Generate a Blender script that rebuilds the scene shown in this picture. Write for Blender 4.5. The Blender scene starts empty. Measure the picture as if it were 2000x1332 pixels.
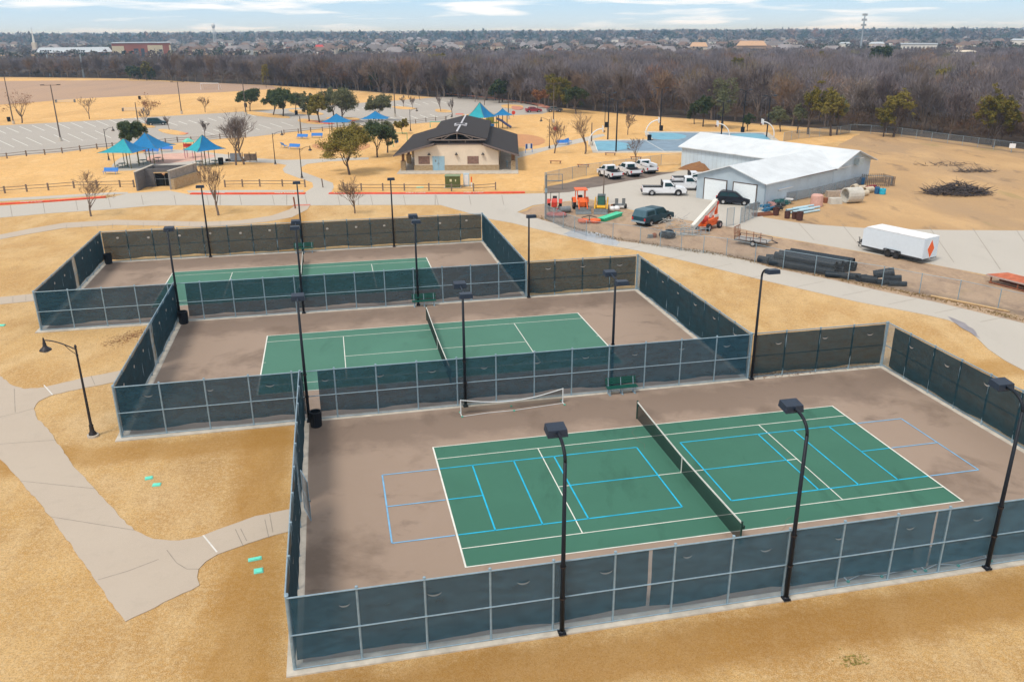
import bpy, math, random
import numpy as np
from mathutils import Vector, Matrix
S = bpy.context.scene
COL = S.collection
R = random.Random(7)
PI = math.pi
# ------------------------------------------------------------------ survey: pixel of the 2000 px photograph -> point on the level ground
FOC, PIT, ROLL, HC = 1627.85, .3537, .0054, 20.83
cp, sp, cr, sr = math.cos(PIT), math.sin(PIT), math.cos(ROLL), math.sin(ROLL)
def G(px, py, z=0.0):
    a = (px - 1000) / FOC; b = (666 - py) / FOC
    a, b = a * cr + b * sr, -a * sr + b * cr
    r = (a, cp + b * sp, -sp + b * cp)
    t = (z - HC) / r[2]
    return (r[0] * t, r[1] * t)
def hgt(bx, by, tx, ty, z=0.0):
    x, y = G(bx, by, z)
    a = (tx - 1000) / FOC; b = (666 - ty) / FOC
    a, b = a * cr + b * sr, -a * sr + b * cr
    r = (a, cp + b * sp, -sp + b * cp)
    return HC + r[2] * math.hypot(x, y) / math.hypot(r[0], r[1]) - z
TH = .2114
OX, OY = 8.468, 37.014
def CW(u, v): return (OX + u * math.cos(TH) - v * math.sin(TH), OY + u * math.sin(TH) + v * math.cos(TH))

# ------------------------------------------------------------------ materials
MATS = {}
def nodes(name):
    m = bpy.data.materials.new(name); m.use_nodes = True
    nt = m.node_tree; b = nt.nodes['Principled BSDF']
    return m, nt, b
def N(nt, t, **k):
    n = nt.nodes.new(t)
    for a, v in k.items():
        if a.startswith('i_'): n.inputs[int(a[2:])].default_value = v
        else: setattr(n, a, v)
    return n
def pos(nt):
    return N(nt, 'ShaderNodeNewGeometry').outputs['Position']
def noise(nt, vec, scale, detail=4, rough=.55, dist=0.0, stretch=None):
    if stretch:
        mp = N(nt, 'ShaderNodeMapping'); mp.inputs['Scale'].default_value = stretch[:3]
        if len(stretch) > 3: mp.inputs['Rotation'].default_value = (0, 0, stretch[3])
        nt.links.new(vec, mp.inputs['Vector']); vec = mp.outputs[0]
    n = N(nt, 'ShaderNodeTexNoise'); n.inputs['Scale'].default_value = scale; n.inputs['Detail'].default_value = detail
    n.inputs['Roughness'].default_value = rough; n.inputs['Distortion'].default_value = dist
    nt.links.new(vec, n.inputs['Vector']); return n.outputs['Fac']
def ramp(nt, fac, stops):
    r = N(nt, 'ShaderNodeValToRGB'); e = r.color_ramp.elements
    while len(e) < len(stops): e.new(.5)
    for i, (p, c) in enumerate(stops):
        e[i].position = p
        e[i].color = (c, c, c, 1) if isinstance(c, (int, float)) else (*c, 1)
    nt.links.new(fac, r.inputs[0]); return r.outputs[0]
def mix(nt, fac, a, b, mode='MIX'):
    m = N(nt, 'ShaderNodeMix', data_type='RGBA', blend_type=mode)
    for s, v in ((0, fac), (6, a), (7, b)):
        if hasattr(v, 'links'): nt.links.new(v, m.inputs[s])
        else: m.inputs[s].default_value = v if s == 0 else (*v, 1)
    return m.outputs[2]
def mat(name, col, rough=.7, metal=0.0, var=.12, scale=3.0, bump=0.0, alpha=1.0, spec=.4, coat=0.0, emit=None):
    if name in MATS: return MATS[name]
    m, nt, b = nodes(name)
    b.inputs['Roughness'].default_value = rough; b.inputs['Metallic'].default_value = metal
    b.inputs['Specular IOR Level'].default_value = spec; b.inputs['Coat Weight'].default_value = coat
    if var:
        f = noise(nt, pos(nt), scale, 5, .6)
        lo = tuple(c * (1 - var) for c in col); hi = tuple(min(1, c * (1 + var)) for c in col)
        c = ramp(nt, f, [(.3, lo), (.7, hi)])
        nt.links.new(c, b.inputs['Base Color'])
        if bump:
            bp = N(nt, 'ShaderNodeBump'); bp.inputs['Strength'].default_value = bump; bp.inputs['Distance'].default_value = .02
            nt.links.new(f, bp.inputs['Height']); nt.links.new(bp.outputs[0], b.inputs['Normal'])
    else: b.inputs['Base Color'].default_value = (*col, 1)
    if alpha < 1: b.inputs['Alpha'].default_value = alpha
    MATS[name] = m; return m
def sheet_mat(name, layers, base, rough=.95, bump=.3, bscale=20, spec=.2, bands=()):
    """layers: (noise scale, stretch, lo, hi, colour, strength) painted one over the other"""
    m, nt, b = nodes(name); P = pos(nt)
    c = base
    for (sc, st, lo, hi, col, k) in layers:
        f = noise(nt, P, sc, 6, .6, .3, st)
        f = ramp(nt, f, [(lo, 0.0), (hi, k)])
        c = mix(nt, f, c, col)
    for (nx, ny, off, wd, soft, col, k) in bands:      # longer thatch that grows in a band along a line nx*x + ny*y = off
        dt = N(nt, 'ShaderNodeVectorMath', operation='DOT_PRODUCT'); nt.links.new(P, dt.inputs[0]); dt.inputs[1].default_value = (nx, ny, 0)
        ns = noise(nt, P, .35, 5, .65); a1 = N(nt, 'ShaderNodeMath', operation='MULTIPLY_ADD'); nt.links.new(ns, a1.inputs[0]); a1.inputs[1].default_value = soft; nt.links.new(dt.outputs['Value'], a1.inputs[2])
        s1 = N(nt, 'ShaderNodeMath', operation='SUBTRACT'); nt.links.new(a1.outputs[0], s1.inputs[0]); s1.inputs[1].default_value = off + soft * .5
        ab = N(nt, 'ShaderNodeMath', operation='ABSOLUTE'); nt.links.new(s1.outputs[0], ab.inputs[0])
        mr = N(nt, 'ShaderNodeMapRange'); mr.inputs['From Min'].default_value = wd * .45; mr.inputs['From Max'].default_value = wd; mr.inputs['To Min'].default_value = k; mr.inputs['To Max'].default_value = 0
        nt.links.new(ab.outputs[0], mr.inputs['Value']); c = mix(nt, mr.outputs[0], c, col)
    nt.links.new(c, b.inputs['Base Color'])
    b.inputs['Roughness'].default_value = rough; b.inputs['Specular IOR Level'].default_value = spec
    if bump:
        h = noise(nt, P, bscale, 5, .7)
        bp = N(nt, 'ShaderNodeBump'); bp.inputs['Strength'].default_value = bump; bp.inputs['Distance'].default_value = .05
        nt.links.new(h, bp.inputs['Height']); nt.links.new(bp.outputs[0], b.inputs['Normal'])
    MATS[name] = m; return m

grass = sheet_mat('dry_grass', [
    (.05, None, .36, .60, (.64, .40, .165), .9),
    (.075, None, .54, .62, (.66, .47, .27), .7), (.085, (1, .6, 1, .9), .56, .66, (.33, .17, .045), .7),
    (.13, None, .42, .60, (.44, .215, .040), .88),
    (.36, (1, .45, 1, .5), .48, .66, (.68, .46, .22), .8),
    (.9, (1, .6, 1, -.3), .50, .72, (.35, .18, .05), .65),
    (2.4, None, .55, .70, (.31, .17, .06), .6),
    (5.0, None, .46, .66, (.68, .50, .29), .6),
    (11., None, .44, .62, (.30, .165, .055), .62),
    (28., None, .45, .62, (.80, .60, .34), .6),
    (1.1, None, .70, .76, (.18, .10, .04), .5),
    (.22, None, .70, .80, (.26, .20, .06), .4)], (.56, .315, .085), bump=.8, bscale=26,
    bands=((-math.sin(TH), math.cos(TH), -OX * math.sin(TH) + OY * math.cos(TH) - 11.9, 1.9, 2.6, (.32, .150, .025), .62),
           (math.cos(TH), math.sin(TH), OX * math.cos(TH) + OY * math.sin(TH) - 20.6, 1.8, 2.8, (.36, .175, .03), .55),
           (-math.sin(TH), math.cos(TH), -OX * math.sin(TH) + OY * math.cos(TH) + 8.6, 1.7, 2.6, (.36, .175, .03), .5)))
grass_tan = sheet_mat('dry_grass_tan', [
    (.02, None, .35, .65, (.74, .45, .18), .9), (.09, (1, .3, 1, .2), .47, .68, (.50, .28, .10), .65), (.35, (1, .5, 1, -.2), .5, .75, (.78, .54, .27), .6),
    (1.1, None, .52, .7, (.42, .235, .09), .55), (4., None, .47, .7, (.78, .56, .31), .45), (9., None, .5, .7, (.36, .2, .08), .4)], (.66, .385, .135), bump=.4)
field_soil = sheet_mat('dormant_field', [(.02, (1, .2, 1, .15), .35, .7, (.46, .30, .19), .7), (.1, (1, .25, 1, .1), .5, .75, (.32, .225, .17), .5)], (.39, .265, .19), bump=.2)
lot_grass = sheet_mat('rough_lot_grass', [
    (.05, (1, .5, 1, 0), .42, .68, (.36, .25, .16), .85), (.12, (1, .4, 1, .1), .50, .66, (.62, .40, .20), .7), (.3, (1, .4, 1, -.1), .58, .74, (.17, .12, .085), .8),
    (.11, (1, .4, 1, .3), .63, .73, (.19, .20, .065), .6), (1.2, None, .5, .8, (.48, .34, .19), .5), (6, None, .5, .8, (.17, .11, .06), .5)], (.50, .315, .155), bump=.6)
yard_soil = sheet_mat('yard_soil', [
    (.15, (1, .5, 1, -.4), .4, .65, (.48, .345, .24), .8), (.5, (1, .4, 1, -.4), .48, .66, (.24, .165, .12), .75), (2.5, None, .48, .65, (.52, .37, .24), .55), (.25, None, .60, .70, (.30, .25, .09), .4),
    (9, None, .5, .8, (.13, .09, .06), .5)], (.38, .27, .185), bump=.5)
wood_floor = sheet_mat('woodland_floor', [(.1, None, .4, .7, (.10, .075, .055), .8), (1, None, .5, .8, (.16, .11, .07), .6)], (.07, .05, .04), bump=.5)
suburb_floor = sheet_mat('far_ground', [(.004, (1, .5, 1, 0), .4, .7, (.11, .10, .075), .8), (.02, None, .55, .7, (.30, .25, .17), .6)], (.10, .085, .07), bump=0)
conc_path = sheet_mat('path_concrete', [
    (.25, None, .4, .7, (.50, .425, .345), .6), (1.2, None, .55, .8, (.36, .31, .255), .35), (12, None, .5, .9, (.57, .49, .41), .35)], (.47, .395, .32), rough=.9, bump=.08)
conc_road = sheet_mat('road_concrete', [
    (.12, (1, .25, 1, -.35), .42, .7, (.52, .48, .425), .6), (.5, (1, .3, 1, -.35), .55, .8, (.38, .35, .31), .45), (8, None, .5, .9, (.60, .56, .50), .3)], (.475, .44, .39), rough=.88, bump=.06)
conc_lot = sheet_mat('car_park_concrete', [
    (.08, None, .42, .7, (.44, .40, .36), .6), (.6, (1, .3, 1, .2), .55, .8, (.32, .29, .265), .4)], (.40, .365, .325), rough=.9, bump=.05)
gravel = sheet_mat('dark_gravel', [(.5, None, .4, .7, (.24, .19, .155), .8), (6, None, .5, .8, (.11, .09, .08), .6)], (.165, .13, .11), bump=.6)
kerb_m = mat('kerb_concrete', (.58, .50, .40), .9, var=.15, scale=2)
slab_m = mat('slab_edge_concrete', (.52, .47, .40), .92, var=.22, scale=1.5, bump=.1)
kerb_red = mat('kerb_red_paint', (.72, .085, .035), .7, var=.2, scale=1.5)
mulch = sheet_mat('rubber_mulch', [(.4, None, .4, .7, (.58, .29, .13), .7)], (.50, .25, .12), bump=.3)
pink_m = mat('pink_play_surface', (.62, .38, .30), .9, var=.15, scale=.6)
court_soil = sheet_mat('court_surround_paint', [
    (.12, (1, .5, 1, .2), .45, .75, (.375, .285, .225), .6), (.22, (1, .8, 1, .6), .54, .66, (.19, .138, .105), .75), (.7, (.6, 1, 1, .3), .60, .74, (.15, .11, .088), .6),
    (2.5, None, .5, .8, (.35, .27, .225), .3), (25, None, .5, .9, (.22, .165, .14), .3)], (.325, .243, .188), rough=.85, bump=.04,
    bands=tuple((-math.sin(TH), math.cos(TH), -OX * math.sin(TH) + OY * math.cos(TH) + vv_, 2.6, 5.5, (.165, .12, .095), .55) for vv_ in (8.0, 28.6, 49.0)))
def green_paint(name, base, k):
    return sheet_mat(name, [
    (.18, None, .45, .75, tuple(c * 1.22 for c in base), .6), (.6, (1, .35, 1, 1.1), .56, .76, tuple(c * .62 for c in base), k), (3, None, .5, .85, tuple(c * 1.18 for c in base), .3),
    (.4, None, .68, .76, (base[0] * 1.7, base[1] * 1.15, base[2] * 1.2), .45)], base, rough=.8, bump=.03)
green0 = green_paint('court_green_paint', (.050, .155, .108), .85)
green1 = green_paint('court_green_paint_hazed', (.075, .190, .140), .6)  # farther courts: paler and greyer, distance haze mixed into the colour
line_w = mat('line_white', (.74, .74, .68), .8, var=.14, scale=1.5)
line_b = mat('line_blue', (.012, .42, .66), .8, var=.2, scale=1.5)
line_b2 = mat('line_blue_worn', (.19, .42, .66), .8, var=.2, scale=1.5)
bb_light = mat('basketball_light_blue', (.17, .38, .50), .85, var=.1, scale=.5)
bb_grey = mat('basketball_grey_blue', (.20, .28, .36), .85, var=.15, scale=.5)
galv = mat('galvanised_steel', (.27, .37, .44), .5, .2, var=.15, scale=6)
galv_dark = mat('weathered_steel', (.22, .24, .25), .55, .4, var=.2, scale=5)
black_m = mat('black_enamel', (.006, .010, .018), .5, 0, var=.2, scale=8, spec=.3)
head_m = mat('lamp_housing_sky_tint', (.020, .032, .055), .5, 0, var=.15, scale=8, spec=.35)  # black housing, its blue sky reflection put into the base colour
lens_m = mat('lamp_lens', (.05, .06, .07), .2, 0, var=0)
iron_m = mat('brown_black_iron', (.030, .027, .030), .5, .2, var=.2, scale=8)
white_m = mat('white_paint', (.78, .79, .80), .45, 0, var=.06, scale=2)
glass_m = mat('vehicle_glass', (.008, .035, .042), .15, 0, var=0, spec=.3)
tyre_m = mat('tyre_rubber', (.018, .018, .02), .85, var=.2, scale=10)
rim_m = mat('wheel_rim', (.55, .56, .58), .35, .6, var=.1)
bump_m = mat('bumper_plastic', (.03, .03, .032), .6, var=.1)
red_l = mat('tail_lamp', (.55, .02, .02), .3, var=0)
head_l = mat('head_lamp', (.75, .75, .72), .15, var=0)
orange_m = mat('orange_machine_paint', (.80, .13, .02), .5, var=.15, scale=3)
red_m = mat('red_machine_paint', (.55, .045, .025), .5, var=.2, scale=3)
yellow_m = mat('yellow_machine_paint', (.72, .38, .02), .5, var=.15, scale=3)
rust_m = mat('rusty_steel', (.22, .075, .035), .85, var=.35, scale=4)
wood_grey = mat('weathered_wood', (.20, .155, .125), .9, var=.3, scale=4)
wood_new = mat('pale_timber', (.55, .38, .20), .85, var=.2, scale=3)
blue_m = mat('blue_enamel', (.035, .22, .62), .5, var=.1)
green_m = mat('green_enamel', (.006, .085, .065), .5, var=.15, scale=4)
teal_lid = mat('turquoise_plastic', (.15, .72, .55), .6, var=.15, scale=6)
canopy_b = mat('shade_cloth_blue', (.004, .17, .40), .8, var=.12, scale=1.0)
canopy_t = mat('shade_cloth_teal', (.02, .32, .39), .8, var=.12, scale=1.0)
post_olive = mat('olive_post', (.14, .12, .035), .6, var=.1)
pipe_m = mat('black_drain_pipe', (.009, .020, .032), .5, var=.3, scale=3, spec=.35)
dark_m = mat('dark_interior', (.006, .006, .008), .9, var=0)

def screen_mat(name, col, see, rough=.8):
    m, nt, b = nodes(name)
    f = noise(nt, pos(nt), 1.3, 5, .6, .4, (1, 1, 3))
    c = ramp(nt, f, [(.3, tuple(x * .72 for x in col)), (.7, tuple(x * 1.3 for x in col))])
    nt.links.new(c, b.inputs['Base Color']); b.inputs['Roughness'].default_value = rough; b.inputs['Specular IOR Level'].default_value = .25
    wr = noise(nt, pos(nt), 2.2, 4, .6, 1.2, (1, 1, .35)); bp = N(nt, 'ShaderNodeBump'); bp.inputs['Strength'].default_value = .3; bp.inputs['Distance'].default_value = .08; nt.links.new(wr, bp.inputs['Height']); nt.links.new(bp.outputs[0], b.inputs['Normal'])
    lw = N(nt, 'ShaderNodeLayerWeight'); lw.inputs['Blend'].default_value = .35     # a woven mesh closes up as it is seen at a slant
    r = ramp(nt, lw.outputs['Facing'], [(.0, 1 - see), (.75, 1 - see * .12)])
    nt.links.new(r, b.inputs['Alpha']); MATS[name] = m; return m
screen_m = screen_mat('windscreen_mesh', (.002, .034, .052), .12)
link_m = screen_mat('chain_link_wire', (.10, .23, .33), .91, .5)
link_far = screen_mat('chain_link_wire_far', (.22, .24, .26), .93, .5)
net_m = screen_mat('net_mesh', (.010, .022, .018), .68)

# ------------------------------------------------------------------ mesh builder
class MB:
    def __init__(s): s.v = []; s.f = []
    def add(s, vs, fs):
        o = len(s.v); s.v += [tuple(p) for p in vs]; s.f += [tuple(i + o for i in f) for f in fs]; return s
    def box(s, x0, y0, z0, x1, y1, z1, rz=0, c=None):
        vs = [(x, y, z) for z in (z0, z1) for (x, y) in ((x0, y0), (x1, y0), (x1, y1), (x0, y1))]
        if rz:
            cx, cy = c if c else ((x0 + x1) / 2, (y0 + y1) / 2); a, b = math.cos(rz), math.sin(rz)
            vs = [(cx + (x - cx) * a - (y - cy) * b, cy + (x - cx) * b + (y - cy) * a, z) for x, y, z in vs]
        return s.add(vs, [(3, 2, 1, 0), (4, 5, 6, 7), (0, 1, 5, 4), (1, 2, 6, 5), (2, 3, 7, 6), (3, 0, 4, 7)])
    def cb(s, cx, cy, cz, sx, sy, sz): return s.box(cx - sx / 2, cy - sy / 2, cz - sz / 2, cx + sx / 2, cy + sy / 2, cz + sz / 2)
    def tube(s, pts, rad, n=8, caps=True):
        pts = [Vector(p) for p in pts]
        if isinstance(rad, (int, float)): rad = [rad] * len(pts)
        t0 = (pts[1] - pts[0]).normalized()
        ref = Vector((0, 0, 1)) if abs(t0.z) < .9 else Vector((1, 0, 0))
        x = t0.cross(ref).normalized(); o = len(s.v); k = len(pts)
        for i, p in enumerate(pts):
            t = (pts[min(i + 1, k - 1)] - pts[max(i - 1, 0)]).normalized()
            x = (x - t * x.dot(t)).normalized(); y = t.cross(x)
            for j in range(n):
                a = 2 * PI * j / n
                s.v.append(tuple(p + (x * math.cos(a) + y * math.sin(a)) * rad[i]))
        for i in range(k - 1):
            for j in range(n):
                j2 = (j + 1) % n
                s.f.append((o + i * n + j, o + i * n + j2, o + (i + 1) * n + j2, o + (i + 1) * n + j))
        if caps:
            s.f.append(tuple(o + j for j in range(n))[::-1]); s.f.append(tuple(o + (k - 1) * n + j for j in range(n)))
        return s
    def cyl(s, x, y, z0, z1, r0, r1=None, n=12): return s.tube([(x, y, z0), (x, y, z1)], [r0, r0 if r1 is None else r1], n)
    def lathe(s, prof, n=14, c=(0, 0, 0)):
        o = len(s.v)
        for r, z in prof:
            for j in range(n):
                a = 2 * PI * j / n; s.v.append((c[0] + r * math.cos(a), c[1] + r * math.sin(a), c[2] + z))
        for i in range(len(prof) - 1):
            for j in range(n):
                j2 = (j + 1) % n; s.f.append((o + i * n + j, o + i * n + j2, o + (i + 1) * n + j2, o + (i + 1) * n + j))
        return s
    def prism(s, poly, z0, z1):
        n = len(poly)
        A = sum(poly[i][0] * poly[(i + 1) % n][1] - poly[(i + 1) % n][0] * poly[i][1] for i in range(n))
        if A < 0: poly = poly[::-1]
        vs = [(x, y, z0) for x, y in poly] + [(x, y, z1) for x, y in poly]
        return s.add(vs, [tuple(range(n))[::-1], tuple(range(n, 2 * n))] + [(i, (i + 1) % n, (i + 1) % n + n, i + n) for i in range(n)])
    def sheet(s, poly, z):
        n = len(poly); A = sum(poly[i][0] * poly[(i + 1) % n][1] - poly[(i + 1) % n][0] * poly[i][1] for i in range(n))
        if A < 0: poly = poly[::-1]
        return s.add([(x, y, z) for x, y in poly], [tuple(range(n))])
    def side(s, prof, y0, y1, y0t=None, y1t=None, zt=None):
        """profile in x,z extruded across y; widths may narrow to y0t..y1t above zt"""
        n = len(prof); vs = []
        for (a, at) in ((y0, y0t), (y1, y1t)):
            for x, z in prof: vs.append((x, (at if (zt is not None and z >= zt) else a), z))
        return s.add(vs, [tuple(range(n)), tuple(range(n, 2 * n))[::-1]] + [(i, i + n, (i + 1) % n + n, (i + 1) % n) for i in range(n)])
    def ball(s, c, r, nu=10, nv=6, sz=1.0):
        return s.lathe([(max(.001, r * math.sin(PI * i / nv)), -r * sz * math.cos(PI * i / nv)) for i in range(nv + 1)], nu, c)
    def build(s, name, m, parent=None, smooth=False, loc=None, rz=0):
        me = bpy.data.meshes.new(name); me.from_pydata(s.v, [], s.f); me.update()
        if smooth: me.polygons.foreach_set('use_smooth', [True] * len(me.polygons))
        me.materials.append(m)
        o = bpy.data.objects.new(name, me); COL.objects.link(o)
        if parent: o.parent = parent
        if loc: o.location = loc
        o.rotation_euler[2] = rz
        return o
def smooth_by(o, ang=40):
    o.data.polygons.foreach_set('use_smooth', [True] * len(o.data.polygons)); o.data.set_sharp_from_angle(angle=math.radians(ang)); return o
def thing(name, label, cat, loc=(0, 0, 0), rz=0.0, group=None):
    o = bpy.data.objects.new(name, None); COL.objects.link(o); o.location = (*loc[:2], loc[2] if len(loc) > 2 else 0); o.rotation_euler[2] = rz
    o.empty_display_size = .2; tag(o, label, cat, group); return o
def tag(o, label, cat, group=None, kind=None):
    o['label'] = label; o['category'] = cat
    if group: o['group'] = group
    if kind: o['kind'] = kind
    return o
def struct(o, label=None):
    o['kind'] = 'structure'
    if label: o['label'] = label
    return o
def dup(root, loc, rz=0.0, label=None, scale=1.0, group=None):
    r = root.copy(); COL.objects.link(r); r.location = (*loc[:2], loc[2] if len(loc) > 2 else 0); r.rotation_euler[2] = rz
    r.scale = (scale,) * 3 if isinstance(scale, (int, float)) else scale
    if label: r['label'] = label
    if group: r['group'] = group
    for ch in root.children:
        c = ch.copy(); COL.objects.link(c); c.parent = r
        for g in ch.children:
            d = g.copy(); COL.objects.link(d); d.parent = c
    return r
def P(pts, z=0): return [G(x, y, z) for x, y in pts]
def rough_edge(poly, amp, step, seed=1):
    q = random.Random(seed); out = []
    n = len(poly)
    for i in range(n):
        a, b = poly[i], poly[(i + 1) % n]; L = math.hypot(b[0] - a[0], b[1] - a[1]); k = max(1, int(L / step))
        for j in range(k):
            t = j / k; out.append((a[0] + (b[0] - a[0]) * t + q.uniform(-amp, amp) * (j > 0), a[1] + (b[1] - a[1]) * t + q.uniform(-amp, amp) * (j > 0)))
    return out
def smooth_poly(poly, it=2, sharp=()):
    for _ in range(it):
        out = []; n = len(poly)
        for i in range(n):
            a, b = poly[i], poly[(i + 1) % n]
            out.append((a[0] * .75 + b[0] * .25, a[1] * .75 + b[1] * .25)); out.append((a[0] * .25 + b[0] * .75, a[1] * .25 + b[1] * .75))
        poly = out
    return poly
# ------------------------------------------------------------------ camera, sky, sun
cam = bpy.data.cameras.new('camera'); co = bpy.data.objects.new('camera', cam); COL.objects.link(co); S.camera = co
cam.sensor_width = 36; cam.lens = 36 * FOC / 2000; cam.clip_end = 20000; cam.clip_start = .5
fw = Vector((0, cp, -sp)); up0 = Vector((0, sp, cp)); rt0 = Vector((1, 0, 0))
rt = rt0 * cr - up0 * sr; up = up0 * cr + rt0 * sr
co.matrix_world = Matrix(((rt.x, up.x, -fw.x, 0), (rt.y, up.y, -fw.y, 0), (rt.z, up.z, -fw.z, HC), (0, 0, 0, 1)))
S.render.resolution_x, S.render.resolution_y = 1024, 681
W = bpy.data.worlds.new('World'); S.world = W; W.use_nodes = True
nt = W.node_tree; nt.nodes.clear()
SUN_EL, SUN_AZ = math.radians(56), math.radians(222)       # azimuth clockwise from +Y
sky = N(nt, 'ShaderNodeTexSky', sky_type='NISHITA'); sky.sun_disc = False; sky.sun_elevation = SUN_EL; sky.sun_rotation = SUN_AZ
sky.air_density = 1.0; sky.dust_density = .6; sky.ozone_density = 2.0; sky.altitude = 150
tc = N(nt, 'ShaderNodeTexCoord')
mp = N(nt, 'ShaderNodeMapping'); mp.inputs['Scale'].default_value = (1.8, 1.8, 20); nt.links.new(tc.outputs['Generated'], mp.inputs[0])
cl = N(nt, 'ShaderNodeTexNoise'); cl.inputs['Scale'].default_value = 4.2; cl.inputs['Detail'].default_value = 7; cl.inputs['Roughness'].default_value = .52; cl.inputs['Distortion'].default_value = .2
nt.links.new(mp.outputs[0], cl.inputs['Vector'])
cf = ramp(nt, cl.outputs['Fac'], [(.50, 0.0), (.62, .95)])
# high thin overcast: a milky veil over the blue that whitens everything and hides the sun's disc
sep = N(nt, 'ShaderNodeSeparateXYZ'); nt.links.new(tc.outputs['Generated'], sep.inputs[0])
gr = ramp(nt, sep.outputs['Z'], [(0.0, (6.9, 8.5, 10.2)), (.035, (4.7, 7.5, 10.4)), (.10, (6.8, 8.1, 9.6)), (.45, (8.4, 8.6, 8.8))])
veil = mix(nt, .72, sky.outputs[0], gr)
cloudy = mix(nt, cf, veil, (9.8, 10.0, 10.2))
bg = N(nt, 'ShaderNodeBackground'); bg.inputs['Strength'].default_value = .098
nt.links.new(cloudy, bg.inputs['Color'])
wo = N(nt, 'ShaderNodeOutputWorld'); nt.links.new(bg.outputs[0], wo.inputs['Surface'])
sl = bpy.data.lights.new('sun', 'SUN'); sl.energy = 2.2; sl.angle = math.radians(15); sl.color = (1.0, .92, .80)
so = bpy.data.objects.new('sun', sl); COL.objects.link(so)
d = Vector((math.sin(SUN_AZ) * math.cos(SUN_EL), math.cos(SUN_AZ) * math.cos(SUN_EL), math.sin(SUN_EL)))
so.rotation_euler = d.to_track_quat('Z', 'Y').to_euler(); so.location = (0, 0, 60)
S.view_settings.view_transform = 'Standard'; S.view_settings.look = 'None'; S.view_settings.exposure = 0.15
S.cycles.max_bounces = 6; S.cycles.transparent_max_bounces = 24; S.cycles.volume_bounces = 1
S.cycles.use_denoising = True

# ------------------------------------------------------------------ ground
def gz(y): return 0 if y < 1500 else min(1.0, (y - 1500) / 3500.) * 13.0
m = MB(); ys = [-60, 200, 400, 700, 1100, 1500, 2500, 3500, 5000, 7000, 9000]
xs = [-7000, -2500, -800, -200, 200, 800, 2500, 7000]
for y in ys:
    for x in xs: m.v.append((x, y, gz(y)))
for j in range(len(ys) - 1):
    for i in range(len(xs) - 1):
        a = j * len(xs) + i; m.f.append((a, a + 1, a + 1 + len(xs), a + len(xs)))
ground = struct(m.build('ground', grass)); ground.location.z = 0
FE = [(-700, 146), (-200, 148), (0, 151), (250, 154), (380, 161), (520, 167), (700, 178), (900, 195), (1000, 203), (1120, 214), (1250, 226), (1400, 236), (1500, 244), (1640, 254), (1750, 262), (1850, 274), (2000, 292), (2300, 330)]
edge = P(FE)
m = MB().sheet(rough_edge(edge + [(420, 300), (1400, 980), (-1600, 980), (-900, 600)], 0, 1e9), .02); struct(m.build('woodland_ground', wood_floor))
vv = [(-6000, 1010, .03), (6000, 1010, .03), (6500, 6000, 13.1), (-6500, 6000, 13.1), (-6200, 1500, .04), (6200, 1500, .04), (6400, 5000, 13.06), (-6400, 5000, 13.06)]
m = MB().add(vv, [(0, 1, 5, 4), (4, 5, 6, 7), (7, 6, 2, 3)]); struct(m.build('far_ground', suburb_floor))
def sheet(name, pts, mt, z, amp=0, step=1.5, sm=0, skirt=True, seed=1):
    poly = P(pts) if pts[0][0] is not None else pts[1:]
    if sm: poly = smooth_poly(poly, sm)
    if amp: poly = rough_edge(poly, amp, step, seed)
    m = MB(); (m.prism(poly, -.05, z) if skirt else m.sheet(poly, z))
    return struct(m.build(name, mt))
# broad tracts of ground
sheet('park_grass', [(-500, 330), (0, 300), (320, 283), (620, 252), (860, 238), (1000, 205), (1130, 216), (1300, 231), (1480, 245), (1640, 256), (1700, 268), (1590, 285), (1350, 310), (1300, 335), (1175, 343), (1062, 362), (1060, 374), (660, 376), (220, 380), (-500, 410)], grass_tan, .006, .6, 4, skirt=False)
sheet('outer_grass', [(-700, 147), (0, 153), (250, 157), (520, 170), (700, 181), (900, 197), (1000, 207), (1000, 230), (300, 240), (-700, 280)], grass_tan, .005, skirt=False)
sheet('sports_field', [(-700, 164), (0, 159), (225, 157), (420, 163), (530, 168), (545, 174), (430, 181), (260, 188), (140, 194), (60, 201), (0, 205), (-700, 232)], field_soil, .012, 1.5, 12, skirt=False)
sheet('rough_lot', [(1690, 258), (1850, 277), (2000, 296), (2400, 345), (2600, 560), (2400, 465), (2000, 454), (1800, 453), (1700, 450), (1600, 443), (1480, 424), (1420, 440), (1360, 380), (1600, 300)], lot_grass, .008, .5, 3, skirt=False)
sheet('yard_soil', [(1040, 404), (1062, 400), (1150, 390), (1225, 410), (1300, 424), (1400, 440), (1445, 447), (1500, 461), (1675, 492), (1810, 516), (2000, 553), (2500, 650), (2500, 750), (2000, 634), (1825, 592), (1725, 572), (1625, 550), (1475, 518), (1375, 494), (1200, 474), (1125, 452), (1062, 436), (1010, 420)], yard_soil, .010, .25, 1.2, skirt=False)
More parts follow.
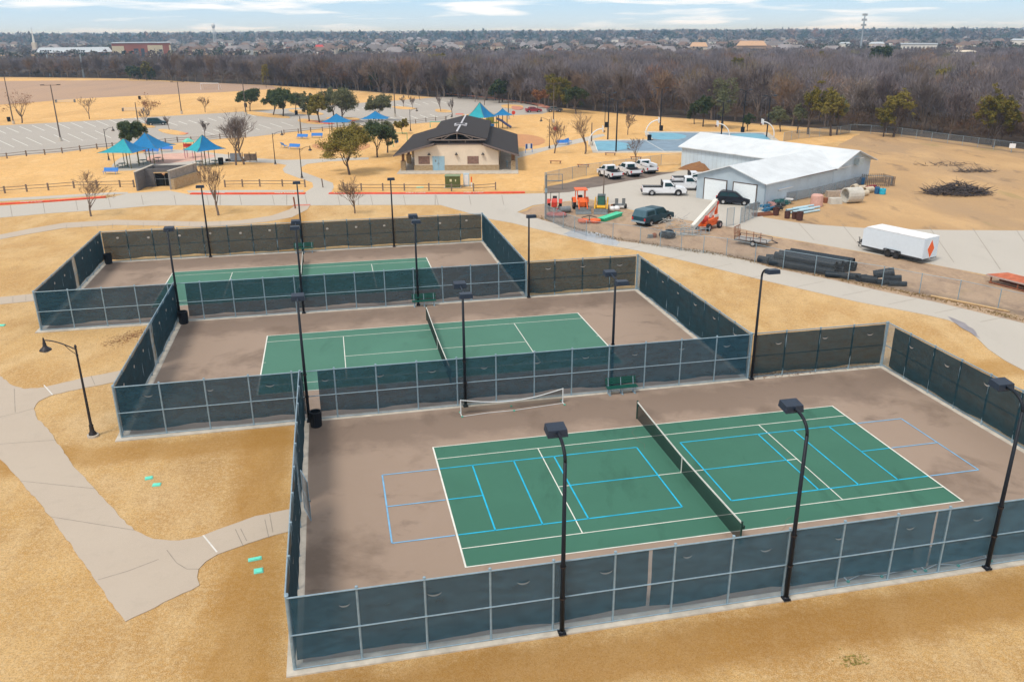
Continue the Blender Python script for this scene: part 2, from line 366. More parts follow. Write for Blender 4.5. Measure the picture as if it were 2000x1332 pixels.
# paved surfaces
sheet('footpath', [(-260, 560), (0, 735), (22, 752), (48, 760), (85, 757), (165, 738), (236, 724), (240, 744), (165, 758), (105, 771), (76, 784), (66, 799), (72, 816), (92, 836), (140, 905), (185, 955), (230, 1005), (262, 1036), (300, 1053), (350, 1056), (390, 1049), (430, 1033), (500, 1008), (582, 992),
    (580, 1034), (520, 1050), (470, 1067), (425, 1083), (402, 1097), (388, 1112), (385, 1128), (390, 1143), (245, 1214), (170, 1110), (100, 1010), (40, 940), (0, 897), (-300, 690)], conc_path, .03, .045, .35)
sheet('footpath', [(-200, 590), (0, 581), (78, 573), (82, 587), (0, 595), (-200, 606)], conc_path, .03)
sheet('footpath', [(-300, 505), (0, 459), (60, 447), (125, 436), (225, 430), (325, 432), (400, 434), (470, 431), (530, 422), (565, 410), (580, 400), (607, 400), (600, 410), (570, 425), (520, 434), (450, 440), (380, 443), (300, 441), (225, 440), (125, 446), (60, 457), (0, 468), (-300, 520)], conc_path, .03)
road_pts = [(-400, 460), (-400, 437), (0, 403), (207, 388), (252, 378), (330, 373), (372, 381), (500, 381), (590, 380), (612, 366), (610, 357), (580, 347), (556, 338), (552, 331), (560, 323), (537, 319), (470, 317), (440, 316), (440, 311), (500, 310), (560, 313), (625, 311), (720, 308), (720, 312), (642, 316), (600, 321), (587, 328), (590, 336), (620, 347), (650, 358), (652, 366), (645, 380), (1000, 380), (1062, 378), (1112, 374), (1212, 355), (1275, 344), (1320, 335), (1350, 331), (1500, 371),
    (1490, 425), (1560, 436), (1600, 440), (1700, 447), (1850, 450), (2000, 451), (2500, 462), (2500, 660), (2000, 552), (1925, 537), (1810, 515), (1675, 491), (1500, 460), (1445, 447), (1400, 440), (1300, 424), (1225, 409), (1150, 389), (1062, 399), (1040, 402), (1010, 415), (1062, 431), (1125, 448), (1200, 470), (1375, 490), (1475, 513), (1500, 522), (1625, 547), (1725, 570), (1825, 590), (2000, 632), (2500, 745), (2500, 1200), (2150, 850), (2000, 724), (1962, 704), (1930, 682), (1905, 657), (1882, 638), (1850, 625), (1812, 616), (1750, 604), (1675, 590), (1500, 550), (1325, 507), (1220, 485), (1175, 478), (1100, 460), (1040, 446), (1000, 436), (960, 429), (920, 418), (860, 401), (700, 401), (590, 402), (450, 402), (375, 401), (300, 402), (207, 410), (100, 417), (0, 426), (-400, 460)]
sheet('road', road_pts, conc_road, .03)
sheet('sidewalk', [(-400, 420), (0, 389), (120, 382), (225, 376), (250, 376), (250, 379), (225, 380), (120, 387), (0, 394), (-400, 427)], conc_road, .034)
sheet('sidewalk', [(365, 373), (480, 372), (594, 372), (592, 375.5), (480, 376), (368, 377)], conc_road, .034)
sheet('car_park', [(-400, 262), (0, 246), (112, 240), (217, 234), (300, 229), (425, 222), (500, 217), (600, 210), (700, 202), (775, 197), (865, 190), (950, 191), (1010, 200), (1055, 209), (1080, 216), (1060, 223), (1000, 226), (900, 235), (812, 242), (700, 246), (632, 251), (500, 267), (437, 271), (312, 283), (190, 289), (125, 298), (0, 307), (-400, 335)], conc_lot, .03)
sheet('gravel_patch', [(1062, 379), (1064, 366), (1120, 355), (1160, 346), (1220, 342), (1275, 337), (1322, 336), (1275, 346), (1212, 357), (1112, 376)], gravel, .036, .25, 1.5, skirt=False)
sheet('play_plaza', [(222, 318), (240, 306), (300, 296), (350, 292), (420, 300), (480, 306), (490, 316), (440, 318), (400, 324), (340, 328), (300, 330), (240, 335), (215, 332)], conc_road, .03, sm=1)
sheet('pink_play_surface', [(290, 304), (330, 300), (390, 299), (430, 305), (400, 312), (350, 318), (300, 322), (285, 314)], pink_m, .036, sm=2)
sheet('mulch_bed', [(1005, 262), (1040, 264), (1066, 272), (1062, 282), (1035, 287), (1000, 288), (940, 290), (940, 262)], mulch, .03, sm=1)
sheet('mulch_bed', [(600, 285), (640, 278), (700, 275), (730, 285), (700, 297), (640, 297)], mulch, .03, sm=1)
sheet('path_to_courts', [(1000, 300), (1060, 289), (1120, 274), (1160, 265), (1178, 262), (1182, 266), (1165, 270), (1140, 278), (1080, 291), (1040, 302), (1000, 312)], conc_road, .03)
for k, pts in enumerate([[(252, 241), (275, 241), (300, 247), (306, 250), (285, 251), (258, 248)], [(308, 253), (335, 254), (366, 261), (362, 265), (335, 264), (312, 258)],
        [(470, 217), (500, 219), (560, 227), (570, 232), (540, 231), (490, 226)], [(560, 214), (610, 217), (640, 225), (605, 226), (570, 221)], [(585, 232), (620, 236), (640, 244), (605, 243), (580, 238)], [(630, 229), (700, 231), (705, 236), (650, 239)],
        [(760, 208), (800, 210), (820, 214), (780, 215)], [(850, 213), (880, 216), (885, 221), (850, 220)], [(905, 224), (940, 226), (935, 230), (900, 229)], [(975, 205), (1020, 206), (1024, 212), (985, 213)]]):
    sheet('parking_island', pts, grass_tan, .12, sm=2)
# red kerbs and tinted crossings
def strip(name, pts, w, z0, z1, mt):
    q = P(pts); m = MB()
    for a, b in zip(q[:-1], q[1:]):
        dx, dy = b[0] - a[0], b[1] - a[1]; L = math.hypot(dx, dy); nx, ny = -dy / L * w / 2, dx / L * w / 2
        m.prism([(a[0] - nx, a[1] - ny), (b[0] - nx, b[1] - ny), (b[0] + nx, b[1] + ny), (a[0] + nx, a[1] + ny)], z0, z1)
    return struct(m.build(name, mt))
k1 = strip('red_kerb', [(-300, 425), (0, 400), (100, 394), (207, 386)], .75, -.02, .16, kerb_red)
k2 = strip('red_kerb', [(373, 379.5), (480, 379.5), (596, 379.5)], .75, -.02, .16, kerb_red)
k3 = strip('red_kerb', [(643, 379), (800, 379), (920, 378.5), (1025, 377)], .75, -.02, .16, kerb_red)
for k, (a, b) in enumerate([((600, 238), (640, 239.5)), ((672, 240), (692, 236)), ((625, 241), (650, 243)), ((352, 262), (366, 262)), ((890, 224), (905, 224))]):
    strip('red_kerb', [a, b], 1.3, 0, .14, kerb_red)
brick = mat('brick_paving', (.52, .22, .15), .9, var=.2, scale=1)
strip('brick_crossing', [(870, 184), (930, 189), (1000, 197), (1050, 204), (1073, 212)], 2.6, 0, .05, brick)
sheet('brick_island', [(998, 208), (1014, 209), (1024, 212), (1018, 216), (1000, 215)], brick, .16, sm=2)
strip('red_kerb', [(572, 402), (606, 401)], .8, 0, .05, mat('faded_red_tile', (.55, .20, .15), .9, var=.2))
# fire lane lettering on the kerbs
def words(txt, px, py, size, parent, rz=0.0):
    c = bpy.data.curves.new('lettering', 'FONT'); c.body = txt; c.size = size; c.align_x = 'CENTER'; c.align_y = 'CENTER'; c.extrude = .004
    c.materials.append(line_w); o = bpy.data.objects.new('lettering', c); COL.objects.link(o)
    x, y = G(px, py); o.location = (x, y, .172); o.rotation_euler = (0, 0, rz); o.parent = parent; return o
for (px, py, par, rz) in [(62, 396.6, k1, .11), (420, 379.5, k2, 0), (556, 379.5, k2, 0), (672, 379, k3, 0), (812, 378.9, k3, 0), (925, 378.4, k3, .02)]:
    words('FIRE LANE', px, py, .62, par, rz)
# joints and stains on pavement
joint_m = mat('joint_dark', (.29, .25, .21), .9, var=.2); joint_w = mat('joint_white', (.68, .66, .62), .9, var=.1)
def joint(a, b, w=.03, mt=joint_m, z=.034, name='paving_joint'):
    p, q = G(*a), G(*b); dx, dy = q[0] - p[0], q[1] - p[1]; L = math.hypot(dx, dy); nx, ny = -dy / L * w / 2, dx / L * w / 2
    return [(p[0] - nx, p[1] - ny, z), (q[0] - nx, q[1] - ny, z), (q[0] + nx, q[1] + ny, z), (p[0] + nx, p[1] + ny, z)]
m = MB()
for a, b in [((192, 1133), (250, 1116)), ((250, 1116), (310, 1093)), ((326, 1075), (345, 1100)), ((345, 1100), (365, 1112)), ((365, 1112), (388, 1112)), ((470, 1033), (482, 1057)), ((527, 1005), (533, 1040)), ((178, 735), (186, 753)), (( 0, 815), (40, 806)), ((40, 806), (64, 799)), ((28, 760), (30, 806)),
    ((100, 1010), (262, 1036)), ((40, 940), (185, 955)), ((0, 868), (110, 860)), ((1080, 445), (1120, 428 + 19)), ((700, 381), (700, 401)), ((560, 381), (560, 401)), ((430, 381), (430, 401)), ((850, 381), (850, 401))]:
    m.add(joint(a, b, .035 if a[1] > 600 else .09), [(0, 1, 2, 3)])
for k in range(9):
    x = 1250 + k * 90; y0 = 473 + (x - 1215) * .19; m.add(joint((x, y0 + 2), (x - 55, y0 + 13), .05), [(0, 1, 2, 3)])
for k in range(6):
    x = 1560 + 85 * k; m.add(joint((x, 437 + k * 2.5), (x + 30 + 6 * k, 470 + 14.4 * k), .06), [(0, 1, 2, 3)])
for (a0, a1, b0, b1, n) in [((402, 1097 - 44), (575, 996), (425, 1083), (575, 1034), 3), ((0, 583), (76, 575), (0, 594), (76, 586), 3), ((100, 440), (460, 431), (100, 449), (460, 440), 12)]:
    for i in range(1, n): f = i / n; m.add(joint((a0[0] + (a1[0] - a0[0]) * f, a0[1] + (a1[1] - a0[1]) * f), (b0[0] + (b1[0] - b0[0]) * f, b0[1] + (b1[1] - b0[1]) * f), .035), [(0, 1, 2, 3)])
for k in range(16): x = 20 + k * 64; m.add(joint((x, (402 - .068 * (x - 0)) if x < 250 else 382), (x + 4, (425 - .13 * x * .7) if x < 250 else 401), .07), [(0, 1, 2, 3)])
struct(m.build('paving_joints', joint_m))
m = MB()
for a, b in [((86, 753), (103, 772)), ((397, 1046), (424, 1079))]: m.add(joint(a, b, .07), [(0, 1, 2, 3)])
struct(m.build('white_paving_joints', joint_w))
# parking bays
m = MB()
d0 = Vector((8.3, -10.0)).normalized(); acr = Vector((.80, .60))
base = Vector((-121, 203))
def bay(px, py, px2, py2, w=.14): m.add(joint((px, py), (px2, py2), w, z=.036), [(0, 1, 2, 3)])
for k in range(-3, 12):
    x = -12 + k * 25; y = 251.5 - k * 1.9; L = 24; bay(x, y, x + L, y + L * .42, .17)          # upper row
    if k < 9: x = -30 + k * 27; y = 277 - k * 2.6; bay(x, y, x + 31, y + 14, .15)           # lower row
for k in range(9): x = 330 + k * 19; y = 240 - k * 2.2; bay(x, y, x + 17, y + 6, .2)
for k in range(8): x = 395 + k * 22; y = 256 - k * 2.4; bay(x, y, x + 24, y + 8, .17)
for k in range(12): x = 690 + k * 17; y = 212 - k * 1.4; bay(x, y, x + 12, y + 4, .22)
for k in range(8): x = 700 + k * 20; y = 232 - k * 1.1; bay(x, y, x + 16, y + 6, .2)
struct(m.build('parking_bay_lines', line_w))
# standing water on the service road
wet = mat('shallow_water', (.40, .40, .40), .04, var=.1, scale=.6, spec=1.0)
o = sheet('puddle', [(1120, 450), (1150, 452), (1178, 458), (1200, 466), (1212, 474), (1205, 481), (1180, 478), (1150, 471), (1118, 464), (1100, 457)], wet, .035, .18, .5, skirt=False)
o = sheet('puddle', [(1850, 618), (1885, 632), (1905, 648), (1915, 662), (1895, 650), (1870, 635)], mat('damp_concrete', (.24, .21, .22), .3, var=.2, scale=1), .035, .1, .5, skirt=False)
# court slab
U0 = [(-18.9, -10.3), (18.85, -10.3), (18.85, 10.75), (9.2, 10.75), (9.2, 31.05), (-.5, 31.05), (-.5, 51.45), (-38.55, 51.45), (-38.55, 30.35), (-28.7, 30.35), (-28.7, 10.05), (-18.9, 10.05)]
m = MB().prism([CW(u, v) for u, v in U0], -.1, .06); struct(m.build('court_slab', slab_m))
CK = [(8.468, 37.014), (-5.23, 54.71), (-18.86, 72.34)]
CU = []
for (x, y) in CK:
    dx, dy = x - OX, y - OY; CU.append((dx * math.cos(TH) + dy * math.sin(TH), -dx * math.sin(TH) + dy * math.cos(TH)))
def crect(m, u0, v0, u1, v1, z): m.add([(*CW(u0, v0), z), (*CW(u1, v0), z), (*CW(u1, v1), z), (*CW(u0, v1), z)], [(0, 1, 2, 3)])
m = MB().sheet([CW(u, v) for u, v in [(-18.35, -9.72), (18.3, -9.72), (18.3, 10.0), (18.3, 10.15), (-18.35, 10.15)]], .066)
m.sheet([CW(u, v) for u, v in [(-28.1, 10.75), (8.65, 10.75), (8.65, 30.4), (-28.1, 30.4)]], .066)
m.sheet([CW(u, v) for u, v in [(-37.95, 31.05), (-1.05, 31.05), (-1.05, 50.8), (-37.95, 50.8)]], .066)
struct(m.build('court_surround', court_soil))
mw, mb_, mb2 = MB(), MB(), MB()
for k, (cu, cv) in enumerate(CU):
    m = MB(); crect(m, cu - 11.885, cv - 5.485, cu + 11.885, cv + 5.485, .072); struct(m.build('court_playing_surface', green0 if k == 0 else green1))
    z = .078; l = .05 if k == 0 else .055
    def LU(v, u0, u1, M=mw, w=l, zz=z): crect(M, cu + u0, cv + v - w / 2 * 1, cu + u1, cv + v + w / 2, zz)
    def LV(u, v0, v1, M=mw, w=l, zz=z): crect(M, cu + u - w / 2, cv + v0, cu + u + w / 2, cv + v1, zz)
    w = l
    for s in (-1, 1):
        LU(s * 5.46, -11.885, 11.885, w=.06); LU(s * 4.115, -11.82, 11.82, w=.05)
        LV(s * 11.845, -5.43, 5.43, w=.08); LV(s * 6.4, -4.09, 4.09, w=.05)
        LV(s * 11.72, -.02, .02, w=.16)
    LU(0, -6.37, 6.37, w=.05)
# pickleball lines in blue on the near court (measured along the court)
def pick(u, v, lay=0): return None
bl = .078
zb = .083
def BU(v, u0, u1, M): crect(M, u0, v - bl, u1, v + bl * .2, zb)
def BV(u, v0, v1, M): crect(M, u - bl * .6, v0, u + bl * .6, v1, zb)
for s in (-1, 1):
    for M, a, b in ((mb_, 1.24, 11.8), (mb2, 11.93, 14.70)):
        for v in (-3.05, 3.05): crect(M, *((s * a, v - bl / 2) if s > 0 else (-b, v - bl / 2)), *((s * b, v + bl / 2) if s > 0 else (-a, v + bl / 2)), zb)
    for u in (1.24, 5.80, 7.95, 10.12): crect(mb_, s * u - bl / 2, -3.05, s * u + bl / 2, 3.05, zb)
    crect(mb2, s * 14.70 - bl / 2, -3.05, s * 14.70 + bl / 2, 3.05, zb)
    for (a, b, M) in ((1.24, 5.8, mb_), (10.12, 11.8, mb_), (11.93, 14.7, mb2)):
        lo, hi = min(s * a, s * b), max(s * a, s * b); crect(M, lo, -bl / 2, hi, bl / 2, zb + .002)
struct(mw.build('white_court_lines', line_w)); struct(mb_.build('blue_court_lines', line_b)); struct(mb2.build('worn_blue_court_lines', line_b2))

q_ = random.Random(12); m = MB()
for k in range(12):
    u, v = q_.uniform(-17, 17), q_.uniform(-9, 9); ck = k % 3; a = q_.uniform(0, PI); du = CU[ck][0]; dv = CU[ck][1]; pts = []
    for i in range(q_.randint(5, 11)):
        if abs(u) > 17.5 or abs(v) > 9.3: break
        pts.append(CW(u + du, v + dv)); a += q_.gauss(0, .35); u += .5 * math.cos(a); v += .5 * math.sin(a)
    for (x0, y0), (x1, y1) in zip(pts[:-1], pts[1:]):
        L = math.hypot(x1 - x0, y1 - y0); w = .006; nx, ny = -(y1 - y0) / L * w, (x1 - x0) / L * w; m.add([(x0 - nx, y0 - ny, .088), (x1 - nx, y1 - ny, .088), (x1 + nx, y1 + ny, .088), (x0 + nx, y0 + ny, .088)], [(0, 1, 2, 3)])
struct(m.build('court_cracks', mat('crack_dark', (.17, .135, .11), .9, var=.2)))
# ------------------------------------------------------------------ tennis fences
HF = 3.05
dirty_white = mat('vent_light', (.46, .42, .38), .8, var=.1)
vent_dim = mat('vent_flap_edge', (.40, .38, .36), .8, var=.1)
def fence(p, q, nb, label, outer=-1, gaps=(), group='tennis court fences', vents='flap', rails=True, lean=0, bottom=.36):
    """outer=-1: the chain link is on the right-hand side of p->q, the windscreen on the left"""
    a, b = CW(*p), CW(*q); dx, dy = b[0] - a[0], b[1] - a[1]; L = math.hypot(dx, dy); rz = math.atan2(dy, dx)
    t = thing('court_fence', label, 'fence', (*a, .05), rz, group)
    bay = L / nb; s = outer
    for i in range(nb + 1):
        r = .060 if i in (0, nb) else .047
        m = MB().cyl(i * bay, 0, 0, HF + .02, r, n=8); m.lathe([(r + .012, 0), (r + .012, .05), (.002, .08)], 8, (i * bay, 0, HF))
        m.build('post', galv, t)
    for z, r in ((HF - .03, .030), (1.48, .028), (.06, .022)):
        m = MB(); m.tube([(0, s * .05, z), (L, s * .05, z)], r, 6); m.build('rail', galv, t)
    m = MB(); m.add([(0, s * .03, .05), (L, s * .03, .05), (L, s * .03, HF - .03), (0, s * .03, HF - .03)], [(0, 1, 2, 3)]); m.build('chain_link', link_m, t)
    # windscreen with gaps, sagging a little between ties
    q_ = random.Random(int(L * 100) + nb); segs = []; x = .12
    for g0, g1 in sorted(gaps): segs.append((x, g0)); x = g1
    segs.append((x, L - .12))
    m = MB()
    for x0, x1 in segs:
        if x1 - x0 < .3: continue
        nx = max(2, int((x1 - x0) / .45)); nz = 6; o = len(m.v); ph = q_.uniform(0, 6)
        for j in range(nz + 1):
            for i in range(nx + 1):
                xx = x0 + (x1 - x0) * i / nx; zz = bottom + (HF - .1 - bottom) * j / nz
                sag = .018 * math.sin(xx * 2.7 + j * 1.3 + ph) + .012 * math.sin(xx * 6.1 + ph + j)
                dz = (.05 * math.sin(xx * 1.35 + ph) + .07 * max(0, math.sin(xx * .42 + ph * 2)) + .02 * math.sin(xx * 3.9)) * (j == 0)
                m.v.append((xx, -s * (.03 + sag * .8 + .02), zz + dz))
        for j in range(nz):
            for i in range(nx):
                k = o + j * (nx + 1) + i; m.f.append((k, k + 1, k + nx + 2, k + nx + 1))
    w = m.build('windscreen', screen_m, t, smooth=True)
    k = 0; x = 1.8 if vents == 'flap' else 1.5
    while x < L - .6 and vents:
        if not any(g0 - .4 < x < g1 + .4 for g0, g1 in gaps):
            z = 2.32 + q_.uniform(-.09, .09); x += q_.uniform(-.12, .12); m = MB(); o = 0
            for side_ in ((-s * .085, s * .012) if vents == 'flap' else (-s * .085,)):
                pts = []
                if vents == 'flap':
                    rr = .25 * q_.uniform(.75, 1.15)
                    for i in range(9):
                        an = math.radians(200 + 140 * i / 8); th_ = .008 + .060 * math.sin(PI * i / 8)
                        pts.append((x + rr * math.cos(an), z + .12 + rr * .62 * math.sin(an), th_))
                    n0 = len(m.v)
                    for (xx, zz, tt) in pts: m.v.append((xx, side_, zz - tt / 2)); m.v.append((xx, side_, zz + tt / 2))
                    for i in range(8): m.f.append((n0 + 2 * i, n0 + 2 * i + 2, n0 + 2 * i + 3, n0 + 2 * i + 1))
                else:
                    n0 = len(m.v)
                    for i in range(10):
                        an = 2 * PI * i / 10; m.v.append((x + .13 * math.cos(an), side_, z + .10 * math.sin(an)))
                    m.f.append(tuple(range(n0, n0 + 10)))
            m.build('vent', (vent_dim if vents == 'flap' else dirty_white), w)
        x += 3.13 if vents == 'flap' else 2.85
    return t
VF = (-10.0, 10.45, 30.75, 51.1)
fence((-18.62, VF[0]), (18.58, VF[0]), 16, 'long windscreened fence along the bottom of the photo, nearest the viewer', gaps=((12.95, 13.09), (25.0, 25.1)))
fence((18.58, VF[0] + .08), (18.58, VF[1]), 9, 'right end fence of the nearest court, running off the right edge', group='tennis court fences', gaps=((19.6, 20.3),), vents='flap', bottom=.25)
fence((-18.62, VF[1] - .02), (-18.62, VF[0] + .08), 9, 'steeply seen left end fence of the nearest court, with a gate standing open', gaps=((9.3, 10.7),), vents='flap')
fence((-28.42, VF[1]), (8.95, VF[1]), 16, 'long fence between the nearest court and the middle court', gaps=((9.95, 10.75),))
fence((8.98, VF[1]), (18.5, VF[1]), 4, 'short brown-backed fence behind the right end of the nearest court', outer=1, vents='flap', bottom=.3)
fence((8.95, VF[1] + .1), (8.95, VF[2]), 9, 'right end fence of the middle court beside the service road', gaps=((19.4, 20.1),), bottom=.22)
fence((-28.42, VF[2] - .02), (-28.42, VF[1] + .1), 9, 'left end fence of the middle court beside the curved street lamp', gaps=((9.3, 10.2),), vents='spot')
fence((-38.22, VF[2]), (-.82, VF[2]), 16, 'long fence between the middle court and the farthest court', gaps=((9.95, 10.6),), vents=None)
fence((-.78, VF[2]), (8.88, VF[2]), 4, 'short brown-backed fence behind the right end of the middle court', outer=1, vents='flap', bottom=.3)
fence((-.82, VF[2] + .1), (-.82, VF[3]), 9, 'right end fence of the farthest court', vents=None, bottom=.2)
fence((-38.22, VF[3] - .02), (-38.22, VF[2] + .1), 9, 'left end fence of the farthest court, farthest left of the court fences', gaps=((9.3, 10.2),), vents='spot')
fence((-38.2, VF[3]), (-.84, VF[3]), 16, 'back fence of the farthest court with a row of pale round vents', outer=1, vents='spot', bottom=.28)
# open gate in the near court's left fence
t = thing('fence_gate', 'chain link gate swung open inside the left fence of the nearest court', 'gate', (*CW(-18.45, .55), .07), TH + math.radians(-75))
m = MB(); m.tube([(0, 0, .1), (1.2, 0, .1), (1.2, 0, 2.1), (0, 0, 2.1), (0, 0, .1)], .024, 6); m.tube([(0, 0, 1.1), (1.2, 0, 1.1)], .018, 6); m.tube([(0, 0, .1), (1.2, 0, 2.1)], .01, 5); m.build('gate_frame', galv, t)
m = MB().add([(0, 0, .1), (1.2, 0, .1), (1.2, 0, 2.1), (0, 0, 2.1)], [(0, 1, 2, 3)]); m.build('chain_link', link_far, t)
m = MB().cb(1.15, .05, 1.1, .12, .05, .08); m.build('latch', galv_dark, t)

# ------------------------------------------------------------------ court lights
def court_light(uv, label, heads, zp=7.2, group='court floodlight poles', facing=1):
    """heads: list of ('near'|'far', arm length)"""
    x, y = CW(*uv); t = thing('court_light_pole', label, 'light pole', (x, y, .06), TH, group)
    MB().tube([(0, 0, 0), (0, 0, zp)], [.095, .065], 12).build('pole', black_m, t, smooth=True)
    m = MB().cb(0, 0, .02, .28, .28, .04); m.lathe([(.14, .03), (.13, .10), (.09, .14)], 12)
    for a in (-.12, .12):
        for b in (-.12, .12): m.cyl(a, b, .04, .09, .018, n=6)
    m.build('base_plate', black_m, t)
    m = MB()
    for z in (1.55, 2.9): MB().lathe([(.112, z - .03), (.118, z), (.112, z + .03)], 10).build('band', mat('dark_band', (.035, .022, .018), .8), t)
    for (sgn, curved, al, hr) in heads:
        if curved:
            pts = [(0, 0, zp - .05)]
            for i in range(1, 9):
                an = PI / 2 * i / 8; pts.append((0, sgn * .85 * (1 - math.cos(an)), zp + .62 * math.sin(an)))
            pts.append((0, sgn * al, zp + .60)); zz = zp + .60
            arm = MB().tube(pts, .062, 8).build('arm', black_m, t, smooth=True)
        else:
            zz = zp - .08; MB().tube([(0, 0, zz), (0, sgn * al, zz + .08)], .04, 8).build('arm', head_m, t); zz += .08
        y0 = sgn * al; tl = hr
        c, s_ = math.cos(tl), math.sin(tl)
        vs = []
        for k, (dx, dy, dz) in enumerate([(-.37, 0, -.13), (.37, 0, -.13), (.37, .58, -.13), (-.37, .58, -.13), (-.34, .02, .12), (.34, .02, .12), (.34, .56, .12), (-.34, .56, .12)]):
            vs.append((dx, y0 + sgn * (dy * c - dz * s_ * 0), zz + dz + dy * s_))
        m = MB().add(vs, [(3, 2, 1, 0), (4, 5, 6, 7), (0, 1, 5, 4), (1, 2, 6, 5), (2, 3, 7, 6), (3, 0, 4, 7)])
        h = m.build('lamp_head', head_m, t)
        m = MB().add([(-.25, y0 + sgn * .05, zz - .138 + .05 * s_), (.25, y0 + sgn * .05, zz - .138 + .05 * s_), (.25, y0 + sgn * .47, zz - .138 + .47 * s_), (-.25, y0 + sgn * .47, zz - .138 + .47 * s_)], [(0, 1, 2, 3)]); m.build('lens', lens_m, h)
        m = MB().add([(-.37, y0, zz - .132), (.37, y0, zz - .132), (.37, y0 - sgn * .004, zz - .15), (-.37, y0 - sgn * .004, zz - .15)], [(0, 1, 2, 3)]); m.build('rim', black_m, h)
    return t
row = VF
court_light((-9.03, -10.22), 'tall black floodlight pole outside the near fence, leftmost of the nearest three', [(1, 1, .95, .12)], 7.1)
court_light((.02, -10.22), 'tall black floodlight pole outside the near fence, middle of the nearest three', [(1, 1, .95, .12)], 7.1)
court_light((9.10, -10.22), 'tall black floodlight pole outside the near fence, closest to the right edge', [(1, 1, .95, .12)], 7.1)
court_light((-18.35, 10.2), 'floodlight pole beside the black bin at the left rear corner of the nearest court', [(1, 0, .5, .08)], 7.2)
court_light((-9.30, 10.25), 'twin-head floodlight pole beside the white portable net', [(1, 0, .80, .06), (-1, 0, .80, .06)], 7.2)
court_light((.0, 10.95), 'twin-head floodlight pole behind the green bench of the nearest court', [(1, 0, .80, .06), (-1, 0, .80, .06)], 7.1)
court_light((9.12, 10.25), 'floodlight pole with one curved arm at the right corner between nearest and middle courts', [(-1, 1, .9, .1)], 6.8)
court_light((-28.25, 30.5), 'floodlight pole at the far left corner of the middle court', [(1, 0, .5, .08)], 7.1)
court_light((-19.0, 30.5), 'twin-head floodlight pole left of centre between the middle and farthest courts', [(1, 0, .80, .06), (-1, 0, .80, .06)], 7.1)
court_light((-9.9, 30.55), 'twin-head floodlight pole behind the far green bench of the middle court', [(1, 0, .80, .06), (-1, 0, .80, .06)], 7.1)
court_light((-.66, 30.5), 'floodlight pole at the far right corner where middle and farthest courts meet', [(-1, 0, .5, .1)], 7.0)
court_light((-28.4, 50.95), 'floodlight pole at the back of the farthest court, leftmost of three', [(-1, 0, .5, .08)], 7.1)
court_light((-19.4, 50.95), 'floodlight pole at the back of the farthest court, middle of three by the green bench', [(-1, 0, .5, .08)], 7.1)
court_light((-10.2, 50.95), 'floodlight pole at the back of the farthest court, rightmost of three', [(-1, 0, .5, .08)], 7.1)
# wall lamp box on the right near pole
# ------------------------------------------------------------------ nets
net_green = mat('net_post_green', (.010, .050, .040), .5, var=.1)
band_m = mat('net_band', (.66, .66, .62), .8, var=.1)
for k, (cu, cv) in enumerate(CU):
    lab = ['tennis net across the nearest court', 'tennis net across the middle court', 'tennis net across the farthest court, partly behind a fence'][k]
    x, y = CW(cu, cv); t = thing('tennis_net', lab, 'net', (x, y, .072), TH, 'tennis nets')
    vw = 6.40; n = 16; top = [1.07 - .155 * math.cos(i / n * PI - PI / 2) ** 1 if True else 0 for i in range(n + 1)]
    top = [.914 + (1.07 - .914) * abs(2 * i / n - 1) ** 1.3 for i in range(n + 1)]
    ys = [-vw + 2 * vw * i / n for i in range(n + 1)]
    m = MB()
    for i in range(n): m.add([(0, ys[i], .03), (0, ys[i + 1], .03), (0, ys[i + 1], top[i + 1]), (0, ys[i], top[i])], [(0, 1, 2, 3)])
    m.build('netting', net_m, t)
    m = MB()
    for i in range(n):
        a, b = (ys[i], top[i]), (ys[i + 1], top[i + 1])
        m.add([(-.02, a[0], a[1] - .07), (.02, a[0], a[1] - .07), (.02, a[0], a[1]), (-.02, a[0], a[1]), (-.02, b[0], b[1] - .07), (.02, b[0], b[1] - .07), (.02, b[0], b[1]), (-.02, b[0], b[1])],
              [(0, 1, 5, 4), (1, 2, 6, 5), (2, 3, 7, 6), (3, 0, 4, 7)])
    m.build('top_band', band_m, t)
    m = MB()
    m.add([(-.014, -.04, 0), (.014, -.04, 0), (.014, .04, 0), (-.014, .04, 0), (-.014, -.04, .92), (.014, -.04, .92), (.014, .04, .92), (-.014, .04, .92)], [(0, 1, 5, 4), (1, 2, 6, 5), (2, 3, 7, 6), (3, 0, 4, 7)])
    m.build('centre_strap', band_m, t)
    for s in (-1, 1):
        m = MB().cyl(0, s * vw, 0, 1.10, .042, n=10); m.lathe([(.05, 1.08), (.052, 1.12), (.002, 1.13)], 10, (0, s * vw, 0)); p_ = m.build('post', net_green, t)
        MB().cb(.07, s * (vw + .02), .85, .09, .1, .16).build('winch', net_green, p_)
# ------------------------------------------------------------------ benches, bins, portable nets
def court_bench(uv, rz, label):
    x, y = CW(*uv); t = thing('bench', label, 'bench', (x, y, .066), TH + rz, 'green benches on the courts')
    m = MB()
    for i in range(3): m.cb(0, -.16 + .16 * i, .45, 1.95, .13, .04)
    m.build('seat', green_m, t)
    m = MB()
    for i in range(3): m.box(-.97, .26 + .03 * i, .56 + .14 * i, .97, .29 + .03 * i, .68 + .14 * i)
    m.build('backrest', green_m, t)
    for a in (-.8, 0, .8):
        m = MB().tube([(a, -.2, 0), (a, -.1, .42)], .025, 6); m.tube([(a, .22, 0), (a, .12, .42)], .025, 6); m.tube([(a, -.2, .42), (a, .2, .42), (a, .33, .95)], .025, 6); m.cb(a, 0, .01, .12, .5, .02); m.build('leg', galv, t)
court_bench((.35, 10.0), 0, 'dark green bench against the fence behind the nearest court')
court_bench((-9.45, 30.2), 0, 'dark green bench against the far fence of the middle court')
court_bench((-19.3, 50.55), 0, 'dark green bench against the back fence of the farthest court')
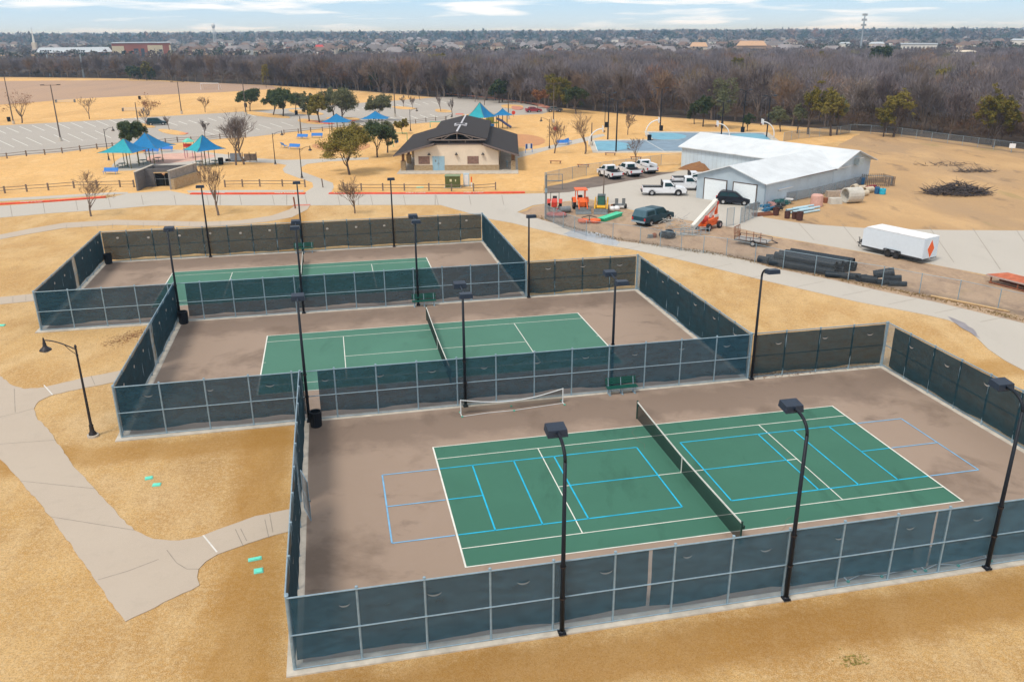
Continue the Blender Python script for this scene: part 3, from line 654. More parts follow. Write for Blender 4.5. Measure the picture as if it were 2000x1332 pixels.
def bin_(loc, label, s=1.0, name='waste_bin', cat='bin', group='black litter bins', mt=None, par_z=0):
    t = thing(name, label, cat, loc, 0, group)
    m = MB().lathe([(.001, 0), (.27 * s, 0), (.29 * s, .03), (.31 * s, .80 * s), (.33 * s, .84 * s), (.33 * s, .88 * s), (.27 * s, .88 * s), (.25 * s, .10), (.001, .10)], 16)
    for i in range(16): a = 2 * PI * i / 16; m.tube([(.29 * s * math.cos(a), .29 * s * math.sin(a), .04), (.325 * s * math.cos(a), .325 * s * math.sin(a), .82 * s)], .014, 4)
    m.build('drum', mt or black_m, t); MB().lathe([(.255 * s, .60), (.001, .60)], 14).build('liner', dark_m, t); return t
b0 = bin_((*CW(-17.95, 9.5), .066), 'black ribbed litter bin inside the left corner of the nearest court', 1.05)
b1 = dup(b0, (*CW(-27.95, 30.05), .066), 0, 'black litter bin in the far left corner of the middle court', 1.05)
b2 = dup(b0, (*CW(-37.75, 50.5), .066), 0, 'black litter bin in the far left corner of the farthest court', 1.05)
net_white = mat('portable_net_frame', (.70, .72, .73), .5, var=.05); mint = mat('mint_rubber', (.10, .42, .32), .6)
def portable_net(p0, p1, label, sag, frame=True):
    a, b = CW(*p0), CW(*p1); L = math.hypot(b[0] - a[0], b[1] - a[1]); rz = math.atan2(b[1] - a[1], b[0] - a[0])
    t = thing('portable_net', label, 'net', (*a, .07), rz, 'portable pickleball nets')
    n = 10; top = [(L * i / n, 0, .92 - sag * math.sin(PI * i / n)) for i in range(n + 1)]
    MB().tube(top, .028, 6).build('top_tape', net_white, t)
    m = MB()
    for i in range(n): m.add([(top[i][0], 0, .12), (top[i + 1][0], 0, .12), top[i + 1], top[i]], [(0, 1, 2, 3)])
    m.build('netting', net_m, t)
    MB().tube([(0, -.3, .03), (L * .25, -.5 * sag, .03), (L * .5, -.3, .03), (L, -.1, .03)], .018, 5).build('base_bar', net_white, t)
    for x in (0, L):
        m = MB().tube([(x, 0, 0), (x, 0, .95)], .035, 8); m.tube([(x, -.35, .03), (x, .3, .03)], .028, 6); m.build('end_stand', net_white, t)
    m = MB()
    for x in (0, L / 2, L):
        for dy in (-.35, .3): m.cb(x, dy, .035, .10, .09, .07)
    m.build('rubber_foot', mint, t)
portable_net((-9.75, 9.15), (-3.55, 9.45), 'white framed portable net standing slack by the fence behind the nearest court', .42)
portable_net((3.0, -9.45), (6.05, -9.45), 'low portable net inside the near fence, left of the rightmost near pole', .1)
portable_net((6.5, -9.5), (9.6, -9.5), 'low portable net against the inside of the near fence, at the rightmost near pole', .1)
# turquoise valve box lids in the grass
for k, (px, py, lab) in enumerate([(291, 934, 'left'), (306, 947, 'right')]):
    pass
def lid(px, py, a, lw, lh, label):
    t = thing('valve_box', label, 'valve box', (*G(px, py), 0), a, 'turquoise valve boxes in the grass')
    MB().cb(0, 0, .025, lw, lh, .07).build('lid', teal_lid, t); m = MB()
    m.cb(0, 0, .005, lw + .08, lh + .08, .05); m.build('rim', mat('pale_mint_rim', (.2, .6, .48), .7), t)
lid(291, 934, .4, .30, .24, 'small turquoise valve box lid in grass above the footpath bend, upper of two')
lid(306, 947, .2, .32, .22, 'small turquoise valve box lid in grass above the footpath bend, lower of two')
lid(498, 1092, .35, .48, .17, 'narrow turquoise valve box lid between footpath and near fence')
lid(505, 1115, .3, .30, .27, 'square turquoise valve box lid below the narrow one')
lid(3, 636, .1, .45, .3, 'turquoise valve box lid at the left edge of the photo')
lid(820, 367, 0, 1.0, .7, 'pale green utility lid near the split rail fence by the pavilion')
# ------------------------------------------------------------------ park lamps with a bell shade
def park_lamp(px, py, toppx, toppy, side_, label, s=1.0):
    H = hgt(px, py, toppx, toppy); x, y = G(px, py)
    t = thing('street_lamp', label, 'street lamp', (x, y, 0), 0 if side_ > 0 else PI, 'park lamps with bell shades')
    MB().lathe([(.30, 0), (.30, .12), (.001, .12)], 16).build('footing', slab_m, t)
    m = MB().lathe([(.21, .12), (.20, .22), (.13, .34), (.11, .62), (.13, .66), (.085, .75)], 12); m.build('base', iron_m, t, smooth=True)
    m = MB().tube([(0, 0, .6), (0, 0, H)], [.078, .048], 10); m.lathe([(.06, H - .5), (.065, H - .45), (.06, H - .4)], 10); m.lathe([(.07, H), (.07, H + .06), (.02, H + .16), (.001, H + .18)], 10); m.build('pole', iron_m, t)
    A = 1.62 * s; pts = [(0, 0, H - .12)]
    for i in range(1, 9): f = i / 8; pts.append((A * f, 0, H - .12 + .55 * math.sin(f * PI * .5) - .02 * f))
    m = MB().tube(pts, .032, 6); m.tube([(0, 0, H - .42), (A * .2, 0, H - .16), (A * .34, 0, H + .12)], .018, 5); m.lathe([(.03, 0), (.05, .05), (.001, .16)], 8, (A, 0, H + .44)); m.build('arm', iron_m, t)
    zz = H + .30
    m = MB().lathe([(.045, .16), (.06, .04), (.085, -.05), (.10, -.20), (.14, -.27), (.23, -.34), (.30, -.42), (.31, -.455), (.29, -.455), (.001, -.40)], 16, (A, 0, zz)); h = m.build('shade', iron_m, t, smooth=True)
    MB().lathe([(.001, -.60), (.12, -.57), (.22, -.50), (.26, -.45)], 12, (A, 0, zz)).build('lens', mat('frosted_lens', (.45, .45, .45), .3), h)
park_lamp(182, 852, 150, 678, -1, 'dark curved-arm lamp in the grass left of the middle court, nearest of the park lamps')
park_lamp(213, 314, 203, 254, 1, 'curved-arm lamp left of the twin blue canopies')
park_lamp(538, 322, 534, 262, 1, 'curved-arm lamp on the lawn between bare twin tree and blue benches')
park_lamp(590, 349, 587, 292, 1, 'curved-arm lamp beside the path fork left of the big yellow-green tree')
park_lamp(802, 257, 801, 216, 1, 'curved-arm lamp at the edge of the car park above the pavilion roof')
park_lamp(1073, 291, 1073, 235, -1, 'curved-arm lamp beside the red-budded bare tree right of the pavilion')
park_lamp(872, 245, 871, 228, 1, 'curved-arm lamp half hidden behind the pavilion ridge', .8)
# ------------------------------------------------------------------ restroom pavilion
shingle = sheet_mat('dark_shingles', [(3, (1, 6, 1, 0), .4, .7, (.060, .052, .052), .6), (12, None, .5, .8, (.022, .019, .02), .5)], (.038, .033, .034), rough=.9, bump=.5, bscale=6)
cream = mat('cream_render', (.72, .62, .50), .9, var=.06, scale=.7, bump=.05)
stone = sheet_mat('stone_cladding', [(2.2, (1, 1, 2, 0), .45, .6, (.40, .27, .14), .7), (6, (1, 1, 2, 0), .5, .6, (.20, .13, .07), .6)], (.46, .35, .22), rough=.95, bump=.8, bscale=4)
fascia = mat('grey_fascia', (.16, .13, .125), .8, var=.1)
door_b = mat('pale_blue_steel', (.30, .47, .58), .5, var=.05)
wood_panel = mat('brown_shutter', (.26, .16, .125), .8, var=.3, scale=3)
cap_m = mat('ridge_cap_metal', (.58, .56, .58), .4, .3, var=.05)
B = thing('park_pavilion', 'cream restroom pavilion with dark stepped roof, stone base and blue double doors', 'building', (-8.75, 135.6, 0))
MB().prism([(-9.3, -3.0), (9.9, -3.3), (9.9, 29), (-9.3, 29)], -.05, .12).build('plinth', slab_m, B)
# walls with a sloped top front and back (pentagon-like, flattened under the raised roof)
wp = [(-6.75, .12), (6.75, .12), (6.75, 3.15), (3.9, 4.15), (-3.0, 4.15), (-6.75, 3.3)]
m = MB().side([(x, z) for x, z in wp], .0, 25.5); m.build('wall', cream, B)
m = MB()
for x0, x1 in ((-6.82, -3.85), (-1.93, 6.82)): m.box(x0, -.14, .12, x1, .0, .86); m.box(x0, -.17, .86, x1, .0, .94)
for s in (-1, 1): m.box(s * 6.78 - .08, 0, .12, s * 6.78 + .08, 25.4, .9)
m.build('stone_base', stone, B)
dm = MB()
for x0, x1 in ((-3.8, -2.92), (-2.88, -2.0)): dm.box(x0, -.06, .14, x1, .0, 2.28)
d_ = dm.build('door', door_b, B)
MB().box(-3.88, -.05, .13, -3.8, 0, 2.36).box(-2.0, -.05, .13, -1.92, 0, 2.36).box(-3.88, -.05, 2.28, -1.92, 0, 2.36).build('door_frame', mat('blue_frame', (.36, .50, .58), .5), B)
m = MB().box(-3.03, -.10, 1.1, -2.97, -.06, 1.35); m.box(-2.85, -.10, 1.1, -2.79, -.06, 1.35); m.box(-3.45, -.075, 1.45, -3.25, -.06, 1.8); m.build('door_handle', galv_dark, d_)
for x0 in (-6.1, 1.75):
    w = MB().box(x0, -.05, 1.15, x0 + 1.8, 0, 2.35).build('shutter', wood_panel, B)
    m = MB()
    for i in range(6): m.box(x0 + .05, -.075, 1.2 + i * .19, x0 + 1.75, -.05, 1.33 + i * .19)
    m.build('slats', wood_panel, w)
for x in (-4.35, 0.0, 4.25):
    m = MB().lathe([(.001, .28), (.06, .22), (.28, 0), (.26, -.03), (.001, -.02)], 12, (x, -.28, 2.62)); m.tube([(x, 0, 2.95), (x, -.16, 2.98), (x, -.28, 2.88)], .03, 6); m.build('wall_lamp', iron_m, B)
# lower roof: two slopes
def slab_roof(m, x0, z0, x1, z1, y0, y1, th=.22):
    m.add([(x0, y0, z0), (x1, y0, z1), (x1, y1, z1), (x0, y1, z0), (x0, y0, z0 - th), (x1, y0, z1 - th), (x1, y1, z1 - th), (x0, y1, z0 - th)],
          [(0, 1, 2, 3), (7, 6, 5, 4), (0, 4, 5, 1), (1, 5, 6, 2), (2, 6, 7, 3), (3, 7, 4, 0)] if x1 > x0 else [(3, 2, 1, 0), (4, 5, 6, 7), (1, 5, 4, 0), (2, 6, 5, 1), (3, 7, 6, 2), (0, 4, 7, 3)])
ml = MB(); slab_roof(ml, -9.9, 2.75, -3.4, 4.55, -1.1, 27.4); slab_roof(ml, 10.0, 2.7, 4.3, 4.5, -1.2, 27.4); slab_roof(ml, -3.4, 4.56, 4.3, 4.56, .1, 27.3, .2)
r = ml.build('roof', shingle, B)
m = MB()
m.add([(-10.0, -1.16, 2.72), (-3.4, -1.16, 4.55), (-3.4, -1.16, 4.28), (-10.0, -1.16, 2.45)], [(0, 1, 2, 3)]); m.add([(10.1, -1.26, 2.68), (4.3, -1.26, 4.5), (4.3, -1.26, 4.22), (10.1, -1.26, 2.4)], [(3, 2, 1, 0)])
m.box(-3.4, -.05, 4.16, 4.3, .12, 4.36); m.build('fascia', fascia, r)
MB().box(-3.6, .6, 4.5, 4.4, 26.6, 5.25).build('clerestory', dark_m, B)
mu = MB(); slab_roof(mu, -4.55, 5.12, 0.2, 6.25, -.5, 28.2); slab_roof(mu, 5.0, 5.12, 0.2, 6.25, -.5, 28.2); ru = mu.build('raised_roof', shingle, B)
m = MB()   # front truss under the raised gable
m.tube([(-4.3, -.42, 4.98), (.2, -.42, 6.02), (4.75, -.42, 4.98)], .11, 6); m.tube([(-4.3, -.42, 4.92), (4.75, -.42, 4.92)], .10, 6)
for x, z in ((-2.2, 5.4), (0.2, 5.95), (2.6, 5.4)): m.tube([(x, -.42, 4.92), (x, -.42, z)], .07, 6)
m.tube([(-2.2, -.42, 4.95), (-.9, -.42, 5.7)], .07, 6); m.tube([(2.6, -.42, 4.95), (1.3, -.42, 5.7)], .07, 6)
for x in (-1.1, 1.5): m.tube([(x, -.3, 4.5), (x, -.3, 4.92)], .06, 6)
m.build('gable_truss', mat('truss_timber', (.20, .17, .16), .8), ru)
MB().box(.06, -.45, 6.20, .34, 9.6, 6.32).box(.06, 11.85, 6.20, .34, 28.1, 6.32).build('ridge_cap', cap_m, ru)
m = MB()   # open square ridge vent frame
m.box(-.85, 9.6, 6.05, 1.25, 9.85, 6.34).box(-.85, 11.6, 6.05, 1.25, 11.85, 6.34).box(-.85, 9.85, 6.05, -.6, 11.6, 6.34).box(1.0, 9.85, 6.05, 1.25, 11.6, 6.34); m.build('ridge_vent', cap_m, ru)
MB().box(-.6, 9.85, 6.1, 1.0, 11.6, 6.31).build('vent_opening', dark_m, ru)
for x, y in ((-8.6, .3), (-8.6, 8), (-8.6, 16), (-8.6, 25), (9.1, .3), (9.1, 8), (9.1, 16), (9.1, 25)):
    MB().box(x - .38, y - .38, .12, x + .38, y + .38, 1.6).build('column_base', stone, B)
    MB().box(x - .2, y - .2, 1.6, x + .2, y + .2, 2.7).build('column', mat('brown_timber', (.19, .10, .055), .85, var=.2), B)
m = MB().box(7.9, 3, .9, 8.3, 3.4, 1.15); m.cyl(8.1, 3.2, .12, .95, .1); m.build('drinking_fountain', galv, B)
# ------------------------------------------------------------------ maintenance building
met_w = None
def clad(name, col, ang, sc):
    m, nt, b = nodes(name); Pn = pos(nt)
    mp = N(nt, 'ShaderNodeMapping'); mp.inputs['Rotation'].default_value = (0, 0, ang); nt.links.new(Pn, mp.inputs[0])
    w = N(nt, 'ShaderNodeTexWave', wave_type='BANDS', bands_direction='X', wave_profile='SAW'); w.inputs['Scale'].default_value = sc; w.inputs['Distortion'].default_value = 0
    nt.links.new(mp.outputs[0], w.inputs['Vector'])
    f = ramp(nt, w.outputs['Fac'], [(0, 0.0), (.08, 1.0), (.9, 1.0), (1, .6)])
    n2 = ramp(nt, noise(nt, Pn, .5, 5), [(.3, .86), (.7, 1.04)])
    c = mix(nt, f, tuple(x * .72 for x in col), col); c = mix(nt, 1.0, c, n2, 'MULTIPLY')
    nt.links.new(c, b.inputs['Base Color']); b.inputs['Roughness'].default_value = .5; b.inputs['Metallic'].default_value = .1
    bp = N(nt, 'ShaderNodeBump'); bp.inputs['Strength'].default_value = .5; bp.inputs['Distance'].default_value = .03
    nt.links.new(f, bp.inputs['Height']); nt.links.new(bp.outputs[0], b.inputs['Normal']); MATS[name] = m; return m
A1 = math.atan2(.68, .733)
wall_clad = clad('pale_blue_grey_cladding', (.58, .70, .80), -A1, 3.0)
wall_clad2 = clad('grey_cladding', (.42, .45, .50), -A1 + PI / 2, 3.0)
roof_clad = clad('white_metal_roof', (.72, .76, .79), -A1, .9)
roof_clad2 = clad('white_metal_roof_wing', (.71, .75, .78), -math.atan2(.6, .8), .9)
M_ = thing('maintenance_shed', 'white roofed metal maintenance building with two garage doors and a rear wing', 'building', (31.6, 103.9, 0), A1)
LX, WY = 17.58, 10.1; E1, R1 = 3.15, 4.75
# local x = along the long right-hand wall, local y = across (towards upper left)
m = MB(); n = [(0, .0), (WY, .0), (WY, E1), (WY / 2, R1), (0, E1)]
vs = [(0, y, z) for y, z in n] + [(LX, y, z) for y, z in n]
m.add(vs, [(0, 1, 2, 3, 4)[::-1], (5, 6, 7, 8, 9), (0, 5, 9, 4), (1, 2, 7, 6)]); m.build('wall', wall_clad, M_)
m = MB(); ov = .45; hz = (R1 - E1) / (WY / 2)
def gable_roof(m, x0, x1, w, e, rdg, ov=.45, th=.12):
    s_ = (rdg - e) / (w / 2)
    for sgn in (0, 1):
        ye = -ov if sgn == 0 else w + ov; ze = e - s_ * ov
        q = [(x0, ye, ze + th), (x1, ye, ze + th), (x1, w / 2, rdg + th), (x0, w / 2, rdg + th), (x0, ye, ze), (x1, ye, ze), (x1, w / 2, rdg), (x0, w / 2, rdg)]
        m.add(q, [(0, 1, 2, 3), (7, 6, 5, 4), (0, 4, 5, 1), (1, 5, 6, 2), (3, 7, 4, 0)] if sgn == 0 else [(3, 2, 1, 0), (4, 5, 6, 7), (1, 5, 4, 0), (2, 6, 5, 1), (0, 4, 7, 3)])
gable_roof(m, -.5, LX + 4.0, WY, E1, R1); m.build('roof', roof_clad, M_)
dr = mat('roller_door_white', (.76, .82, .86), .5, var=.04)
for y0 in (1.15, 5.55):
    g = MB().box(-.05, y0, .02, 0.0, y0 + 3.3, 2.75).build('garage_door', dr, M_)
    m = MB()
    for i in range(5): m.box(-.065, y0 + .02, .06 + i * .54, -.05, y0 + 3.28, .56 + i * .54)
    m.build('door_panels', dr, g)
    MB().box(-.09, y0 - .12, .02, 0.0, y0, 2.85).box(-.09, y0 + 3.3, .02, 0, y0 + 3.42, 2.85).box(-.09, y0, 2.75, 0, y0 + 3.3, 2.85).build('door_trim', mat('brown_trim', (.10, .07, .06), .6), g)
MB().tube([(-.56, -.3, E1 - .1), (LX, -.52, E1 - .1)], .07, 6).build('gutter', mat('brown_gutter', (.14, .11, .10), .6), M_)
MB().tube([(.05, -.1, .1), (.05, -.1, E1 - .1)], .05, 6).build('downpipe', galv, M_)
A2 = math.atan2(.8, -.6)      # wing axis, towards the upper left
Q0 = (44.52, 115.88)
wx = Vector((-.58, .815)); wy = Vector((.733, .68))
wl, ww, e2, r2 = 28.4, 11.0, 3.3, 5.0
def WQ(a, b): v = Vector(Q0) + wx * a + wy * b; return (v.x, v.y)
# the wing in the shed's own frame
inv = Matrix.Rotation(-A1, 2)
def WL(a, b, z): v = inv @ (Vector(WQ(a, b)) - Vector((31.6, 103.9))); return (v.x, v.y, z)
m = MB(); m.add([WL(0, 0, 0), WL(0, ww, 0), WL(0, ww, e2), WL(0, ww / 2, r2), WL(0, 0, e2), WL(wl, 0, 0), WL(wl, ww, 0), WL(wl, ww, e2), WL(wl, ww / 2, r2), WL(wl, 0, e2)],
    [(0, 1, 2, 3, 4), (9, 8, 7, 6, 5), (0, 4, 9, 5), (1, 6, 7, 2)]); m.build('wing_wall', wall_clad, M_)
m = MB(); s_ = (r2 - e2) / (ww / 2); o1 = .5
for sg in (0, 1):
    be = -o1 if sg == 0 else ww + o1; ze = e2 - s_ * o1
    q = [WL(-.9, be, ze + .12), WL(wl + .5, be, ze + .12), WL(wl + .5, ww / 2, r2 + .12), WL(-.9, ww / 2, r2 + .12), WL(-.9, be, ze), WL(wl + .5, be, ze), WL(wl + .5, ww / 2, r2), WL(-.9, ww / 2, r2)]
    m.add(q, [(3, 2, 1, 0), (4, 5, 6, 7), (1, 5, 4, 0), (2, 6, 5, 1), (0, 4, 7, 3)] if sg == 0 else [(0, 1, 2, 3), (7, 6, 5, 4), (0, 4, 5, 1), (1, 5, 6, 2), (3, 7, 4, 0)])
m.build('wing_roof', roof_clad2, M_)
c = Vector(WL(-.35, ww / 2 + .9, 0)); m = MB().box(c.x - .6, c.y - .45, 3.05, c.x + .6, c.y + .45, 3.95, 0)
ac = m.build('cooling_unit', mat('ac_grey', (.42, .50, .52), .5), M_)
MB().box(c.x - .62, c.y - .47, 3.95, c.x + .62, c.y + .47, 4.02).build('unit_hood', white_m, ac)
# ------------------------------------------------------------------ block wall enclosure beside the drive
block = sheet_mat('grey_block', [(1.5, (1, 1, 3, 0), .4, .7, (.19, .18, .18), .7), (6, None, .5, .8, (.09, .085, .085), .5)], (.14, .135, .14), bump=.5)
E_ = thing('walled_enclosure', 'grey block-walled bin enclosure open towards the drive, with a dark doorway', 'enclosure', (-53.3, 118.8, 0), .12)
T = .25
MB().prism([(-.0, 0), (T, 0), (.55 + T, 6.8), (.55, 6.8)], -.05, 2.65).build('side_wall', block, E_)
MB().prism([(4.5, .3), (4.5 + T, .3), (6.6 + T, 7.6), (6.6, 7.6)], -.05, 2.65).build('side_wall', mat('pale_block', (.27, .25, .235), .9, var=.2, scale=2), E_)
MB().box(.8, 6.6, 0, 6.6, 6.85, 2.6).build('back_wall', block, E_)
MB().box(.5, 3.3, 0, 1.7, 3.5, 2.62).box(4.6, 3.3, 0, 5.3, 3.5, 2.62).box(1.7, 3.3, 2.1, 4.6, 3.5, 2.62).build('cross_wall', block, E_)
MB().box(1.7, 3.22, 1.95, 4.6, 3.3, 2.1).build('lintel', wood_new, E_)
MB().box(1.72, 3.7, 0, 4.58, 3.78, 2.08).build('doorway', dark_m, E_)
m = MB()
for x in (1.8, 3.15, 4.5): m.tube([(x, 3.35, 0), (x, 3.35, 2.0)], .03, 6)
m.tube([(1.8, 3.35, 1.1), (4.5, 3.35, 1.1)], .02, 6); m.build('gate', galv_dark, E_)
MB().lathe([(.001, 0), (.22, .25), (.25, .34), (.001, .36)], 12, (3.1, 3.2, 1.6)).build('lamp', mat('peach_lamp', (.7, .42, .25), .6), E_)
MB().prism([(4.5 + T, .3), (4.9 + T, .3), (7.1 + T, 7.4), (6.6 + T, 7.6)], -.05, 1.5).build('stone_facing', stone, E_)
MB().prism([(-.06, -.05), (T + .06, -.05), (.61 + T, 6.9), (.49, 6.9)], 2.65, 2.75).prism([(4.44, .25), (4.56 + T, .25), (6.66 + T, 7.7), (6.54, 7.7)], 2.65, 2.75).build('coping', slab_m, E_)
# ------------------------------------------------------------------ utility boxes by the pavilion
t = thing('transformer_box', 'olive green electrical transformer cabinet in front of the pavilion', 'transformer', (*G(884, 368), 0), 0)
m = MB().cb(0, .8, .85, 2.1, 1.6, 1.6); m.build('cabinet', mat('olive_green', (.09, .11, .03), .6, var=.25), t); MB().cb(0, .8, 1.70, 2.25, 1.75, .09).build('lid', mat('pale_olive', (.20, .26, .14), .6), t); MB().cb(0, .8, .03, 2.4, 1.9, .1).build('plinth', slab_m, t)
MB().cb(-.25, -.01, 1.1, .3, .02, .35).cb(.45, -.01, 1.1, .14, .02, .3).build('warning_sticker', mat('pale_sticker', (.65, .62, .4), .6), t)
t = thing('utility_cabinet', 'tall narrow pale grey cabinet beside the green transformer', 'cabinet', (*G(911, 365), 0), 0)
MB().cb(0, .3, .95, .85, .6, 1.85).build('cabinet', mat('pale_blue_grey', (.48, .60, .68), .5), t); MB().cb(0, -.01, .95, .55, .02, 1.5).build('door', white_m, t)
t = thing('hydrant_marker', 'orange and white utility marker post beside the narrow cabinet', 'marker', (*G(921, 366), 0), 0)
MB().cyl(0, 0, 0, .7, .12, n=10).build('base', white_m, t); m = MB().cyl(0, 0, .7, 1.5, .09, n=8); m.build('top', orange_m, t)

# ------------------------------------------------------------------ split rail fences
def rail_fence(pts, label, h=1.05, post=.09, rails=2, spacing=2.9, grp='brown post and rail fences'):
    q = P(pts); t = thing('rail_fence', label, 'fence', (*q[0], 0), 0, grp); ox, oy = q[0]
    acc = []
    for a, b in zip(q[:-1], q[1:]):
        L = math.hypot(b[0] - a[0], b[1] - a[1]); k = max(1, round(L / spacing))
        for i in range(k): acc.append((a[0] + (b[0] - a[0]) * i / k - ox, a[1] + (b[1] - a[1]) * i / k - oy))
    acc.append((q[-1][0] - ox, q[-1][1] - oy))
    for (x, y) in acc: MB().box(x - post, y - post, -.1, x + post, y + post, h + R.uniform(-.04, .06)).build('post', wood_grey, t)
    for z in ([h * .42, h * .82] if rails == 2 else [h * .7]):
        m = MB()
        for a, b in zip(acc[:-1], acc[1:]): m.tube([(a[0], a[1], z + R.uniform(-.03, .03)), (b[0], b[1], z + R.uniform(-.03, .03))], .045, 5)
        m.build('rail', wood_grey, t)
rail_fence([(-120, 388), (10, 378), (95, 372), (145, 368), (235, 366), (262, 366)], 'post and rail fence left of the block-walled enclosure')
rail_fence([(440, 366), (508, 365), (552, 365), (596, 366)], 'short post and rail fence between the bare tree and the path fork')
rail_fence([(672, 372), (706, 373), (790, 373), (838, 373), (882, 374), (925, 374), (968, 371)], 'post and rail fence below the pavilion behind the red kerb')
rail_fence([(-100, 316), (14, 310), (52, 305.5), (88, 303), (122, 300), (157, 296), (190, 292), (250, 287)], 'low timber fence along the near edge of the car park, left part')
rail_fence([(300, 283), (347, 278), (400, 276), (430, 272), (480, 270)], 'low timber fence along the car park behind the shade canopy')
rail_fence([(555, 263), (583, 261), (607, 258), (630, 257), (665, 254), (700, 251)], 'low timber fence behind the four blue benches')
rail_fence([(790, 244), (812, 242), (832, 239), (851, 237), (870, 236)], 'low timber fence behind the pavilion roof')
t = thing('utility_post', 'short timber post at the path fork', 'post', (*G(631, 367), 0)); MB().tube([(0, 0, 0), (-.1, 0, 1.3)], .09, 8).build('post', wood_grey, t)
t = thing('utility_post', 'short timber post on the faded red crossing', 'post', (*G(577, 408), 0)); MB().tube([(0, 0, 0), (-.1, 0, 1.5)], .10, 8).build('post', rust_m, t)

# ------------------------------------------------------------------ shade canopies
def canopy(cx, cy, corners, apex, label, colours, pole=None, table=True, rz=0):
    t = thing('shade_canopy', label, 'shade canopy', (cx, cy, 0), rz, 'blue shade canopies')
    n = len(corners)
    for i in range(n):
        a, b = Vector(corners[i]), Vector(corners[(i + 1) % n]); ap = Vector(apex); m = MB(); K = 6; grid = []
        for r in range(K + 1):
            f = r / K; row = []
            for c in range(K + 1):
                g = c / K; e = a.lerp(b, g); e = e + (Vector((0, 0, e.z)) - e) * (.16 * math.sin(PI * g)) * .6      # scalloped edge
                p = ap.lerp(e, f); p.z = e.z + (ap.z - e.z) * (1 - f) ** 1.55; row.append(len(m.v)); m.v.append(tuple(p))
            grid.append(row)
        for r in range(K):
            for c in range(K): m.f.append((grid[r][c], grid[r + 1][c], grid[r + 1][c + 1], grid[r][c + 1]))
        m.build('panel', colours[i % len(colours)], t, smooth=True)
        MB().tube([tuple(a), tuple(a.lerp(ap, .5) + Vector((0, 0, -.5))), tuple(ap)], .03, 5).build('rib', post_olive, t)
    MB().tube([(0, 0, 0), (0, 0, apex[2] - .05)], .09, 8).build('pole', post_olive, t)
    for i in range(0, n):
        c = Vector(corners[i]) * .45; MB().tube([(c.x, c.y, 0), (c.x, c.y, Vector(corners[i]).z * 1.05)], .06, 6).build('post', post_olive, t)
    return t
def round_table(x, y, label, mt=None):
    t = thing('picnic_table', label, 'picnic table', (x, y, .03), R.uniform(0, 3), 'round picnic tables under canopies'); mt = mt or mat('dark_green_mesh', (.02, .09, .09), .6)
    MB().lathe([(.001, .72), (.6, .72), (.6, .77), (.001, .77)], 14).build('tabletop', mt, t)
    m = MB().cyl(0, 0, 0, .72, .05)
    for k in range(4):
        a = PI / 2 * k; m.tube([(0, 0, .2), (1.05 * math.cos(a), 1.05 * math.sin(a), .2), (1.05 * math.cos(a), 1.05 * math.sin(a), .45)], .03, 5)
    m.build('frame', mt, t)
    for k in range(4):
        a = PI / 2 * k; MB().lathe([(.001, .45), (.24, .45), (.24, .49), (.001, .49)], 10, (1.05 * math.cos(a), 1.05 * math.sin(a), 0)).build('seat', mt, t)
Z = 2.75
canopy(-64.2, 141.3, [(-3.6, -2.6, Z), (2.6, -3.2, Z), (3.0, 2.6, Z), (-2.6, 3.2, Z)], (0, 0, 4.8), 'front shade canopy of the left pair, turquoise with a blue side', [canopy_t, canopy_b, canopy_b, canopy_b])
canopy(-62.6, 146.6, [(-3.2, -2.6, Z), (2.8, -3.0, Z), (3.9, 2.6, Z), (-2.6, 3.0, Z)], (-.2, 0, 5.2), 'rear shade canopy of the left pair, mostly deep blue', [canopy_b, canopy_b, canopy_b, canopy_t])
canopy(-51.8, 143.2, [(-3.4, -.6, Z), (.3, -4.0, Z), (3.7, .2, Z), (.2, 3.6, Z)], (0, 0, 5.1), 'single shade canopy left of the bare twin tree', [canopy_t, canopy_b, canopy_b, canopy_b])
canopy(-38.0, 187.5, [(-3.4, -2.4, 2.9), (3.4, -2.4, 2.9), (3.0, 2.4, 2.9), (-3.0, 2.4, 2.9)], (0, 0, 4.6), 'small blue shade canopy above the big yellow-green tree', [canopy_b])
canopy(-30.6, 194.5, [(-3.4, -2.4, 2.9), (3.2, -2.4, 2.9), (3.0, 2.4, 2.9), (-3.0, 2.4, 2.9)], (0, 0, 4.5), 'small blue shade canopy behind the dark green tree', [canopy_b])
canopy(-6.9, 195.5, [(-3.6, -2.0, 3.0), (1.0, -3.2, 3.0), (4.0, 1.0, 3.0), (-1.0, 3.2, 3.0)], (-.1, 0, 6.2), 'large blue and turquoise canopy rising behind the pavilion roof', [canopy_t, canopy_b, canopy_b, canopy_b])
canopy(-1.9, 199.0, [(-2.2, -1.4, 3.1), (2.4, -1.4, 3.1), (2.2, 1.6, 3.1), (-2, 1.6, 3.1)], (0, 0, 4.6), 'small blue canopy just right of the large canopy behind the pavilion', [canopy_b])
for x, y, l in ((-64.9, 140.8, 'round picnic table under the front left canopy'), (-63.0, 144.6, 'round picnic table between the left pair of canopies'), (-61.6, 147.6, 'round picnic table under the rear left canopy'), (-52.6, 142.6, 'round picnic table under the single canopy, left one'), (-50.4, 143.6, 'round picnic table under the single canopy, right one')): round_table(x, y, l)
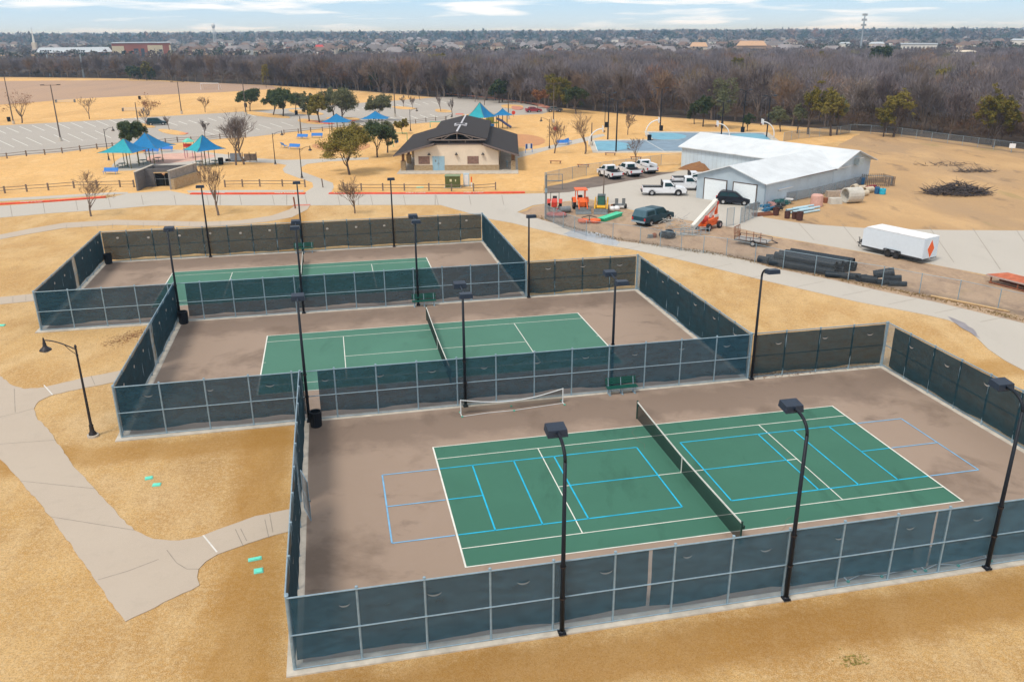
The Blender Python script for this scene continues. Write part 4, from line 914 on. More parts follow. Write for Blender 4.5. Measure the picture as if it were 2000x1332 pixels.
# blue benches
def blue_bench(px, py, rz, label, L=2.4):
    t = thing('bench', label, 'bench', (*G(px, py), .03), rz, 'blue park benches')
    MB().box(-L / 2, -.25, .42, L / 2, .25, .47).build('seat', blue_m, t); MB().add([(-L / 2, .28, .5), (L / 2, .28, .5), (L / 2, .45, .98), (-L / 2, .45, .98), (-L / 2, .32, .48), (L / 2, .32, .48), (L / 2, .49, .96), (-L / 2, .49, .96)], [(3, 2, 1, 0), (4, 5, 6, 7), (0, 1, 5, 4), (1, 2, 6, 5), (2, 3, 7, 6), (3, 0, 4, 7)]).build('backrest', blue_m, t)
    for x in (-L * .42, L * .42): MB().tube([(x, -.25, 0), (x, -.2, .44), (x, .3, .46), (x, .42, .9)], .03, 5).tube([(x, .3, .44), (x, .42, 0)], .03, 5).build('leg', blue_m, t)
blue_bench(297, 301, .1, 'blue bench right of the left canopies, left of the two on the plaza')
blue_bench(325, 297, .05, 'blue bench right of the left canopies, right of the two on the plaza')
blue_bench(590, 272, -.2, 'blue bench at the plaza edge below the thin light pole')
blue_bench(619, 270, .0, 'blue bench left of the small canopy above the yellow-green tree')
blue_bench(556, 289, 2.1, 'blue bench turned end-on on the lawn, left of a pair')
blue_bench(574, 292, -.35, 'blue bench on the lawn, right of a pair')
blue_bench(1100, 284, .3, 'blue bench left of the basketball court, left of a pair')
blue_bench(1111, 281, 1.2, 'blue bench turned end-on beside the basketball court')
blue_bench(216, 341, -.1, 'blue bench below the left canopies near the rail fence')
t = thing('information_board', 'blue and white information board right of the pavilion', 'sign', (*G(1033, 299), 0), .5)
MB().tube([(-.7, 0, 0), (-.7, 0, 1.6)], .05, 6).tube([(.7, 0, 0), (.7, 0, 1.6)], .05, 6).build('post', blue_m, t); MB().cb(0, 0, 1.2, 1.5, .06, .9).build('panel', white_m, t); MB().cb(-.5, -.04, 1.2, .35, .02, .9).cb(.5, -.04, 1.2, .35, .02, .9).build('stripe', mat('navy_stripe', (.03, .09, .3), .5), t)
def litter(px, py, label, s=1.25, mt=None): dup(b0, (*G(px, py), 0), 0, label, s)
for px, py, l in ((18, 238, 'black bin left of the reddish tree at the car park corner'), (579, 225, 'black bin under the oaks on the car park island'), (690, 249, 'black bin right of the small blue canopy'), (432, 322, 'black bin beside the fenced bare trees'), (1268, 275, 'dark brown bin between the two basketball courts'), (1291, 256, 'dark bin at the far left light pole of the upper basketball court'), (1450, 259, 'dark bin at the far edge of the upper basketball court'), (1185, 249, 'dark bin by the thin light poles left of the basketball courts'), (273, 195, 'black bin on the sports field beyond the car park'), (480, 210, 'black bin beside the oak by the field')): litter(px, py, l)
for k, (px, py, l) in enumerate([(282, 302, 'round red panel beside the left canopies'), (1003, 229, 'round red panel right of the small canopy behind the pavilion'), (1085, 262, 'red panel behind the reddish bare tree')]):
    t = thing('lollipop_sign', l, 'sign', (*G(px, py), 0), 0, 'round red signs'); MB().cyl(0, 0, 0, .7, .05, n=6).build('post', galv_dark, t); MB().tube([(0, -.05, 1.1), (0, .05, 1.1)], .5, 16).build('panel', red_m, t)
for k, (px, py, l) in enumerate([(1242, 315 - 3, 'timber bench below the small tree behind the white pickups'), (1192, 304, 'brown timber beam bench on the grass below the basketball court'), (1085, 320, 'brown timber beam bench right of the pavilion, leftmost'), (1139, 327, 'brown timber beam bench above the dark gravel')]):
    t = thing('timber_bench', l, 'bench', (*G(px, py), 0), -.15, 'brown backless timber benches'); m = MB().box(-1, -.2, .38, 1, .2, .48).build('seat', mat('orange_brown_wood', (.30, .12, .06), .8), t)
    for x in (-.8, .8): MB().box(x - .08, -.15, 0, x + .08, .15, .38).build('leg', wood_grey, t)
# ------------------------------------------------------------------ play equipment
def tag_play(px, py, name, label): return thing(name, label, 'playground', (*G(px, py), 0), 0)
t = tag_play(372, 309, 'play_tower', 'small play tower with mint roof left of the single canopy')
for x in (-.7, .7):
    for y in (-.6, .6): MB().tube([(x, y, 0), (x, y, 2.9)], .06, 6).build('post', mat('pink_post', (.5, .2, .25), .6), t)
MB().box(-.8, -.7, 1.4, .8, .7, 1.5).build('deck', mat('purple_deck', (.2, .1, .3), .6), t); MB().lathe([(1.15, 2.85), (.9, 3.1), (.1, 3.5), (.001, 3.5)], 4).build('roof', mat('mint_roof', (.16, .6, .45), .6), t); MB().box(-.75, -.66, 2.0, .75, -.6, 2.6).build('panel', red_m, t)
t = tag_play(958, 252, 'play_structure', 'yellow and green climbing structure with a dark slide behind the pavilion')
for x in (-4.6, -3.4, -2.2, -1, .2, 1.4):
    MB().tube([(x, 0, 0), (x, 0, 2.9)], .09, 6).build('post', mat('tan_post', (.50, .32, .12), .7), t)
MB().box(-1.6, -.8, 1.3, 1.8, .8, 1.45).build('deck', mat('green_deck', (.10, .22, .08), .6), t)
MB().lathe([(.9, 1.5), (.95, 2.2), (.85, 3.0), (.2, 3.3), (.001, 3.3)], 8, (-.1, 0, 0)).build('tower', mat('yellow_green_plastic', (.28, .30, .04), .6), t)
MB().tube([(1.5, -.2, 2.3), (2.6, -.8, 1.9), (3.6, -1.3, 1.2), (4.8, -1.8, .5)], .28, 8).build('slide', mat('navy_plastic', (.03, .04, .12), .4), t)
MB().cb(.3, -.6, .9, 1.2, .3, .6).build('panel', blue_m, t)
t = tag_play(794, 287, 'swing_frame', 'green post and blue bucket swing left of the pavilion roof')
MB().tube([(-2.6, 0, 0), (-2.6, 0, 2.6), (.2, 0, 2.6), (.2, 0, 0)], .07, 6).build('frame', mat('bright_green_post', (.04, .36, .16), .5), t)
MB().lathe([(.001, 0), (.35, .1), (.4, .5), (.3, .55)], 10, (-1.9, 0, .7)).build('bucket_seat', blue_m, t); MB().tube([(-1.9, 0, 1.2), (-1.9, 0, 2.6)], .02, 4).build('chain', galv, t)
t = tag_play(850, 250, 'climbing_frame', 'low mint green climbing frame behind the pavilion')
MB().tube([(-1.2, 0, 0), (-1.2, 0, 1.3), (1.2, 0, 1.3), (1.2, 0, 0)], .06, 6).tube([(-1.2, .9, 0), (-1.2, .9, 1.3), (1.2, .9, 1.3), (1.2, .9, 0)], .06, 6).build('frame', mint, t)
t = tag_play(448, 317, 'fenced_plant_bay', 'grey screened plant bay around the bare twin tree')
m = MB()
for x in (0, 1.2, 2.4, 3.6, 4.8): m.tube([(x, 0, 0), (x, 0, 1.7)], .07, 6)
m.build('post', wood_grey, t); MB().box(.2, .1, .2, 2.2, .14, 1.5).build('screen', mat('slate_panel', (.22, .26, .32), .7), t); MB().box(2.6, .1, .2, 4.7, .14, 1.4).build('slats', wood_grey, t)

# ------------------------------------------------------------------ basketball courts
def bb(pts_outer, pts_in, key_l, nm):
    sheet('basketball_slab', pts_outer, slab_m, .04, sm=0); sheet('basketball_surface', pts_in, bb_grey, .046, skirt=False)
bb([(1148, 274), (1392, 272), (1360, 299), (1158, 299)], [(1160, 276), (1378, 274), (1352, 296), (1167, 296)], None, 0)
bb([(1258, 257), (1500, 259), (1530, 282), (1268, 277)], [(1266, 259.5), (1490, 261), (1510, 277), (1276, 274)], None, 1)
def key(pts): sheet('basketball_key', pts, bb_light, .05, sm=1, skirt=False)
key([(1160, 276.5), (1200, 276), (1226, 281), (1236, 287), (1222, 294), (1167, 295.5), (1163, 286)])
key([(1352, 275), (1378, 274.5), (1360, 295), (1335, 295), (1330, 285)])
key([(1267, 260), (1310, 260), (1338, 264), (1342, 269), (1320, 274), (1276, 273.5)])
key([(1430, 262), (1490, 261.5), (1508, 276), (1450, 276), (1425, 269)])
m = MB()
for a, b in [((1160, 276), (1167, 296)), ((1262, 276), (1297, 296)), ((1160, 276), (1378, 274)), ((1167, 296), (1352, 296)), ((1267, 259.5), (1490, 261)), ((1276, 274), (1420, 275)), ((1375, 260), (1392, 276))]: m.add(joint(a, b, .12, z=.056), [(0, 1, 2, 3)])
struct(m.build('basketball_lines', line_w))
def hoop(px, py, d, label, tip):
    t = thing('basketball_hoop', label, 'basketball hoop', (*G(px, py), 0), 0 if d > 0 else PI, 'white gooseneck basketball hoops')
    m = MB(); pts = [(0, 0, 0), (0, 0, .8)] + [(2.6 * (1 - math.cos(PI / 2 * i / 8)), 0, .8 + 2.6 * math.sin(PI / 2 * i / 8)) for i in range(1, 9)]
    m.tube(pts, .11, 8).build('gooseneck', white_m, t, smooth=True)
    MB().box(2.6, -.9, 2.85, 2.66, .9, 3.95).build('backboard', white_m, t)
    m = MB(); m.tube([(2.9 + .24 * math.cos(a), .24 * math.sin(a), 3.05) for a in [2 * PI * i / 12 for i in range(13)]], .015, 4); m.build('rim', red_m, t)
    m = MB(); m.lathe([(.23, 3.04), (.14, 2.65)], 10, (2.9, 0, 0)); m.build('net', net_m, t)
hoop(1150, 287, 1, 'white gooseneck hoop at the left end of the lower basketball court', None)
hoop(1261, 267, 1, 'white gooseneck hoop at the left end of the upper basketball court', None)
hoop(1424, 275, -1, 'white gooseneck hoop rising just above the white shed roof', None)
hoop(1511, 271, -1, 'white gooseneck hoop at the right end of the upper basketball court', None)
def twin_light(px, py, tx, ty, label, rz=0.0, arm=.75, thin=.15, grp='twin-headed basketball court lights'):
    H = hgt(px, py, tx, ty); t = thing('twin_light_pole', label, 'light pole', (*G(px, py), 0), rz, grp)
    MB().tube([(0, 0, 0), (0, 0, H)], [thin, thin * .7], 8).build('pole', black_m, t)
    MB().tube([(-arm, 0, H + .18), (0, 0, H - .1), (arm, 0, H + .18)], .05, 6).build('arm', iron_m, t)
    for s in (-1, 1): MB().add([(s * (arm - .1), -.34, H + .06), (s * (arm + .7), -.34, H + .2), (s * (arm + .7), .34, H + .2), (s * (arm - .1), .34, H + .06), (s * (arm - .05), -.25, H + .26), (s * (arm + .65), -.25, H + .36), (s * (arm + .65), .25, H + .36), (s * (arm - .05), .25, H + .26)],
        [(3, 2, 1, 0), (4, 5, 6, 7), (0, 1, 5, 4), (1, 2, 6, 5), (2, 3, 7, 6), (3, 0, 4, 7)]).build('lamp_head', black_m, t)
twin_light(1203, 297, 1206, 197, 'twin-headed light pole at the lower left of the basketball courts, nearest')
twin_light(1187, 273, 1190, 184, 'twin-headed light pole, middle of three left of the basketball courts')
twin_light(1181, 250, 1177, 171, 'thin twin-headed light pole, farthest of three left of the basketball courts', thin=.08)
twin_light(1289, 256, 1292, 174, 'twin-headed light pole at the far left of the upper basketball court')
twin_light(1408, 272, 1408, 200, 'twin-headed light pole rising behind the white shed ridge')
twin_light(1450, 257, 1454, 178, 'twin-headed light pole at the far side of the upper basketball court')
twin_light(1497, 268, 1500, 189, 'twin-headed light pole at the right end of the upper basketball court')
def lot_light(px, py, tx, ty, label, heads=True, mt=None):
    H = hgt(px, py, tx, ty); t = thing('lot_light_pole', label, 'light pole', (*G(px, py), 0), .3, 'tall car park light poles'); mt = mt or mat('brown_pole', (.12, .095, .08), .8, var=.15)
    MB().tube([(0, 0, 0), (0, 0, H)], [.16, .09], 8).build('pole', mt, t); MB().cyl(0, 0, 0, .8, .32, n=12).build('footing', slab_m, t)
    if heads:
        MB().tube([(-1.3, 0, H - .1), (1.3, 0, H - .1)], .05, 5).build('arm', mt, t)
        for s in (-1, 1): MB().box(s * 1.5 - .35, -.2, H - .12, s * 1.5 + .35, .2, H + .06).build('lamp_head', mt, t)
lot_light(119, 276, 101, 166, 'tall light pole standing in the parking bays at left')
lot_light(27, 243, 11, 150, 'tall light pole left of the reddish tree at the left edge')
lot_light(355, 223, 347, 160, 'tall light pole beyond the car park, right of the parked dark car')
lot_light(481, 226, 474, 154, 'tall light pole beside the first oak')
lot_light(589, 270, 586, 228, 'thin pole above the blue bench', False)
lot_light(630, 212, 629, 165, 'thin light pole behind the oaks', False)
lot_light(772, 229, 770, 143, 'tall light pole right of the round oak in the car park')
lot_light(993, 233, 992, 182, 'light pole right of the canopies behind the pavilion', False)
lot_light(1081, 240, 1076, 163, 'tall light pole in front of the large evergreen')
lot_light(270, 241, 269, 200, 'short light pole at the parking island left of the dark car', False)
lot_light(1155, 285, 1152, 240, 'thin pole at the left edge of the lower basketball court', False)
steel_tall = mat('pale_galvanised_mast', (.34, .40, .46), .5, .3)
def mast(px, py, tx, ty, label, grp='tall field floodlight masts'):
    H = hgt(px, py, tx, ty); t = thing('floodlight_mast', label, 'floodlight mast', (*G(px, py), 0), .2, grp)
    MB().tube([(0, 0, 0), (0, 0, H)], [.55, .3], 8).build('pole', steel_tall, t)
    for z in (H - .3, H - 1.6):
        c = MB().box(-2.8, -.15, z - .15, 2.8, .15, z + .15).build('crossarm', steel_tall, t)
        for i in range(5): MB().box(-2.7 + i * 1.2, -.5, z - .5, -2.1 + i * 1.2, -.15, z + .1).build('floodlight', head_m, c)
mast(99, 150, 92, 98, 'tall pale floodlight mast at the wood edge, left of two')
mast(164, 152, 155, 98, 'tall pale floodlight mast at the wood edge, right of two')
t = thing('soccer_goal', 'white soccer goal on the field at the wood edge', 'goal', (*G(410, 176), 0), 0)
MB().tube([(-3.6, 0, 0), (-3.6, 0, 2.5), (3.6, 0, 2.5), (3.6, 0, 0)], .12, 6).tube([(-3.6, 0, 2.5), (-3.6, 2.2, 1.8), (-3.6, 3, 0)], .06, 5).tube([(3.6, 0, 2.5), (3.6, 2.2, 1.8), (3.6, 3, 0)], .06, 5).build('frame', white_m, t)
MB().add([(-3.6, 0, 2.5), (3.6, 0, 2.5), (3.6, 3, 0), (-3.6, 3, 0)], [(0, 1, 2, 3)]).build('netting', mat('goal_net', (.7, .7, .7), .9, alpha=.25), t)
for px, py, l in ((126, 201, 'low pale bleacher on the field behind the left pole'), (259, 218, 'low pale bleacher left of the reddish tree by the dark car')):
    t = thing('bleacher', l, 'bleacher', (*G(px, py), 0), .1, 'low bleachers on the field'); m = MB()
    for i in range(3): m.box(-3.2, i * .6, .3 + .3 * i, 3.2, i * .6 + .3, .36 + .3 * i)
    m.build('bench_plank', mat('pale_aluminium', (.5, .5, .52), .5, .3), t); MB().box(-3, .1, 0, -2.9, 1.6, .9).box(2.9, .1, 0, 3, 1.6, .9).build('frame', galv_dark, t)
# ------------------------------------------------------------------ vehicles (x forward, centred on the wheelbase)
def arch(cx, r, z0, n=7): return [(cx + r * math.cos(PI - PI * i / n), z0 + r * math.sin(PI - PI * i / n)) for i in range(n + 1)]
def wheel(t, x, y, r, w=.24, mt=None, name='wheel'):
    s = 1 if y > 0 else -1
    prof = [(r * .55, -w / 2), (r * .92, -w / 2), (r, -w * .3), (r, w * .3), (r * .92, w / 2), (r * .55, w / 2)]
    def ring(prof, n=18):
        m = MB(); o = 0
        for rr, yy in prof:
            for j in range(n): a = 2 * PI * j / n; m.v.append((x + rr * math.cos(a), y + yy, r + rr * math.sin(a)))
        for i in range(len(prof) - 1):
            for j in range(n): j2 = (j + 1) % n; m.f.append((i * n + j, i * n + j2, (i + 1) * n + j2, (i + 1) * n + j))
        return m
    tyre = ring(prof).build(name, tyre_m, t); ring([(r * .6, s * w * .3), (r * .5, s * w * .42), (r * .2, s * w * .34), (.001, s * w * .40)]).build('rim', mt or rim_m, tyre); return tyre
def pickup(loc, rz, label, paint, L=5.6, shell=False, extended=False, toolbox=True, rack=False, group='white pickup trucks', ladder=False):
    t = thing('pickup_truck', label, 'pickup truck', loc, rz, group); W2 = .97; r = .40
    xr, xf = -L / 2, L / 2; ax_r, ax_f = -L * .285, L * .315; z0 = .42; zb = 1.12
    cab0 = -.25 if not extended else -.75; cab1 = cab0 + 1.75 + (.5 if extended else 0)
    low = [(xr, z0 + .08)] + arch(ax_r, .50, z0) + arch(ax_f, .50, z0) + [(xf - .05, z0), (xf, z0 + .25), (xf - .02, .92), (xf - .18, 1.04), (cab1 + .25, 1.16), (cab0, zb), (cab0, .62), (xr, .62)]
    m = MB().side(low[::-1], -W2, W2); body = m.build('body', paint, t)
    m = MB()   # bed walls and tailgate
    m.box(xr, -W2, .6, cab0, -W2 + .09, zb).box(xr, W2 - .09, .6, cab0, W2, zb).box(xr, -W2 + .09, .6, xr + .07, W2 - .09, zb); m.build('bed_side', paint, t)
    MB().box(xr + .07, -W2 + .09, .621, cab0 - .01, W2 - .09, 1.06).build('bed_floor', dark_m, t)
    MB().box(xr + .02, -W2 + .005, zb, cab0, -W2 + .10, zb + .03).box(xr + .02, W2 - .10, zb, cab0, W2 - .005, zb + .03).build('bed_rail', bump_m, t)
    cabp = [(cab0, zb - .02), (cab0 + .06, 1.80), (cab0 + .25, 1.87), (cab1 - .75, 1.86), (cab1 - .62, 1.80), (cab1 + .12, 1.14)]
    def cabm(prof, ya, yt, zs=1.5): return MB().side(prof[::-1], -ya, ya, -yt, yt, zs)
    cabm(cabp, W2 - .03, W2 - .17).build('cab', paint, t)
    def yw(z): return (W2 - .03) - .14 * min(1, max(0, (z - 1.10) / .70))
    g = MB()
    for s in (-1, 1):
        q = [(cab0 + .25, 1.24), (cab0 + .27, 1.74), (cab1 - .72, 1.74), (cab1 - .22, 1.24)]
        vs = [(x, s * (yw(z) + .032), z) for x, z in q]; g.add(vs, [(0, 1, 2, 3) if s < 0 else (3, 2, 1, 0)])
    g.build('side_window', glass_m, t)
    MB().add([(cab1 + .075, -.74, 1.20), (cab1 + .075, .74, 1.20), (cab1 - .585, .66, 1.785), (cab1 - .585, -.66, 1.785)], [(0, 1, 2, 3)]).build('windscreen', glass_m, t)
    if not shell: MB().add([(cab0 - .012, -.62, 1.25), (cab0 + .04, -.60, 1.74), (cab0 + .04, .60, 1.74), (cab0 - .012, .62, 1.25)], [(0, 1, 2, 3)]).build('rear_window', glass_m, t)
    for x in (ax_r, ax_f):
        MB().tube([(x, -W2 + .03, z0 + .02), (x, W2 - .03, z0 + .02)], .485, 16).build('wheel_well', dark_m, t)
        for y in (-W2 + .11, W2 - .11): wheel(t, x, y, r)
    MB().box(xr - .14, -W2 + .04, .48, xr + .02, W2 - .04, .66).build('bumper', galv if shell else bump_m, t)
    MB().box(xf - .06, -W2 + .04, .42, xf + .10, W2 - .04, .62).build('bumper', bump_m, t)
    for s in (-1, 1):
        MB().box(xr - .012, s * (W2 - .10) - .09, .72, xr + .10, s * (W2 - .10) + .105, 1.02).build('tail_light', red_l, t); MB().box(xf - .10, s * (W2 - .16) - .14, .74, xf + .012, s * (W2 - .16) + .14, .92).build('headlight', head_l, t)
        MB().box(cab1 - .28, s * W2 - .02, 1.22, cab1 - .14, s * (W2 + .24), 1.40).build('mirror', bump_m, t)
        MB().box(cab0 + .9, s * (W2 + .008) - .012, 1.02, cab0 + 1.05, s * (W2 + .008) + .012, 1.06).build('door_handle', bump_m, t)
    MB().box(xf + .0, -.6, .66, xf + .012, .6, .90).build('grille', bump_m, t)
    if toolbox: MB().box(cab0 - .55, -W2 + .1, 1.061, cab0 - .06, W2 - .1, 1.28).build('toolbox', mat('black_toolbox', (.03, .03, .035), .4), t)
    if rack: m = MB().box(cab0 - .14, -.85, 1.28, cab0 - .08, .85, 2.02).build('headboard', bump_m, t)
    if shell:
        sp = [(xr + .02, zb), (xr + .28, 1.80), (xr + .5, 1.86), (cab0 - .03, 1.88), (cab0 - .03, zb)]
        MB().side(sp[::-1], -W2 + .02, W2 - .02, -W2 + .15, W2 - .15, 1.5).build('camper_shell', mat('teal_shell', (.05, .12, .16), .5, coat=.1), t)
        g = MB()
        for s in (-1, 1): g.add([(x, s * ((W2 - .02 - .13 * min(1, max(0, (z - 1.12) / .68))) + .034), z) for x, z in [(xr + .38, 1.26), (xr + .5, 1.72), (cab0 - .22, 1.72), (cab0 - .22, 1.26)]], [(0, 1, 2, 3) if s < 0 else (3, 2, 1, 0)])
        g.add([(xr + .055, -.72, 1.2), (xr + .265, -.7, 1.74), (xr + .265, .7, 1.74), (xr + .055, .72, 1.2)], [(0, 1, 2, 3)]); g.build('shell_window', glass_m, t)
    if ladder: MB().box(xr + .3, -W2 + .1, 1.1, cab0 - .2, -W2 + .55, 1.55).box(xr + .3, W2 - .55, 1.1, cab0 - .2, W2 - .1, 1.55).build('service_box', paint, t)
    return t
def car(loc, rz, label, paint, L=4.5, H=1.65, cat='car', suv=True, name='parked_car', group='parked cars'):
    t = thing(name, label, cat, loc, rz, group); W2 = .92; r = .35; z0 = .30; zb = .98
    xr, xf = -L / 2, L / 2
    low = [(xr + .05, z0)] + arch(-L * .29, .42, z0) + arch(L * .30, .42, z0) + [(xf - .06, z0), (xf, .55), (xf - .1, .82), (xf - 1.15, 1.0), (xr + .1, zb + .05), (xr, .8)]
    MB().side(low[::-1], -W2, W2).build('body', paint, t)
    c0, c1 = (xr + .12, xf - 1.25) if suv else (xr + .75, xf - 1.15)
    prof = [(c0, .97), (c0 + .22, H - .12), (c0 + .5, H), (c1 - 1.0, H), (c1 - .75, H - .08), (c1 + .1, .97)]
    MB().side(prof[::-1], -W2 + .05, W2 - .05, -W2 + .2, W2 - .2, 1.3).build('cabin', paint, t)
    g = MB()
    for s in (-1, 1):
        for a, b, c, d in (((c0 + .30, 1.06), (c0 + .45, H - .14), (c0 + (c1 - c0) * .42, H - .12), (c0 + (c1 - c0) * .42, 1.06)), ((c0 + (c1 - c0) * .46, 1.06), (c0 + (c1 - c0) * .46, H - .12), (c1 - .95, H - .13), (c1 - .35, 1.06))):
            g.add([(x, s * (W2 - .05 - .15 * min(1, (z - .97) / (H - 1.09)) + .034), z) for x, z in (a, b, c, d)], [(0, 1, 2, 3) if s < 0 else (3, 2, 1, 0)])
    g.build('side_window', glass_m, t)
    MB().add([(c1 + .05, -.70, 1.04), (c1 + .05, .70, 1.04), (c1 - .70, .64, H - .09), (c1 - .70, -.64, H - .09)], [(0, 1, 2, 3)]).build('windscreen', glass_m, t)
    MB().add([(c0 + .02, -.68, 1.08), (c0 + .185, -.62, H - .18), (c0 + .185, .62, H - .18), (c0 + .02, .68, 1.08)], [(0, 1, 2, 3)]).build('rear_window', glass_m, t)
    for x in (-L * .29, L * .30):
        MB().tube([(x, -W2 + .03, z0 + .02), (x, W2 - .03, z0 + .02)], .405, 16).build('wheel_well', dark_m, t)
        for y in (-W2 + .09, W2 - .09): wheel(t, x, y, r, .2)
    for s in (-1, 1): MB().box(xr - .01, s * (W2 - .12) - .1, .82, xr + .14, s * (W2 - .12) + .13, 1.08).build('tail_light', red_l, t); MB().box(xf - .16, s * (W2 - .2) - .16, .66, xf + .004, s * (W2 - .2) + .16, .8).build('headlight', head_l, t); MB().box(c1 - .45, s * (W2 - .05), 1.02, c1 - .32, s * (W2 + .16), 1.14).build('mirror', paint, t)
    return t
white_car = mat('white_vehicle_paint', (.76, .78, .82), .3, var=.03, coat=.5)
def ang(a, b):  # heading from two photo pixels
    p, q = G(*a), G(*b); return math.atan2(q[1] - p[1], q[0] - p[0])
def vloc(px, py, z=.03): return (*G(px, py), z)
pickup(vloc(1296, 381), ang((1262, 385), (1333, 387)) + .12, 'white pickup with open bed and wheels in side view, nearest the garage doors', white_car, 5.9, toolbox=False, rack=True)
pickup(vloc(1338, 371), ang((1262, 385), (1333, 387)) + .10, 'white pickup half behind the side-view pickup, nose hidden by the shed', white_car, 5.7, toolbox=False)
pickup(vloc(1349, 361), ang((1262, 385), (1333, 387)) + .2, 'white work truck farthest back at the shed corner, mostly hidden', white_car, 5.4, toolbox=False, rack=True)
hd = ang((1212, 351), (1180, 340))
pickup(vloc(1191, 347), hd, 'white pickup with tailgate towards the viewer, leftmost of three on the gravel', white_car, 5.4, toolbox=True)
pickup(vloc(1228, 342), hd - .05, 'white pickup with tailgate towards the viewer, middle of three on the gravel', white_car, 5.7, extended=True, toolbox=True)
pickup(vloc(1259, 336), hd - .05, 'white service truck with side boxes, rightmost of three on the gravel', white_car, 5.8, toolbox=True, ladder=True)
teal_car = mat('teal_vehicle_paint', (.006, .050, .075), .5, var=.05, coat=.1, spec=.3)
pickup(vloc(1275, 436), ang((1247, 444), (1305, 430)) + .02, 'dark teal pickup with matching camper shell by the yard edge', teal_car, 5.5, shell=True, extended=True, toolbox=False, group='dark vehicles')
navy = mat('navy_vehicle_paint', (.004, .007, .016), .4, var=.05, coat=.15, spec=.3)
car(vloc(1434, 399), ang((1408, 401), (1460, 404)) - .05, 'black hatchback SUV parked in front of the garage doors', navy, 4.5, 1.65, 'SUV')
car(vloc(1492, 394), .6, 'dark blue car half hidden among the junk by the shed corner', navy, 4.3, 1.5, 'car')
car(vloc(307, 245), .35, 'dark green-black SUV alone in the car park', mat('dark_green_paint', (.004, .030, .040), .4, coat=.15), 4.8, 1.75, 'SUV')
car(vloc(1042, 220), .15, 'dark red car parked by the brick roundabout', mat('dark_red_paint', (.28, .02, .04), .35, coat=.5), 4.6, 1.45, 'car', suv=False)
car(vloc(1083, 219), .1, 'grey car under the large evergreen, beside the dark red car', mat('mid_grey_paint', (.12, .13, .15), .4, coat=.4), 4.4, 1.45, 'car', suv=False)
# enclosed trailer
t = thing('enclosed_trailer', 'long white enclosed trailer with an orange diamond on its rear doors', 'trailer', vloc(1752, 500), ang((1812, 512), (1700, 486)), None)
TL, TW, TZ = 6.6, 2.3, 2.15
tw = mat('trailer_white', (.66, .74, .82), .4, var=.03)
m = MB().side([(-TL / 2, .48), (TL / 2, .48), (TL / 2 + .0, TZ + .1), (TL / 2 - .35, TZ + .3), (-TL / 2, TZ + .3)][::-1], -TW / 2, TW / 2); m.build('body', tw, t)
MB().side([(-TL / 2 - .02, TZ + .29), (TL / 2 - .33, TZ + .29), (TL / 2 - .4, TZ + .36), (-TL / 2, TZ + .36)][::-1], -TW / 2 - .02, TW / 2 + .02).build('roof', mat('trailer_roof', (.78, .80, .82), .5), t)
m = MB().box(-TL / 2, -TW / 2 - .015, .40, TL / 2, -TW / 2, .56).box(-TL / 2, TW / 2, .40, TL / 2, TW / 2 + .015, .56).box(-TL / 2 + .1, -TW / 2 + .1, .36, TL / 2 - .1, TW / 2 - .1, .48).build('chassis', bump_m, t)
rd = MB().box(-TL / 2 - .02, -TW / 2 + .06, .5, -TL / 2, TW / 2 - .06, TZ + .2).build('rear_door', tw, t)
def diamond(x, s, mt, nm, par): 
    w_, h_ = .60 * s, .98 * s; MB().add([(x, 0, 1.38 - h_), (x, w_, 1.38), (x, 0, 1.38 + h_), (x, -w_, 1.38), (x - .01, 0, 1.38 - h_), (x - .01, w_, 1.38), (x - .01, 0, 1.38 + h_), (x - .01, -w_, 1.38)], [(0, 1, 2, 3), (7, 6, 5, 4), (0, 4, 5, 1), (1, 5, 6, 2), (2, 6, 7, 3), (3, 7, 4, 0)]).build(nm, mt, par)
diamond(-TL / 2 - .022, 1.0, white_m, 'diamond_border', rd); diamond(-TL / 2 - .036, .86, mat('orange_sign', (.85, .12, .01), .5, var=.03), 'orange_diamond', rd)
MB().box(-TL / 2 - .03, -.012, .5, -TL / 2 - .018, .012, TZ + .2).build('door_seam', bump_m, rd)
for x in (-.62, .28):
    for y in (-TW / 2 - .02, TW / 2 + .02): wheel(t, x, y, .36, .22, bump_m)
for y in (-TW / 2 - .06, TW / 2 + .06): MB().side([(-1.12, .62), (-1.02, .80), (.68, .80), (.78, .62), (.70, .62), (.62, .76), (-.96, .76), (-1.04, .62)][::-1], y - .12, y + .12).build('mudguard', bump_m, t)
m = MB().tube([(TL / 2, -.8, .45), (TL / 2 + 1.3, 0, .45)], .05, 6).tube([(TL / 2, .8, .45), (TL / 2 + 1.3, 0, .45)], .05, 6); m.build('drawbar', bump_m, t)
m = MB().tube([(TL / 2 + 1.1, 0, .05), (TL / 2 + 1.1, 0, 1.0)], .04, 6); m.tube([(TL / 2 + 1.1, 0, 1.0), (TL / 2 + 1.1, .2, 1.0)], .03, 5); m.cb(TL / 2 + .7, 0, .7, .35, .4, .3); m.build('jack', bump_m, t)
